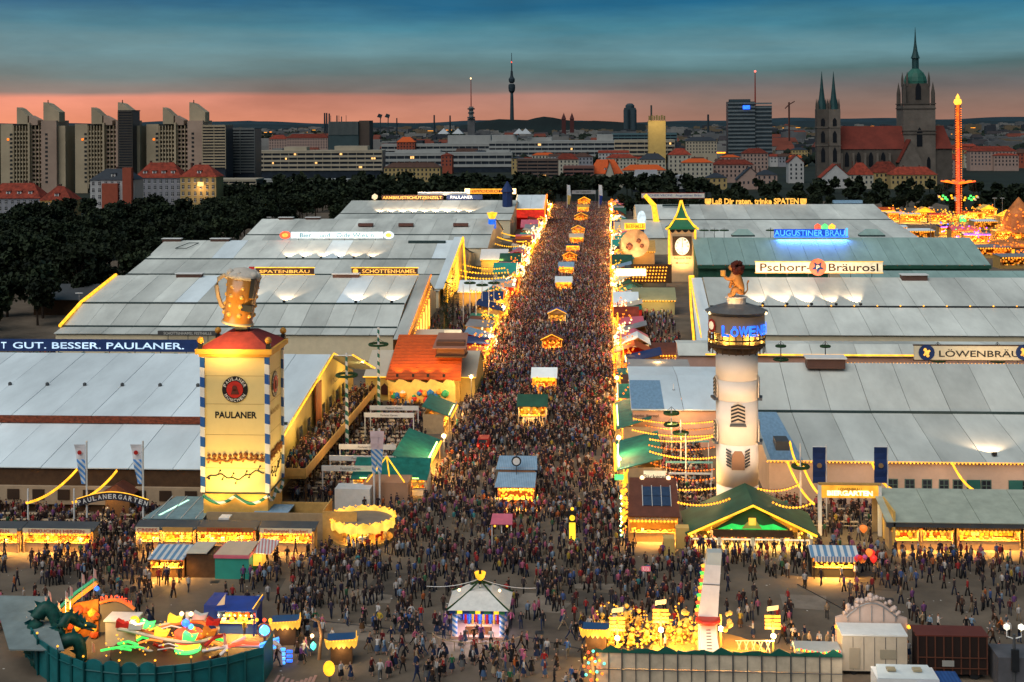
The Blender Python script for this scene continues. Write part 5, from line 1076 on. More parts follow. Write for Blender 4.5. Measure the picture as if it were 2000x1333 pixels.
# ================================================================ STALLS
def stall(label, w, d, h, roof='flat', rm=green, wm=tan, sign=None, sm=None, tm=None, e=60, bm=None, goods=None, name='fair_stall', cat='stall', group=None, awn=1.0, rise=1.5, r=.12, step=.5, lit=True, seed=0):
 """built facing -y at the origin; the caller moves it"""
 t = thing(name, label, cat, (0, 0, 0), group); rg = random.Random(seed + len(label) * 7)
 B(-w / 2, w / 2, d - .12, d, 0, h).build('back_wall', wm, t)
 for s_ in (-1, 1): B(s_ * w / 2 - .06, s_ * w / 2 + .06, .02, d - .13, 0, h - .02).build('side_wall', wm, t)
 B(-w / 2 + .07, w / 2 - .07, .05, .6, 0, 1.0).build('counter', wm, t); B(-w / 2 + .07, w / 2 - .07, -.02, .66, 1.01, 1.07).build('counter_top', ochre, t)
 k = MB(); x = -w / 2 + .2
 for row in range(max(2, int((h - 1.55) / .55))):
  x = -w / 2 + .2
  while x < w / 2 - .45:
   ww = rg.uniform(.15, .5); k.box(x, x + ww, d - .5, d - .2, .95 + row * .55, 1.0 + row * .55 + rg.uniform(.2, .45), rg.randrange(6)); x += ww + rg.uniform(.03, .15)
 x = -w / 2 + .3
 while x < w / 2 - .5: ww = rg.uniform(.2, .5); k.box(x, x + ww, .15, .5, 1.08, 1.1 + rg.uniform(.1, .35), rg.randrange(6)); x += ww + rg.uniform(.1, .5)
 k.build('goods', goods or [mat('goods_cream', (.7, .6, .4), .6), mat('goods_red', (.6, .08, .03), .6), mat('goods_brown', (.3, .12, .03), .6), shelfl, mat('goods_yellow', (.75, .5, .06), .6), shelf2], t, kind='stuff')
 if roof == 'flat': MB().slab((-w / 2 - .2, -awn, h - .12), (w / 2 + .2, -awn, h - .12), (w / 2 + .2, d + .15, h + .28), (-w / 2 - .2, d + .15, h + .28), .1).build('roof', rm, t)
 elif roof == 'slope': MB().slab((-w / 2 - .2, -awn, h - .35), (w / 2 + .2, -awn, h - .35), (w / 2 + .2, d + .15, h + 1.3), (-w / 2 - .2, d + .15, h + 1.3), .08).build('roof', rm, t)
 elif roof == 'gable':    # ridge across
  rf = MB().slab((-w / 2 - .25, -awn, h), (w / 2 + .25, -awn, h), (w / 2 + .25, d / 2, h + rise), (-w / 2 - .25, d / 2, h + rise), .1); rf.slab((-w / 2 - .25, d / 2, h + rise), (w / 2 + .25, d / 2, h + rise), (w / 2 + .25, d + .4, h), (-w / 2 - .25, d + .4, h), .1); rf.build('roof', rm, t)
 elif roof == 'front':    # gable to the front
  rf = MB().slab((-w / 2 - .3, -awn, h), (0, -awn, h + w * .28), (0, d + .3, h + w * .28), (-w / 2 - .3, d + .3, h), .1); rf.slab((0, -awn, h + w * .28), (w / 2 + .3, -awn, h), (w / 2 + .3, d + .3, h), (0, d + .3, h + w * .28), .1); rf.build('roof', rm, t)
  MB().extr([(-w / 2, -.02, h), (w / 2, -.02, h), (0, -.02, h + w * .27)], (0, .1, 0)).build('gable_board', sm or wm, t)
  MB().tube([(-w / 2 - .3, -awn - .05, h + .05), (0, -awn - .05, h + w * .28 + .05), (w / 2 + .3, -awn - .05, h + .05)], .09, 5).build('light_edge', bm or gold, t)
 if sm and roof != 'front': B(-w / 2 + .1, w / 2 - .1, -awn - .08, -awn - .01, h - .45, h + .12).build('fascia', sm, t)
 if sign: text(sign, t, tm or redp, (0, -awn - .09 if roof != 'front' else -.05, h - .15 if roof != 'front' else h + .45), min(w * .8, len(sign) * .42), .36)
 n = int(w / step); bulbs(t, [(-w / 2 + w * (i + .5) / n, -awn - .14, h - .5) for i in range(n)], bm or warm, r)
 k = MB()
 for s_ in (-1, 1): MB().box(s_ * (w / 2 - .1) - .06, s_ * (w / 2 - .1) + .06, -awn + .05, -awn + .17, 0, h - .45).build('post', wm, t)
 if e and lit: lamp('AREA', (0, -awn / 2, h - .25), e * w * 1.5, (1, .48, .09), w * .8, t, (0, -awn / 2 - .5, 0), sy=.5)
 return t
def put(t, x, y, rz=0, w=None, d=None, awn=1.0):
 t.location = (x, y, 0); t.rotation_euler = (0, 0, rz)
 if w:
  if abs(rz) < .1: keep(x - w / 2 - .2, x + w / 2 + .2, y - .4, y + d + .2)
  elif rz > 0: keep(x - d - .2, x + .4, y - w / 2, y + w / 2)
  else: keep(x - .4, x + d + .2, y - w / 2, y + w / 2)
 return t
# front left row: (px0, px1, base py, roof, label, sign)
def rowstall(px0, px1, py, label, sign, roof='flat', rm=darkgrey, wm=tan, sm=None, tm=None, h=2.65, d=1.7, e=110, **kw):
 a, b = at(px0, py), at(px1, py); w = b.x - a.x; t = stall(label, w, d, h, roof, rm, wm, sign, sm, tm, e, r=.15, step=.42, awn=.35, **kw); return put(t, (a.x + b.x) / 2, a.y, 0, w, d)
rowstall(-45, 40, 1078, 'brightly lit stall cut off by the left picture edge', 'MANDELN', sm=cream)
rowstall(46, 184, 1078, 'long lit sweets stall with striped fascia below the garden sign arch', 'LEBKUCHEN HERZEN', sm=cream, tm=redp)
rowstall(266, 316, 1076, 'small lit stall under the grey glass roof, right of the crowd gap', 'CREPES', sm=cream, e=120)
rowstall(318, 381, 1076, 'lit stall with hanging hearts under the grey glass roof', None, sm=ochre)
rowstall(386, 500, 1076, 'lit stall in front of the yellow tower with white name light', 'SCHMANKERL', sm=mat('fascia_wood', (.28, .14, .05), .7))
rowstall(508, 614, 1078, 'lit snack stall with white signs right of the yellow tower', 'Fischsemmel  Steckerl', sm=cream, e=90)
# grey glass roof and tan enclosures behind them
t = thing('glass_roof_annex', 'pale blue grey glass roof annex beside the garden entrance', 'building', (atY(340, 1010, 150).x, 150, 0)); x0, x1 = atY(285, 1010, 151).x, atY(400, 1010, 151).x
B(x0, x1, 151.4, 156.0, 0, 2.2).build('wall', lblue, t); MB().slab((x0 - .2, 150.2, 2.5), (x1, 150.2, 2.5), (x1, 157.2, 3.1), (x0 + 1.6, 157.2, 3.1), .1).build('roof', mat('glass_roof_pale', (.22, .32, .33), .25, .3, .6, spec=.6), t)
for i in range(4): x = x0 + (x1 - x0) * (i + .5) / 4; MB().tube([(x, 150.3, 2.55), (x + .3, 157.1, 3.15)], .06, 4).build('roof_bar', white, t)
MB().slab((x0 + 1.4, 151.2, 2.63), (x0 + 1.7, 151.2, 2.63), (x0 + 3.6, 156, 3.03), (x0 + 3.3, 156, 3.03), .02).build('light_strip', glow('greenish_tube', (.5, 1, .7), 1.2), t); keep(x0, x1, 151, 157)
x0, x1 = atY(402, 1025, 151).x, atY(632, 1025, 151).x
t = thing('board_enclosure', 'tan board enclosure with open top behind the snack stalls', 'wall', ((x0 + x1) / 2, 151, 0))
B(x0, x1, 151.3, 151.45, 0, 3.0).build('front_board', tan, t); B(x1 - .15, x1, 151.46, 156, 0, 3.4).build('side_board', ochre, t); B(xr + .8, x1, 155, 155.15, 0, 3.2).build('rear_board', ochre, t); B(x0 + 5.5, x0 + 9.5, 151.5, 154.8, 2.9, 3.0).build('cover_sheet', lblue, t); B(x0 + 2.2, x0 + 3.4, 148.6, 150, 2.95, 3.15).build('roof_box', white, t)
x2 = atY(700, 1040, 151).x; MB().box(x1 + .1, x2, 150, 150.2, 0, 3.6).solo('orange_board_wall', ochre, 'orange lit board wall between enclosure and carousel', 'wall'); keep(x0, x2, 151, 156)
# mid stalls in the plaza
def boxstall(px0, px1, py, label, rm, wm, d=4, h=2.7, sign=None, **kw):
 a, b = at(px0, py), at(px1, py); w = b.x - a.x; t = stall(label, w, d, h, kw.pop('roof', 'gable'), rm, wm, sign, kw.pop('sm', None), None, kw.pop('e', 80), **kw); return put(t, (a.x + b.x) / 2, a.y, 0, w, d)
boxstall(296, 360, 1128, 'stall with blue striped roof and brown cabin beside teal kiosk', stripeb, brown, roof='flat', h=2.3, e=160, d=2.8, awn=.7)
a = at(362, 1128); B(a.x + .1, a.x + 4.2, a.y, a.y + 3, 0, 2.4).solo('brown_cabin', brown, 'plain dark brown cabin joined to the blue striped stall', 'cabin'); B(a.x + .2, a.x + 2.4, a.y - .3, a.y + 3.4, 2.6, 2.7).solo('cream_awning', mat('cream_cloth', (.55, .5, .4), .7), 'small cream awning over the brown cabin', 'awning'); keep(a.x, a.x + 4.4, a.y, a.y + 3)
a, b = at(420, 1131), at(487, 1131); t = thing('teal_kiosk', 'teal kiosk with pink edged cream roof and striped side awning', 'kiosk', ((a.x + b.x) / 2, a.y, 0))
B(a.x, b.x, a.y, a.y + 3.6, 0, 2.2).build('wall', mat('kiosk_teal', (.03, .30, .24), .6), t); B(a.x - .1, b.x + .1, a.y - .15, a.y + 3.8, 2.21, 2.55).build('pink_edge', pink, t); MB().slab((a.x, a.y - .1, 2.6), (b.x, a.y - .1, 2.6), (b.x + .2, a.y + 3.4, 2.95), (a.x + .4, a.y + 3.4, 2.95), .08).build('roof', mat('roof_cream', (.55, .42, .3), .7), t)
MB().slab((b.x + .2, a.y + 1.2, 2.4), (b.x + 2.0, a.y + 1.2, 2.3), (b.x + 2.4, a.y + 4, 2.9), (b.x + .3, a.y + 4, 3.1), .06).build('side_awning', mat('awning_stripe_pinkish', (.5, .2, .2), .6, .1, 1, stripe=((1, .2, 0), .35, (.6, .6, .58))), t); B(b.x + .05, b.x + 1.0, a.y + 1.6, a.y + 3.2, .9, 2.1).build('lit_counter', shelf2, t); lamp('POINT', (b.x + 1, a.y + .8, 2.1), 40, (1, .65, .25), .1, t); keep(a.x, b.x + 2, a.y, a.y + 4)
# blue stall near dragon ride
a, b = at(395, 1238), at(506, 1238); w = b.x - a.x
t = put(stall('blue tarpaulin stall with cream wings and bright menu counter near the dragon ride', w * .68, 2.2, 2.5, 'flat', blue, blue, None, None, None, 200, awn=.5, name='blue_stall', bm=wwhite), a.x + w * .62, a.y, 0, w * .7, 3)
B(-w * .6, -w * .35, .2, 3.6, 0, 2.6).build('side_tent', blue, t); MB().slab((w * .30, -.5, 2.6), (w * .39, -.7, 3.3), (w * .40, 1.2, 3.4), (w * .31, 1.4, 2.7), .08).build('yellow_horn', gold, t); MB().extr([(-w * .34, -.4, 2.8), (-w * .2, -.4, 2.9), (-w * .18, -.4, 3.9)], (0, .1, 0)).build('cream_wing', cream, t)
# striped stall at right
a, b = at(1580, 1128), at(1678, 1128); w = b.x - a.x
t = put(stall('stall with blue and white striped roof and balloons on the right plaza', w * .86, 2.6, 2.3, 'gable', stripeb, mat('black_board', (.02, .018, .02), .7), None, mat('valance_stripe', (.1, .2, .4), .7, .1, 1, stripe=((1, 0, 0), .3, (.6, .6, .6))), None, 150, rise=.7, awn=.6), (a.x + b.x) / 2, a.y, 0, w, 3)
def balloons(x, y, z, label, cols, n=7, R=.28):
 t = thing('balloon_bunch', label, 'balloons', (x, y, z - 1.5)); rg = random.Random(int(x * 7)); k = MB()
 for i in range(n):
  p = (x + rg.uniform(-.5, .5), y + rg.uniform(-.4, .4), z + rg.uniform(-.4, .5)); MB().lathe(p, [(.04, -R * 1.2), (R * .8, -R * .4), (R, .1), (R * .7, R * .8), (.05, R * 1.05)], 8).build('balloon', cols[i % len(cols)], t, True); k.tube([(x, y, z - 1.5), p], .012, 3)
 k.build('balloon_string', darkgrey, t)
br = glow('balloon_red', (.8, .03, .02), .55); bo = glow('balloon_orange', (.9, .2, .03), .6); bp = mat('balloon_pink', (.7, .12, .35), .4); bb = mat('balloon_blue', (.08, .15, .55), .4)
p = at(1680, 1092, 2.5); balloons(p.x, p.y, 2.6, 'balloons in pink and orange right of the striped stall', [bo, bp, br]); p = at(1699, 1085, 2.4); balloons(p.x, p.y, 2.4, 'single pair of red balloons behind the striped stall', [br, bo], 3, .4); p = at(1697, 1067 - 17, 3); balloons(p.x + .6, p.y + 4, 2.5, 'orange balloons in the gateway right of the striped stall', [bo], 2, .4)
# solar kiosk at the street corner
a, b = at(1213, 1058), at(1325, 1058); w = b.x - a.x; cx_ = (a.x + b.x) / 2
t = put(stall('corner kiosk with red brown roof, solar panels and glowing fronts', w * .84, 5, 3.0, 'none', rbrown, ochre, 'SCHMANKERL', ochre, cream, 150, r=.2, step=.4, awn=.4), cx_ + .4, a.y, 0, w * .84, 5)
MB().slab((-w * .44, -.7, 3.1), (w * .46, -.7, 3.1), (w * .44, 4.2, 6.2), (-w * .40, 4.2, 6.2), .15).build('roof', rbrown, t)
rn = Vector((0, 4.9, 3.1)).normalized()
for i in range(3):
 for j in range(2):
  o0 = Vector((-w * .17 + i * w * .165, -.7 + 1.5 * rn.y + .0 + j * 1.45 * rn.y, 3.15 + 1.5 * rn.z + j * 1.45 * rn.z)); MB().slab(o0, o0 + Vector((w * .155, 0, 0)), o0 + Vector((w * .155, 0, 0)) + rn * 1.36, o0 + rn * 1.36, -.06).build('solar_panel', solar, t)
k = MB();
for i in range(4): x = -w * .175 + i * w * .165; k.tube([Vector((x, -.7, 3.2)) + rn * 1.4, Vector((x, -.7, 3.2)) + rn * 4.5], .04, 4)
k.build('panel_rail', white, t, kind='stuff'); B(-w * .14, w * .26, 4.3, 4.6, 5.6, 6.9).build('roof_sign', signwarm, t); text('Bäckerei', t, brown, (w * .06, 4.3, 6.3), 2.6, .5)
for s_ in (-.17, .3): MB().ball((s_ * w, 4.1, 6.2), .3).build('globe_lamp', wwhite, t)
MB().tube([(-w * .46, 4.0, 5.6), (-w * .46, 4.0, 6.6), (-w * .42, 4, 7.2)], .3, 6, None, .12).build('gold_figure', gold, t); p = []
rg = random.Random(2); bulbs(t, [(-w * .5 + rg.uniform(-.3, .3), rg.uniform(-.8, 5), rg.uniform(1, 6.0)) for _ in range(60)], warm, .2); bulbs(t, [(-w * .56 + rg.uniform(-.1, .1), rg.uniform(-.8, .4), .8 + i * .45) for i in range(11)], glow('greenish_white_bulb', (.5, 1, .6), 2), .16)
B(-w * .66, -w * .5, 3, 3.5, 6.2, 6.7).build('green_neon_sign', gneon, t)
# green gabled hall
x0, x1 = atY(1338, 1040, 150).x, atY(1600, 1040, 150).x; xm = atY(1470, 1000, 150).x; za = zat(986, 150, 1470); ze = zat(1040, 150, 1345)
GH = thing('green_roof_hall', 'open beer hall with green gabled roof, gold neon and green lit gable', 'hall', (xm, 150, 0))
MB().slab((x0, 149.6, ze), (xm, 149.6, za + .25), (xm, 158, za + .25), (x0, 158, ze), .2).build('roof_slope', dgreen, GH); MB().slab((xm, 149.6, za + .25), (x1, 149.6, ze), (x1, 158, ze), (xm, 158, za + .25), .2).build('roof_slope', dgreen, GH)
MB().tube([(x0 + .3, 149.5, ze - .12), (xm, 149.5, za + .0), (x1 - .3, 149.5, ze - .12)], .14, 6).build('neon_edge', gold, GH)
MB().extr([(xm - 4.2, 150.2, ze + .35), (xm + 4.2, 150.2, ze + .35), (xm, 150.2, za - .25)], (0, .2, 0)).build('gable', mat('gable_wood_dark_green', (.04, .10, .04), .7), GH); MB().extr([(xm - 3.8, 150.08, ze + .38), (xm + 3.8, 150.08, ze + .38), (xm + 2.3, 150.08, ze + 1.0), (xm + 1.2, 150.08, ze + .8), (xm, 150.08, ze + 1.1), (xm - 1.2, 150.08, ze + .8), (xm - 2.3, 150.08, ze + 1.0)], (0, .1, 0)).build('green_light_strip', glow('green_lit_gable', (.03, .65, .10), .7), GH)
MB().extr([(xm - 1.2, 150.0, ze + .5), (xm + 1.0, 150.0, ze + .5), (xm + .3, 150.0, ze + 1.5), (xm - .6, 150.0, ze + 1.2)], (0, .15, 0)).build('gable_figure', ochre, GH); B(xm - .45, xm + .35, 149.9, 150, ze + .9, ze + 1.7).build('gable_sign', shelf2, GH)
B(xm - 4.4, xm + 4.4, 149.9, 150.15, ze - .45, ze + .33).build('gable_beam', brown, GH)
xs = [x0 + .5, atY(1405, 1060, 150).x, atY(1470, 1060, 150).x, atY(1527, 1060, 150).x, x1 - .9]
for i in range(4): MB().tube([(xs[i] + .2, 149.7, ze - 1.25), (xs[i] + .25, 149.7, ze - .62), (xs[i + 1] - .25, 149.7, ze - .62), (xs[i + 1] - .2, 149.7, ze - 1.25)], .1, 6).build('neon_frame', signwarm, GH)
for xx in xs: B(xx - .16, xx + .16, 149.75, 150.05, 0, ze - .5).build('post', mat('post_white_warm', (.7, .6, .45), .6), GH)
B(x0 + .5, x1 - .5, 156.6, 156.8, 0, ze - .1).build('back_wall', ochre, GH); B(xs[1] + .5, xs[3] - .5, 153.5, 154.3, 0, 1.1).build('bar_counter', rbrown, GH)
bulbs(GH, [(x0 + .8 + i * .5, 151 + (i % 3) * 1.6, ze - .75) for i in range(int((x1 - x0 - 1.4) / .5))], warm, .15)
for i in range(4): lamp('AREA', ((xs[i] + xs[i + 1]) / 2, 151.5, ze - .5), 800, (1, .55, .12), 3, GH, ((xs[i] + xs[i + 1]) / 2, 151.7, 0), sy=2)
lamp('POINT', (xm, 149.2, ze + 1), 15, (.1, 1, .3), .2, GH); keep(x0 + .4, x1 - .4, 152.6, 157)
for i, (px0, px1, py, h_) in enumerate(((1296, 1318, 1086, 1.9), (1320, 1346, 1072, 2.3))): a, b = at(px0, py), at(px1, py); B(a.x, b.x, a.y, a.y + 1.4, 0, h_).solo('crate_box', mat('crate_yellowish', (.62, .42, .13), .7), ['lower yellow crate box between corner kiosk and green hall', 'taller yellow crate box against the green hall'][i], 'crate'); keep(a.x, b.x, a.y, a.y + 1.4)
# garden gate
x0, x1 = atY(1604, 960, 155.5).x, atY(1716, 960, 155.5).x; z0, z1 = zat(973, 155.5, 1660), zat(950, 155.5, 1660)
t = thing('garden_gate', 'white posted garden gate with glowing yellow LÖWENBRÄU BIERGARTEN board', 'gate', ((x0 + x1) / 2, 155.5, 0)); B(x0, x1, 155.5, 155.9, z0, z1).build('board', glow('board_lit_yellow', (1, .45, .04), .6), t)
for xx in (x0 - .15, x1 + .15): B(xx - .2, xx + .2, 155.5, 155.9, 0, z1 + .1).build('post', white, t)
text('LÖWENBRÄU', t, brown, ((x0 + x1) / 2, 155.5, z1 - .32), 2.6, .36); text('BIERGARTEN', t, wwhite, ((x0 + x1) / 2, 155.49, z0 + .55), 5.2, .6, bold=.05)
B(x0 - .3, x1 + .3, 155.45, 155.95, z1 + .11, z1 + .3).build('top_rail', ochre, t); lamp('AREA', ((x0 + x1) / 2, 154.5, z0), 160, (1, .65, .15), 4, t, ((x0 + x1) / 2, 154.5, 0), sy=.4); B(x1 + .4, x1 + .6, 149.5, 155.4, 0, 4.6).build('side_wall', mat('wall_gold_lit', (.65, .42, .12), .7), t)
for i, px in enumerate((1600, 1720)):
 a = atY(px, 910, 160); ww = .75; t = thing('long_banner', 'long blue hanging banner on a tall pole, %s of the gate board' % ('just left' if i == 0 else 'just right'), 'banner', (a.x, 160, 0))
 zt_, zb_ = zat(874, 160, px), zat(944, 160, px); k = MB(); n = 6
 for j in range(n):
  za_, zz = zb_ + (zt_ - zb_) * j / n, zb_ + (zt_ - zb_) * (j + 1) / n; k.slab((a.x - ww, 160 + .08 * math.sin(j * 1.7), za_), (a.x + ww, 160 + .08 * math.sin(j * 1.7 + .6), za_), (a.x + ww, 160 + .08 * math.sin(j * 1.7 + 2.3), zz), (a.x - ww, 160 + .08 * math.sin(j * 1.7 + 1.7), zz), .03)
 k.build('cloth', navy, t); disc(MB(), (a.x, 159.84, (zt_ + zb_) / 2), .3, (1, 0, 0), (0, 0, 1), 12, .05).build('emblem', mat('emblem_dull_gold', (.25, .16, .08), .6), t); MB().tube([(a.x + ww + .1, 160.15, 0), (a.x + ww + .1, 160.15, zt_ + .3)], .07, 6).build('pole', white, t); MB().tube([(a.x - ww, 160.1, zt_ + .05), (a.x + ww + .1, 160.1, zt_ + .05)], .05, 5).build('crossbar', white, t)
# right stall block with sheet roof
x0, x1 = atY(1737, 1040, 148).x, 62
t = thing('stall_hall_roof', 'long grey sheet roof over the lit stalls at the right', 'roof', (x0, 148, 0)); n = 6
me = MB().slab((0, 0, 0), ((x1 - x0) / n - .05, 0, 0), ((x1 - x0) / n - .05, 8.2, 1.5), (0, 8.2, 1.5), .1).mesh('roof_panel', mat('sheet_grey_green', (.38, .42, .34), .5, .2, .6))
for i in range(n): link(me, 'roof_panel', t, (x0 + (x1 - x0) * i / n, 149.4, 3.5))
B(x0, x1, 149.5, 149.7, 2.9, 3.4).build('fascia', darkgrey, t); B(x0, x1, 157.2, 157.4, 0, 4.6).build('rear_wall', tan, t); keep(x0, x1, 149, 157)
for i, (p0_, p1_, l_, s_) in enumerate(((1738, 1795, 'lit stall with white counter, left one under the long grey roof', 'Grillwurst'), (1799, 1862, 'lit stall with curly sign, middle one under the long grey roof', 'Heisse Maroni'), (1870, 1992, 'wide lit orange stall, right one under the long grey roof', 'Hendl Braterei'), (2000, 2110, 'lit stall at the right picture edge under the long grey roof', 'Zuckerwatte'))):
 rowstall(p0_, p1_, 1074, l_, s_, rm=mat('blue_grey_corrugated', (.12, .18, .26), .5), sm=ochre if i != 1 else brown, tm=cream, d=2.6, h=2.7, e=130)
# carousel with round roof
c = at(697, 1074); R_ = 3.65; cz = zat(1022, c.y + 3, 697)
CR = thing('carousel', 'round carousel with flat brown roof and gold scalloped lit rim', 'carousel', (c.x, c.y + R_, 0)); cy_ = c.y + R_
MB().lathe((c.x, cy_, 0), [(R_ * .96, cz + .1), (R_ * .96, cz + .25), (.5, cz + .55)], 32).build('roof', mat('carousel_roof', (.24, .19, .14), .7), CR)
n = 16
for i in range(n):
 a = 2 * math.pi * i / n; b = 2 * math.pi * (i + 1) / n; m_ = (a + b) / 2; P_ = lambda q, r_, z: (c.x + r_ * math.cos(q), cy_ + r_ * math.sin(q), z)
 MB().extr([P_(a, R_, cz - .25), P_(m_, R_ * 1.01, cz - .5), P_(b, R_, cz - .25), P_(b, R_, cz + .55), P_(m_, R_ * 1.01, cz + .9), P_(a, R_, cz + .55)], (.08 * math.cos(m_), .08 * math.sin(m_), 0)).build('rim_board', glow('rim_gold', (.95, .55, .08), .85), CR)
bulbs(CR, [(c.x + (R_ + .15) * math.cos(q), cy_ + (R_ + .15) * math.sin(q), cz + .6 + .2 * math.cos(q * 16)) for q in [i * math.pi / 40 for i in range(80)]], warm, .11)
MB().lathe((c.x, cy_, 0), [(.9, 0), (.9, cz)], 12).build('centre_drum', mat('drum_gold', (.7, .4, .1), .5), CR); MB().lathe((c.x, cy_, 0), [(R_ * .95, .02), (R_ * .95, .3)], 32).build('platform', ochre, CR)
def horse(x, y, a, m_):
 k = MB(); q = Euler((0, 0, a)).to_matrix(); T = lambda *v: Vector((x, y, .9)) + q @ Vector(v)
 k.tube([T(-.45, 0, 0), T(-.2, 0, .08), T(.3, 0, .05), T(.5, 0, .15)], .2, 6, None, .16); k.tube([T(.42, 0, .1), T(.62, 0, .45), T(.7, 0, .62)], .14, 5, None, .1); k.tube([T(.66, 0, .62), T(.95, 0, .45)], .1, 5, None, .06)
 for sx, sy, fx in ((.38, .1, .3), (.38, -.1, .05), (-.4, .1, -.25), (-.4, -.1, -.05)): k.tube([T(sx, sy, -.05), T(sx + fx * .5, sy, -.3), T(sx + fx * .3, sy, -.6)], .06, 4, None, .04)
 k.tube([T(-.48, 0, .05), T(-.7, 0, -.1), T(-.72, 0, -.35)], .06, 4, None, .02); h_ = k.build('horse', m_, CR); MB().tube([(x, y, .3), (x, y, cz)], .03, 5).build('pole', gold, CR)
for i in range(8): a = i * math.pi / 4 + .2; horse(c.x + 2.6 * math.cos(a), cy_ + 2.6 * math.sin(a), a + math.pi / 2, [white, redp, mat('horse_gold', (.7, .4, .1), .5)][i % 3])
lamp('POINT', (c.x, cy_ - 2.2, cz - .5), 260, (1, .6, .15), .3, CR); lamp('POINT', (c.x + 2.4, cy_ + 1, cz - .5), 160, (1, .6, .15), .3, CR); keep(c.x - R_, c.x + R_, c.y, c.y + 2 * R_)
# pyramid of light bars and small white cabin behind it
a = at(765, 985); t = thing('light_tripod', 'small open tripod of gold light bars at the street corner', 'lamp', (a.x, a.y, 0))
for dx, dy in ((-2.4, -1), (2.4, -1), (0, 2)): MB().tube([(a.x - .6 + dx, a.y + dy, 3), (a.x - .6, a.y, 6)], .09, 5).build('light_bar', gold, t)
B(a.x - 3.4, a.x + 2.2, a.y - .8, a.y + 3, 0, 2.9).build('cabin', mat('cabin_pinkish', (.45, .25, .15), .7), t); keep(a.x - 3.4, a.x + 2.2, a.y - 1, a.y + 3)
# green awning stalls (left side of street)
def side(label, x, y, w, d, h, face, rm, wm=tan, roof='slope', **kw):
 t = stall(label, w, d, h, roof, rm, wm, kw.pop('sign', None), kw.pop('sm', None), kw.pop('tm', None), kw.pop('e', 90), **kw); return put(t, x, y, rad(90) if face == 'E' else rad(-90), w, d)
side('long stall with bright green awning at the left street corner', -24.0, 181, 15, 3.4, 3.0, 'E', green, e=120, r=.2); side('shorter green awning stall just beyond the long green one', -24.3, 208, 9, 3.2, 3.0, 'E', green, sm=white, r=.2)
a = at(675, 990);
t = put(stall('low stall with two part teal green roof facing the carousel', 9.5, 3.5, 2.7, 'slope', green, white, None, None, None, 60), at(735, 1000).x + .6, 169.5, 0, 10, 4)
a = at(700, 1003); B(a.x - 3.2, a.x + 1.2, 163, 165.6, 0, 2.6).solo('white_cabin', white, 'low whitish flat cabin behind the carousel', 'cabin'); keep(a.x - 3.3, a.x + 1.3, 162.8, 165.8)
side('green sheet roof stall by the right street edge, nearer one', 2.8, 180, 15, 4.8, 3.2, 'W', green, e=110, r=.2); side('green sheet roof stall by the right street edge, farther one', 3.0, 204, 18, 4, 3.3, 'W', green, r=.2)
a = at(1205, 935, 3); lamp('POINT', (2.2, 172.5, 4.2), 260, (1, .8, .5), .15); MB().ball((2.2, 172.8, 4.2), .35).solo('bright_globe', wwhite, 'very bright white globe lamp at the right street edge', 'lamp')
a = at(1270, 950); B(4.5, 9.2, 164.5, 168, 0, 3).solo('white_cabin', white, 'white cabin between green sheet roof stall and solar kiosk', 'cabin'); keep(4.4, 9.3, 164, 168.2)
# orange roofed ghost house
GHx0, GHx1 = -36.6, -23.8; t = thing('orange_roof_house', 'large orange tiled roof house with dormer cabin and cloud painted front', 'building', (-30, 224, 0))
B(GHx0 + .4, GHx1 - .4, 226, 237, 0, 4.6).build('wall', yellowp, t); MB().slab((GHx0, 223.5, 4.4), (GHx1, 223.5, 4.4), (GHx1 - .3, 231, 10.8), (GHx0 + 1.2, 231, 10.8), .2).build('roof', orroof, t); MB().slab((GHx0 + 1.2, 231, 10.8), (GHx1 - .3, 231, 10.8), (GHx1, 238.5, 4.4), (GHx0, 238.5, 4.4), .2).build('rear_roof', orroof, t)
k = MB()
for s_ in range(14): z = 4.75 + s_ * .44; k.box(GHx0 + .2 + s_ * .07, GHx1 - .2, 223.9 + s_ * .515, 223.98 + s_ * .515, z + .0, z + .07)
k.build('tile_course', mat('tile_dark_orange', (.35, .07, .02), .8), t, kind='stuff')
B(-28.4, -23.2, 225.5, 230.5, 7.8, 8.0).build('dormer_floor', brown, t); B(-28.2, -23.4, 226, 230.5, 8.01, 10.4).build('dormer', mat('dormer_brown', (.16, .07, .04), .7), t); MB().slab((-28.8, 225.2, 9.4), (-23.0, 225.2, 9.4), (-23.2, 231, 11.2), (-28.4, 231, 11.2), .12).build('dormer_roof', mat('dormer_roof_pinkbrown', (.33, .16, .11), .7), t); MB().box(-27.4, -24.4, 230.9, 231.2, 10.9, 11.6).build('white_tube', signwarm, t)
for x in (-34.5, -31.8, -29.3, -26.6): MB().box(x - .2, x + .2, 223.0, 223.3, 4.9, 5.4).build('floodlight', black, t); lamp('SPOT', (x, 223.2, 5.6), 520, (1, .45, .06), .12, t, (x, 228, 8.7), 95)
k = MB(); rg = random.Random(6)
pts = [(-36, 222.6, .6), (-24.6, 222.6, .6), (-24.6, 222.6, 3.6)]
for i in range(9): x = -24.8 - i * 1.35; pts += [(x, 222.6, 4.2 + .4 * (i % 2)), (x - .6, 222.6, 4.0 + .5 * ((i + 1) % 2))]
pts.append((-36, 222.6, 3.4)); MB().extr(pts, (0, .3, 0)).build('cloud_board', mat('cloud_gold', (.85, .55, .14), .6, .2, 1), t)
for i in range(26): k.ball((rg.uniform(-35.5, -25.2), 222.5, rg.uniform(.9, 2.9)), rg.uniform(.35, .8), rg.randrange(5))
k.build('painted_blob', [mat('mural_blue', (.02, .15, .4), .6), mat('mural_white', (.75, .7, .6), .6), mat('mural_orange', (.8, .28, .03), .6), mat('mural_green', (.04, .3, .12), .6), mat('mural_red', (.6, .04, .03), .6)], t, kind='stuff')
for x in (-34, -30, -26): lamp('POINT', (x, 219.8, 3.4), 130, (1, .66, .25), .2, t)
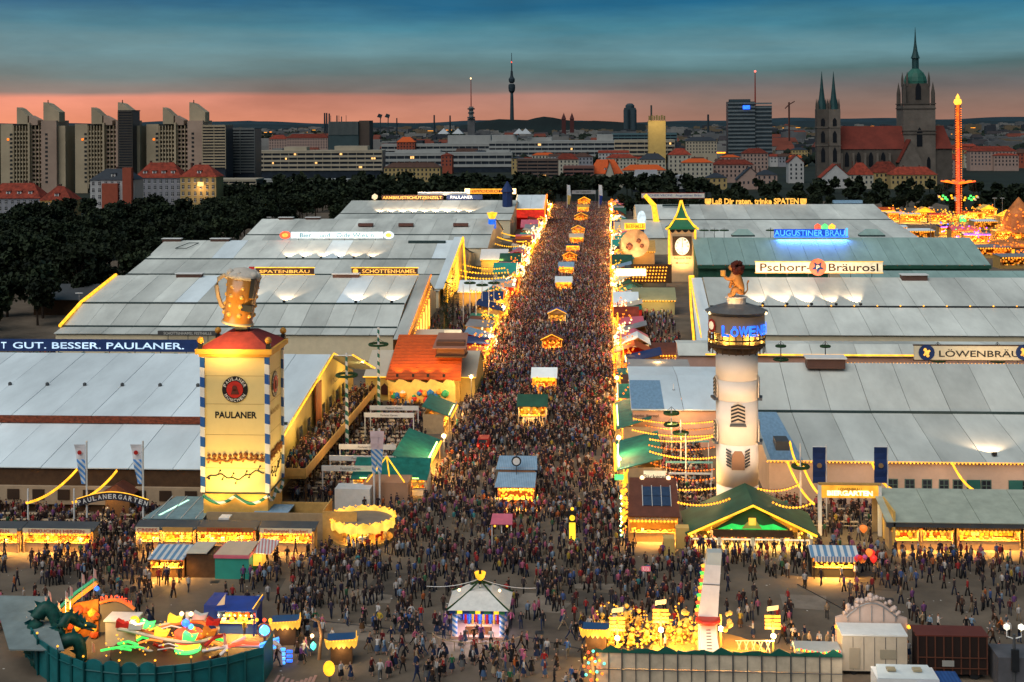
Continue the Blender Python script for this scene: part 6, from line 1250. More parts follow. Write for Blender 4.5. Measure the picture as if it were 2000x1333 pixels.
keep(GHx0, GHx1, 222, 239)
# ================================================================ street edges: rows of small lit stalls
rg = random.Random(77)
RC = [('green', green), ('dark green', dgreen), ('brown', rbrown), ('white', pvcw), ('beige', pvcb), ('red', redroof), ('orange', orroof), ('navy', navy), ('teal', mat('kiosk_teal', (.03, .30, .24), .6)), ('light blue', lblue), ('grey', grey), ('pink', pink)]
WC = [('ochre', ochre), ('dark brown', brown), ('cream', cream), ('red', redp), ('tan', tan), ('yellow', yellowp)]
RS_ = ['slope', 'gable', 'front', 'flat']; RW = {'slope': 'sloped', 'gable': 'ridged', 'front': 'pointed', 'flat': 'flat'}
SG = ['Bier', 'Wurst', 'Kaffee', 'Mandeln', 'Brezen', 'Eis', 'Hendl', 'Fisch', 'Souvenir', 'Rosen', 'Crepes', 'Lose', 'Obst', 'Schiessen', 'Wein', 'Käse']
used = set()
def edge_row(face, y0, y1, xf):
 y = y0; last = ''
 while y < y1:
  w = rg.uniform(5, 9) * (1 + (y - 200) / 900); far = y > 430
  while True:
   (rn_, rm), (wn, wm), rf = rg.choice(RC), rg.choice(WC), rg.choice(RS_); l_ = 'lit stall with %s %s roof and %s front along the %s street edge' % (rn_, RW[rf], wn, 'left' if face == 'E' else 'right')
   if l_ not in used and rn_ != last: used.add(l_); last = rn_; break
  x = xf(y); h = rg.uniform(2.9, 4.0) * (1.15 if far else 1)
  t = stall(l_, w, rg.uniform(4, 6), h, rf, rm, wm, rg.choice(SG) if not far else None, rg.choice([cream, ochre, shelf2, redp]), None, (90 if y < 420 else 130), rg.choice([warm, warm, warm2, wwhite]), r=.13 + y / 4200, step=1.0 + y / 350, group='small lit stalls along the street edges', seed=int(y), awn=1.2)
  x += rg.uniform(-1.3, .7) * (1 if face == 'E' else -1); put(t, x, y + w / 2, rad(90) if face == 'E' else rad(-90), w, 5); q = []
  for _ in range(30): q.append((rg.uniform(-w / 2, w / 2), rg.uniform(-1.6, -.6), rg.uniform(1.2, h + .5)))
  for _ in range(8): q.append((rg.uniform(-w / 2, w / 2), rg.uniform(-.5, 2), h + rg.uniform(.3, 1.6)))
  bulbs(t, q, rg.choice([warm, warm2, warm2, wwhite, gold]), .12 + y / 3000, 'loose_bulb')
  if rg.random() < .35: B(-w * .3, w * .3, -1.3, -1.1, h + .3, h + 1.3).build('roof_sign', rg.choice([signwarm, shelf2, redp, gold, glow('pale_green_tube', (.4, 1, .6), .9)]), t)
  y += w + rg.uniform(.4, 3.5)
edge_row('E', 241, 745, lambda y: -23.8 - (y - 240) / 500 * 4); edge_row('W', 217, 735, lambda y: 4.0 + (y - 220) / 480 * 2.2)
# beer garden fillers behind them: decorated fronts between the tents
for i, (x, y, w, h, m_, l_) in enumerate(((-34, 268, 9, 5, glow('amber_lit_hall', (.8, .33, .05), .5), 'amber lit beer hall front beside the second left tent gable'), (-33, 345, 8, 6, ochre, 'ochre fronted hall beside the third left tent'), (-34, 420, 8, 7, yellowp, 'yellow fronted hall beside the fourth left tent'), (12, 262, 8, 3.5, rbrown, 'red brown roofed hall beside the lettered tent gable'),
  (13, 330, 10, 6, mat('hall_green_tan', (.28, .28, .16), .7), 'olive green roofed hall in front of the clock tower'), (12.5, 372, 11, 7, darkgrey, 'dark roofed hall behind rows of bulbs left of clock tower'), (12, 440, 11, 8, mat('hall_peach', (.5, .3, .14), .7), 'peach fronted hall with round figure left of clock tower'), (13, 520, 10, 9, yellowp, 'yellow gabled hall at the far right street edge'))):
 t = thing('garden_hall', l_, 'hall', (x, y, 0)); s_ = 1; B(x - w / 2, x + w / 2, y, y + 12, 0, h * .6).build('wall', m_, t); rm = [pvcb, pvcw, white, rbrown, MATS['hall_green_tan'] if 'hall_green_tan' in MATS else tan, darkgrey, ochre, pvcb][i]
 MB().slab((x - w / 2 - .4, y - .6, h * .6), (x + w / 2 + .4, y - .6, h * .6), (x + w / 2 + .4, y + 6, h), (x - w / 2 - .4, y + 6, h), .15).build('roof', rm, t); MB().slab((x - w / 2 - .4, y + 6, h), (x + w / 2 + .4, y + 6, h), (x + w / 2 + .4, y + 12.5, h * .6), (x - w / 2 - .4, y + 12.5, h * .6), .15).build('rear_roof', rm, t)
 bulbs(t, [(x - w / 2 + w * j / 14, y - .8, h * .6 - .1) for j in range(15)], warm, .2); lamp('AREA', (x, y - 3, h * .6 + .5), 260, (1, .58, .16), w * .8, t, (x, y, h * .3), sy=.5); keep(x - w / 2, x + w / 2, y, y + 12)
# rows of bulbs frame left of the clock tower, bright strip
t = thing('bulb_wall', 'slanting wall of yellow bulb rows left of the clock tower', 'light wall', (13, 362, 3)); bulbs(t, [(8.5 + j * .85 + i * .15, 361.8, 4.6 + i * .9) for i in range(5) for j in range(11)], warm, .26)
B(8, 19, 362.2, 362.5, 3.9, 9).build('board', brown, t);
p0 = atY(1203, 535, 356); p1 = atY(1262, 535, 356); MB().box(p0.x, p1.x, 356, 356.6, p0.z - .6, p0.z + 1.3).solo('white_light_strip', wwhite, 'bright white light strip at the right street edge before the clock tower', 'light')
# round lit head figure, gold arch sign and fish sign far right edge (pub fronts)
p = atY(1240, 475, 436); t = thing('figure_front', 'round painted face board with gold name light above it', 'facade', (p.x, 436, 0)); disc(MB(), (p.x, 435, p.z), 4.6, (1, 0, 0), (0, 0, 1), 20, .5).build('round_board', mat('face_peach', (.65, .38, .2), .6, .5, .3), t)
for dx, dz, r_ in ((-1.8, -1, 1.3), (1.2, .8, .9), (2.2, -.8, .8)): MB().ball((p.x + dx, 434.5, p.z + dz), r_).build('painted_feature', mat('face_dark', (.2, .07, .04), .7), t)
B(p.x - 3.4, p.x + 3.4, 434.3, 434.8, p.z + 4.6, p.z + 6.6).build('name_light', gold, t); text('BIERHALLE', t, brown, (p.x, 434.3, p.z + 5.6), 5.6, 1.2)
lamp('AREA', (p.x, 430, p.z - 3), 700, (1, .65, .3), 6, t, (p.x, 435, p.z))
p = atY(1253, 436, 480); t = thing('pillar_sign', 'white round topped pillar sign by the peach hall', 'sign', (p.x, 480, 0)); MB().tube([(p.x, 480, 0), (p.x, 480, p.z)], .9, 8).build('pillar', navy, t); disc(MB(), (p.x, 479, p.z + 1.5), 1.0, (1.6, 0, 0), (0, 0, 3)).build('sign_face', signw, t)
p = atY(1272, 420, 520); k = MB(); k.tube([(p.x - 1, 519, 3), (p.x + 2, 519, 8), (p.x + 1, 519, 15), (p.x - 2.5, 519, 19)], 1.5, 8, None, .8); k.solo('curved_light_figure', gold, 'tall curved golden light shape at the far right tent corner', 'light')
# street centre kiosks
CK = [(1063, 768, 5.6, 'gable', 'white roofed centre kiosk with gold lit front, nearest lit one', pvcw, 1), (1040, 826, 6, 'gable', 'grey green roofed centre kiosk with a small clock on its gable', dgreen, 0), (1078, 690, 5.4, 'front', 'centre kiosk with gold neon gable edge', rbrown, 1), (1088, 636, 5.2, 'front', 'blue fronted centre kiosk under a dark gable', blue, 0), (1101, 572, 6, 'gable', 'white and gold centre kiosk halfway up the street', pvcw, 1),
  (1106, 541, 6, 'gable', 'pale blue roofed centre kiosk with gold lamps', lblue, 1), (1113, 517, 6, 'front', 'orange glowing pointed centre kiosk', orroof, 1), (1119, 497, 6.5, 'flat', 'dark blue flat centre kiosk with bulb edge', navy, 1), (1126, 480, 7, 'gable', 'gold lit centre kiosk with beige roof', pvcb, 1), (1129, 462, 7, 'front', 'small gold pointed centre kiosk far up the street', ochre, 1), (1135, 436, 8, 'front', 'yellow glowing centre kiosk near the street end', yellowp, 1), (1139, 418, 8, 'gable', 'last but one gold centre kiosk before the street end', ochre, 1), (1141, 403, 9, 'front', 'last tiny gold centre kiosk at the street end', gold, 1)]
for i, (px, py, w, rf, l_, rm, lit_) in enumerate(CK):
 w *= .74; a = at(px, py); h = 2.5 + a.y / 900; t = stall(l_, w, 3, h, rf, rm, [ochre, cream][i % 2], None, gold if lit_ and rf != 'front' else None, None, 70, r=.12 + a.y / 4000, step=.6 + a.y / 700, name='street_kiosk', cat='kiosk', group='kiosks down the middle of the street', awn=.8, seed=i); put(t, a.x, a.y, 0, w + 1.2, 4)
 if lit_: bulbs(t, [(rg.uniform(-w / 2, w / 2), -1, rg.uniform(1.2, h + .2)) for _ in range(16)], warm2, .12 + a.y / 3200, 'loose_bulb')
# big kiosk with two blue roofs and hanging clock
a = at(1008, 992); t = stall('street kiosk with two pale blue corrugated roofs and a round sign mast', 4.4, 4.5, 2.9, 'none', lblue, mat('kiosk_red_brown', (.3, .1, .05), .7), None, None, None, 210, r=.2, step=.35, awn=.5, name='street_kiosk', cat='kiosk'); put(t, a.x, a.y, 0, 5, 4.5)
lb2 = mat('corrugated_light_blue', (.20, .33, .46), .45, .2, 1, stripe=((1, 0, 0), .22, (.30, .42, .53)))
MB().slab((-2.6, -1, 2.8), (2.4, -1, 2.8), (2.5, 1.6, 4.0), (-2.3, 1.6, 4.0), .1).build('lower_roof', lb2, t); B(-2.2, 2.2, 1.7, 2.6, 3.1, 4.5).build('clerestory', mat('clerestory_orange', (.5, .25, .12), .6), t); MB().slab((-2.6, 1.4, 4.4), (2.6, 1.4, 4.4), (2.4, 4.6, 5.3), (-2.4, 4.6, 5.3), .1).build('upper_roof', lb2, t)
MB().tube([(0, 1.2, 3), (0, 1.2, 9.6)], .05, 5).build('mast', darkgrey, t); disc(MB(), (0, 1.1, 5.5), .62, (1, 0, 0), (0, 0, 1), 16, .1).build('sign_ring', black, t); disc(MB(), (0, .98, 5.5), .45, (1, 0, 0), (0, 0, 1), 16, .05).build('sign_face', white, t)
bulbs(t, [(rg.uniform(-2.3, 2.3), -1.05, rg.uniform(1.1, 2.6)) for _ in range(40)], warm, .16, 'loose_bulb')
# pink booth, yellow clock pillar, red van, memorial post
a = at(980, 1064); t = thing('pink_booth', 'small photo booth with pink awning and clear sides on the plaza', 'booth', (a.x, a.y, 0)); B(a.x - 1.1, a.x + 1.1, a.y, a.y + .1, 0, .9).build('panel', darkgrey, t); MB().slab((a.x - 1.25, a.y - .4, 2.4), (a.x + 1.25, a.y - .4, 2.4), (a.x + 1.15, a.y + 1.4, 3.1), (a.x - 1.15, a.y + 1.4, 3.1), .08).build('awning', pink, t)
for dx in (-1.1, 0, 1.1): B(a.x + dx - .05, a.x + dx + .05, a.y - .1, a.y, 0, 2.5).build('post', white, t)
for dx in (-.8, .6): MB().ball((a.x + dx, a.y + .3, 2.0), .15).build('lamp_globe', warm, t)
keep(a.x - 1.2, a.x + 1.2, a.y, a.y + 1.4)
a = at(1118, 1072); t = thing('clock_pillar', 'slim yellow lit advertising pillar with round face on top', 'pillar', (a.x, a.y, 0)); B(a.x - .35, a.x + .35, a.y, a.y + .5, .9, 2.9).build('lit_panel', glow('pillar_yellow', (1, .62, .03), 1.0), t); B(a.x - .42, a.x + .42, a.y - .05, a.y + .55, 0, .88).build('base', cream, t); B(a.x - .42, a.x + .42, a.y + .02, a.y + .5, 2.92, 4.2).build('head', black, t); disc(MB(), (a.x, a.y - .0, 3.45), .32, (1, 0, 0), (0, 0, 1), 14, .06).build('face', MATS['pillar_yellow'], t); MB().ball((a.x, a.y + .2, 4.4), .22).build('top_ball', gold, t); keep(a.x - .5, a.x + .5, a.y, a.y + .6)
a = at(943, 884); t = thing('red_van', 'small red vehicle with two orange rear lights inside the crowd', 'van', (a.x, a.y, 0)); B(a.x - .9, a.x + .9, a.y, a.y + 4, .35, 1.2).build('body', redp, t); B(a.x - .78, a.x + .78, a.y + .4, a.y + 3, 1.21, 1.85).build('cab', redp, t); B(a.x - .65, a.x + .65, a.y + .36, a.y + .4, 1.25, 1.75).build('rear_window', glassm, t)
for dx in (-.7, .7):
 MB().ball((a.x + dx, a.y - .05, .95), .17).build('tail_light', rneon, t)
 for dy in (.7, 3.2): MB().extr([(a.x + dx * 1.1 - .1, a.y + dy + .33 * math.cos(q), .33 + .33 * math.sin(q)) for q in [i * .5236 for i in range(12)]], (.2, 0, 0)).build('wheel', black, t)
keep(a.x - 1, a.x + 1, a.y, a.y + 4)
# flags at the far street end and the banner over the street
for i, (px, c1) in enumerate(((1108, yellowp), (1170, blue))):
 a = at(px, 412); t = thing('flag', 'tall %s flag at the far end of the street' % ('white and yellow' if i == 0 else 'white and blue'), 'flag', (a.x, a.y, 0)); MB().tube([(a.x, a.y, 0), (a.x, a.y, 14)], .15, 5).build('pole', white, t); MB().slab((a.x, a.y, 8.5), (a.x + 2.0, a.y + .5, 7.8), (a.x + 1.6, a.y + .2, 13.6), (a.x, a.y, 13.8), .05).build('cloth', pvcw, t); MB().slab((a.x, a.y - .1, 3.5), (a.x + 1.2, a.y + .3, 3.2), (a.x + 2.0, a.y + .4, 7.7), (a.x, a.y - .1, 8.4), .05).build('cloth', c1, t)
a = at(1140, 396); t = thing('entrance_sign', 'grey entrance board spanning the far end of the street', 'sign', (a.x, a.y, 0)); B(a.x - 7, a.x + 7, a.y, a.y + .4, 5, 7.2).build('board', mat('board_pale_grey', (.4, .4, .4), .6), t); text('OKTOBERFEST', t, black, (a.x, a.y, 6.1), 9, 1.2)
for s_ in (-1, 1): B(a.x + s_ * 7 - .2, a.x + s_ * 7 + .2, a.y + .05, a.y + .35, 0, 4.99).build('post', darkgrey, t)
# ---------------------------------------------------------------- gardens: beams, poles, strings
def beam(px0, px1, py, label, z=3.5):
 a, b = at(px0, py, z), at(px1, py, z); b.y = a.y; t = thing('banner_beam', label, 'beam', ((a.x + b.x) / 2, a.y, 0)); B(a.x, b.x, a.y, a.y + .12, z - .35, z + .35).build('board', white, t); text('Paulaner Garten', t, mat('letters_grey', (.2, .2, .2), .6), ((a.x + b.x) / 2, a.y, z), 2.6, .3)
 for x in (a.x + .1, b.x - .1): B(x - .07, x + .07, a.y + .14, a.y + .26, 0, z + .3).build('post', white, t)
beam(628, 742, 915, 'lowest white lettered beam over the left beer garden'); beam(643, 770, 895, 'second white lettered beam over the left beer garden'); beam(662, 774, 873, 'third white lettered beam over the left beer garden'); beam(711, 809, 811, 'white lettered beam before the cloud painted front, nearer one'); beam(722, 818, 797, 'white lettered beam before the cloud painted front, farther one')
a = at(678, 890); wreath_pole(a.x, a.y, zat(690, a.y, 678), 'green and white spiral maypole with wreath, nearer of the two', [(zat(733, a.y, 678), 1.45)], m=pole_gw, pr=.28); a = at(740, 812); wreath_pole(a.x, a.y, zat(640, a.y, 738), 'green and white spiral maypole with wreath, taller farther one', [(zat(673, a.y, 738), 1.5)], m=pole_gw, pr=.28)
for i, (p0_, p1_, z_) in enumerate((((1258, 768), (1396, 773), 5), ((1259, 797), (1396, 803), 5), ((1238, 816), (1396, 821), 5), ((1236, 838), (1396, 848), 5), ((1270, 856), (1396, 850), 5), ((1270, 880), (1396, 891), 5), ((1242, 941), (1396, 951), 5), ((1325, 979), (1424, 972), 4.6), ((1481, 952), (1560, 944), 5), ((1510, 979), (1582, 982), 4.6))):
 light_string(at(*p0_, z_), at(*p1_, z_), ['first', 'second', 'third', 'fourth', 'fifth', 'sixth', 'seventh', 'eighth', 'upper', 'lower'][i] + (' bulb string from the back across the right beer garden' if i < 8 else ' bulb string right of the lion tower'), .5, .36, warm, .17)
for i, (px, py, zt_, rings) in enumerate(((1312, 905, 7.5, (5.4, 7.0)), (1316, 845, 7.5, (5.8,)), (1330, 920, 7.0, (5.2,)), (1340, 955, 7.2, ()), (1564, 1012, 9.0, (6.2,)))):
 a = at(px, py); wreath_pole(a.x, a.y, zt_, ['garden pole with two wreaths in the middle of the right garden', 'rear garden pole with single wreath', 'front garden pole with single wreath', 'bare white garden pole nearest the corner kiosk', 'garden pole with green wreath right of the lion tower'][i], [(z_, .95) for z_ in rings]);
a = at(1565, 1010); rope((a.x - 1.3, a.y, 9), (a.x - .2, a.y, 6.3), 'upper short light bar at the wreath pole right of the lion tower'); rope((a.x + .3, a.y, 6), (a.x + 2.4, a.y - 2, 3), 'lower slanting light bar at the wreath pole right of the lion tower')
tb = mat('table_pale', (.5, .4, .28), .6)
def tables(x0, x1, y0, y1, dx, dy, group, lab, m=tb):
 t0 = thing('beer_table', lab, 'table', (0, 0, 0), group); MB().box(-1.1, 1.1, -.3, .3, .72, .78).build('table_top', m, t0)
 for s_ in (-1, 1): MB().box(-1.1, 1.1, s_ * .62 - .13, s_ * .62 + .13, .43, .48).build('bench', m, t0)
 k = MB();
 for sx in (-.9, .9): MB().box(sx - .03, sx + .03, -.28, .28, 0, .71).build('leg', darkgrey, t0)
 first = True; y = y0
 while y < y1:
  x = x0
  while x < x1:
   if all(not (a < x < b and c < y < d) for a, b, c, d in FOOT):
    if first: t0.location = (x, y, 0); first = False
    else: dup(t0, (x, y, 0))
    TB.append((x, y))
   x += dx
  y += dy
TB = []
tables(-39.5, -28, 170, 216, 3.0, 2.6, 'beer tables in the left garden', 'long beer table with benches in the crowded left beer garden'); tables(8.5, 14, 168, 194, 2.9, 2.3, 'beer tables in the right garden', 'long beer table with benches in the lit right beer garden'); tables(-78, -53, 152.5, 158, 3.0, 2.4, 'beer tables in front of the white tent', 'long beer table before the white front left tent'); tables(22, 60, 158.5, 164, 3.4, 2.6, 'beer tables in front of the right tent', 'long beer table below the bulb lined eaves at right')
# lights over gardens and street
for x, y, e_ in ((-34, 176, 260), (-33, 192, 260), (-32, 208, 260), (9, 172, 900), (11, 180, 900), (9, 188, 850), (12, 193, 420), (12, 160, 300), (22, 163, 260), (-30, 248, 260), (-30, 282, 260), (10, 240, 200), (12, 285, 380), (14, 300, 260), (-30, 325, 300), (25, 161, 90), (36, 162, 80), (48, 162, 80), (-60, 155, 30), (-72, 155, 30)): lamp('POINT', (x, y, 5), e_, (1, .58, .2), .3)
# wide right garden front fence of wreath pieces at back of garden
# arch sign PAULANERGARTEN
YA = 153.5; t = thing('garden_arch_sign', 'dark arched sign reading PAULANERGARTEN between two flag poles', 'sign', (atY(219, 980, YA).x, YA, 0)); xa, xb = atY(150, 985, YA).x, atY(290, 985, YA).x; zA, zB = zat(984, YA, 150), zat(962, YA, 219) - .5
word = 'PAULANERGARTEN'; n = 14; arc = [(xa + (xb - xa) * i / n, zA + (zB - zA) * math.sin(math.pi * i / n)) for i in range(n + 1)]
for i in range(n):
 (ua, va), (ub, vb) = arc[i], arc[i + 1]; MB().extr([(ua, YA, va - .42), (ub, YA, vb - .42), (ub, YA, vb + .5), (ua, YA, va + .5)], (0, .15, 0)).build('board', mat('arch_board', (.03, .03, .045), .6), t)
 if i < len(word): d = Vector((ub - ua, 0, vb - va)).normalized(); text(word[i], t, mat('arch_letters', (.7, .7, .68), .6), ((ua + ub) / 2, YA - .01, (va + vb) / 2 + .04), .46, .56, d, (-d.z, 0, d.x), .03)
MB().tube([(x, YA, z + .56) for x, z in arc], .05, 5).build('gold_edge', gold, t)
for i, (px, l_) in enumerate(((170, 'left'), (280, 'right'))):
 p = atY(px, 1030, 153.8); zt_ = zat(868, 153.8, px); t = thing('flag_pole', 'white pole with long blue and white pennant at the %s end of the garden arch' % l_, 'flag pole', (p.x, 153.8, 0)); MB().tube([(p.x, 153.8, 0), (p.x, 153.8, zt_ + .4)], .12, 8).build('pole', white, t)
 k = MB(); n = 8; H_ = zt_ - zat(945, 153.8, px)
 for j in range(n):
  z1_, z0_ = zt_ - H_ * j / n, zt_ - H_ * (j + 1) / n; w1, w0 = 1.35 - .85 * j / n, 1.35 - .85 * (j + 1) / n; y1_, y0_ = .12 * math.sin(j * 1.1), .12 * math.sin(j * 1.1 + 1.1)
  k.slab((p.x - w0 - .1, 153.6 + y0_, z0_), (p.x - .1, 153.6, z0_), (p.x - .1, 153.6, z1_), (p.x - w1 - .1, 153.6 + y1_, z1_), .03, 0 if j < 3 else 1)
 k.build('pennant', [mat('pennant_white', (.66, .66, .68), .7), mat('pennant_lozenge', (.08, .28, .65), .7, .1, 1, stripe=((1, 0, 1), .7, (.6, .65, .7)))], t); disc(MB(), (p.x - .7, 153.42, zt_ - .9), .26, (1, 0, 0), (0, 0, 1), 12, .05).build('emblem', redp, t)
for i, px in enumerate((55, 145)):
 p = atY(px, 1030, 152.2); MB().tube([(p.x, 152.2, 0), (p.x, 152.2, zat(955, 152.2, px))], .1, 8).solo('thin_post', white, ['thin white post under the curved light rope end at far left', 'thin white post at the left foot of the garden arch'][i], 'post')
for i, (px, l_) in enumerate(((731, 'left'), (742, 'right'))):
 p = at(px, 992); zt_ = zat(842, p.y, px); t = thing('flag_pole', 'pole with pinkish and blue pennant near the carousel, %s of the pair' % l_, 'flag pole', (p.x, p.y, 0)); MB().tube([(p.x, p.y, 0), (p.x, p.y, zt_ + .3)], .13, 8).build('pole', white, t)
 k = MB()
 for j in range(7): z1_, z0_ = zt_ - .75 * j, zt_ - .75 * (j + 1); s_ = .8 - .07 * j; k.slab((p.x - s_ * .5, p.y - .2 + .1 * math.sin(j), z0_), (p.x + s_ * .7, p.y - .2, z0_), (p.x + s_ * .8, p.y - .2, z1_), (p.x - s_ * .6, p.y - .2 + .1 * math.sin(j + 1), z1_), .03, 0 if j < 3 else 1)
 k.build('pennant', [mat('pennant_pinkish', (.62, .5, .55), .7), MATS['pennant_lozenge']], t)
# small spruce trees of the second left garden
cone_leaf = mat('spruce_green', (.012, .035, .02), .9, .5, 2)
for i, (px, py, h) in enumerate(((885, 625, 13), (872, 640, 11), (868, 655, 9))):
 a = at(px, py); t = thing('spruce_tree', ['tallest dark spruce in front of the second left tent gable', 'middle dark spruce beside the tent gable', 'smallest dark spruce behind the beige pavilion'][i], 'tree', (a.x, a.y, 0)); MB().tube([(a.x, a.y, 0), (a.x, a.y, h)], .2, 6, None, .04).build('trunk', bark, t); k = MB(); rr = random.Random(i)
 for _ in range(420):
  z = h * (.12 + .86 * rr.random()); R_ = (h - z) * .24 + .1; q = rr.uniform(0, 6.28); u = R_ * (.35 + .65 * rr.random()); c = Vector((a.x + u * math.cos(q), a.y + u * math.sin(q), z - u * .25)); d = Vector((math.cos(q), math.sin(q), -.35)) * .55; s_ = Vector((-math.sin(q), math.cos(q), 0)) * .16; k.add([c - s_, c + s_, c + d], [(0, 1, 2)])
 k.build('crown', cone_leaf, t)

for i in range(13):      # globe lamps added along both edges to warm the crowd
 y = 180 + i * 42
 for x in (-21.5 - i * .35, 2.2 + i * .25):
  t = thing('lamp_post', 'globe street lamp %s on the %s edge of the crowded street' % (['at the near end', 'by the green awnings', 'before the orange roof house', 'past the orange roof house', 'level with the second tents', 'just past the second tents', 'before the third tents', 'level with the clock tower', 'past the clock tower', 'by the gold garlands', 'near the crown lamp', 'by the red lit tent', 'at the far end'][i], 'left' if x < -10 else 'right'), 'street lamp', (x, y, 0))
  MB().tube([(x, y, 0), (x, y, 5)], .08, 6, None, .05).build('pole', darkgrey, t); MB().ball((x, y, 5.25), .3 + y / 2500).build('globe', wwhite, t); lamp('POINT', (x, y - .6, 5.3), 1100 + y * 2.2, (1, .56, .2), .3, t)

for py in (735, 790, 850, 915):     # panel joints of the yellow tower
 z = zat(py, YT, 460); B(xl + .27, xr - .27, YT - .012, YT - .002, z, z + .035).build('panel_joint', mat('joint_ochre', (.35, .22, .06), .8), TW); B(xr + .002, xr + .012, YT + .27, yb - .27, z, z + .035).build('panel_joint', MATS['joint_ochre'], TW)

for i, (a_, b_, z_) in enumerate((((1262, 783), (1394, 786), 5), ((1262, 830), (1394, 834), 5), ((1268, 868), (1394, 872), 5), ((1272, 903), (1394, 915), 5), ((1300, 925), (1394, 932), 5))):
 light_string(at(*a_, z_), at(*b_, z_), ['rearmost thin', 'second thin', 'third thin', 'fourth thin', 'front thin'][i] + ' amber bulb string between the main ones in the right garden', .5, .4, warm2, .13)
for i, (px0, px1, py, z_) in enumerate(((1276, 1350, 806, 3.4), (1290, 1372, 786, 3.4), (1300, 1385, 862, 3.2), (1306, 1390, 925, 3.2), (1300, 1392, 903, 3.2))):
 a, b = at(px0, py, z_), at(px1, py, z_); t = thing('garden_bar', '%s pale cross bar on posts over the right beer garden' % ['farther turquoise side', 'farthest', 'middle', 'nearest', 'second nearest'][i], 'beam', ((a.x + b.x) / 2, a.y, 0)); B(a.x, b.x, a.y, a.y + .12, z_ - .12, z_ + .12).build('bar', [mat('turq_paint', (.2, .5, .5), .6), white][i % 2], t)
 for x in (a.x + .1, b.x - .1): B(x - .06, x + .06, a.y + .13, a.y + .25, 0, z_).build('post', white, t)
# ================================================================ SWING RIDE AND FAR FAIRGROUND (right)
b0 = at(1872, 432); SX, SYY = b0.x, b0.y; zz = lambda py: zat(py, SYY, 1872)
SW = thing('swing_ride', 'tall red and gold lit swing ride tower with raised ring of seats', 'fairground ride', (SX, SYY, 0))
k = MB(); H_ = zz(205)
for sx in (-1, 1):
 for sy in (-1, 1): k.tube([(SX + sx * 1.1, SYY + sy * 1.1, 1), (SX + sx * 1.0, SYY + sy * 1.0, H_)], .16, 4)
k.build('mast', dred, SW)
k = MB(); z = 2; i = 0
while z < H_ - 2: s_ = 1 if i % 2 else -1; k.tube([(SX - s_ * 1.1, SYY - 1.1, z), (SX + s_ * 1.1, SYY - 1.1, z + 2)], .08, 3); z += 2; i += 1
k.build('mast_bracing', dred, SW, kind='stuff')
za_ = zz(365); B(SX - .55, SX + .55, SYY - .5, SYY + .5, 1, za_ + 18).build('lit_core', rneon, SW); B(SX - .5, SX + .5, SYY - .5, SYY + .5, za_ + 18, H_).build('lit_core', glow('core_orange', (1, .12, .01), 1.2), SW)
bulbs(SW, [(SX + s_ * 1.15, SYY - 1.2, 2 + i * 1.1) for i in range(int((H_ - 2) / 1.1)) for s_ in (-1, 1)], warm2, .3)
MB().lathe((SX, SYY, 0), [(1.2, H_), (1.9, H_ + 1), (1.6, H_ + 2.4), (.7, H_ + 3), (1.0, H_ + 3.4), (.05, H_ + 5.2)], 12).build('crown_head', glow('crown_gold', (1, .42, .04), 1.6), SW)
rz_ = zz(355)
for i in range(12):
 a = i * math.pi / 6; MB().slab((SX + 1.4 * math.cos(a - .35), SYY + 1.4 * math.sin(a - .35), rz_ - .8), (SX + 7.8 * math.cos(a - .12), SYY + 7.8 * math.sin(a - .12), rz_ + .4), (SX + 7.8 * math.cos(a + .12), SYY + 7.8 * math.sin(a + .12), rz_ + .4), (SX + 1.4 * math.cos(a + .35), SYY + 1.4 * math.sin(a + .35), rz_ - .8), .4).build('arm', [warm2, warm2, rneon][i % 3], SW)
 for r_ in (6.4, 7.6):
  x, y, zb_ = SX + (r_ + 1.2) * math.cos(a + .1), SYY + (r_ + 1.2) * math.sin(a + .1), zz(391) + (1.1 if r_ > 7 else 0); s_ = MB().tube([(SX + r_ * math.cos(a), SYY + r_ * math.sin(a), rz_), (x, y, zb_ + .8)], .03, 3).build('chain', darkgrey, SW); MB().box(x - .45, x + .45, y - .3, y + .3, zb_, zb_ + .25).box(x - .45, x + .45, y + .31, y + .4, zb_, zb_ + .9).build('seat', [gold, gneon, white][i % 3], s_)
MB().lathe((SX, SYY, 0), [(7.5, 0), (7.5, 1.6), (3, 2.4)], 24).build('platform', mat('platform_gold', (.5, .25, .05), .6), SW); B(SX - 1.4, SX + 1.4, SYY - 7.9, SYY - 7.6, .3, 3.2).build('green_sign', gneon, SW)
rg = random.Random(14)
bulbs(SW, [(SX + (7.7 + rg.uniform(-1, 1)) * math.cos(q), SYY + (7.7 + rg.uniform(-1, 1)) * math.sin(q), rg.uniform(.8, 4)) for q in [rg.uniform(0, 6.28) for _ in range(120)]], warm, .42)
lamp('POINT', (SX, SYY - 9, 5), 2500, (1, .55, .15), 1, SW)
nm_ = ['red', 'gold', 'green', 'violet', 'white', 'orange', 'blue', 'cream']; used2 = set()
vio = glow('violet_neon', (.6, .1, 1), 1.2)
FS = [(1722, 428, 12, 'gable'), (1752, 433, 9, 'flat'), (1778, 436, 9, 'flat'), (1806, 432, 9, 'front'), (1832, 436, 8, 'flat'), (1905, 432, 9, 'flat'), (1930, 426, 8, 'front'), (1860, 462, 10, 'flat'), (1884, 470, 10, 'gable'), (1908, 478, 10, 'flat'), (1975, 440, 9, 'front'), (1992, 455, 9, 'gable'), (1972, 472, 11, 'flat'), (1745, 462, 11, 'flat'), (1795, 470, 12, 'flat'), (1940, 505, 12, 'flat'), (1990, 525, 12, 'flat'), (1925, 450, 10, 'flat')]
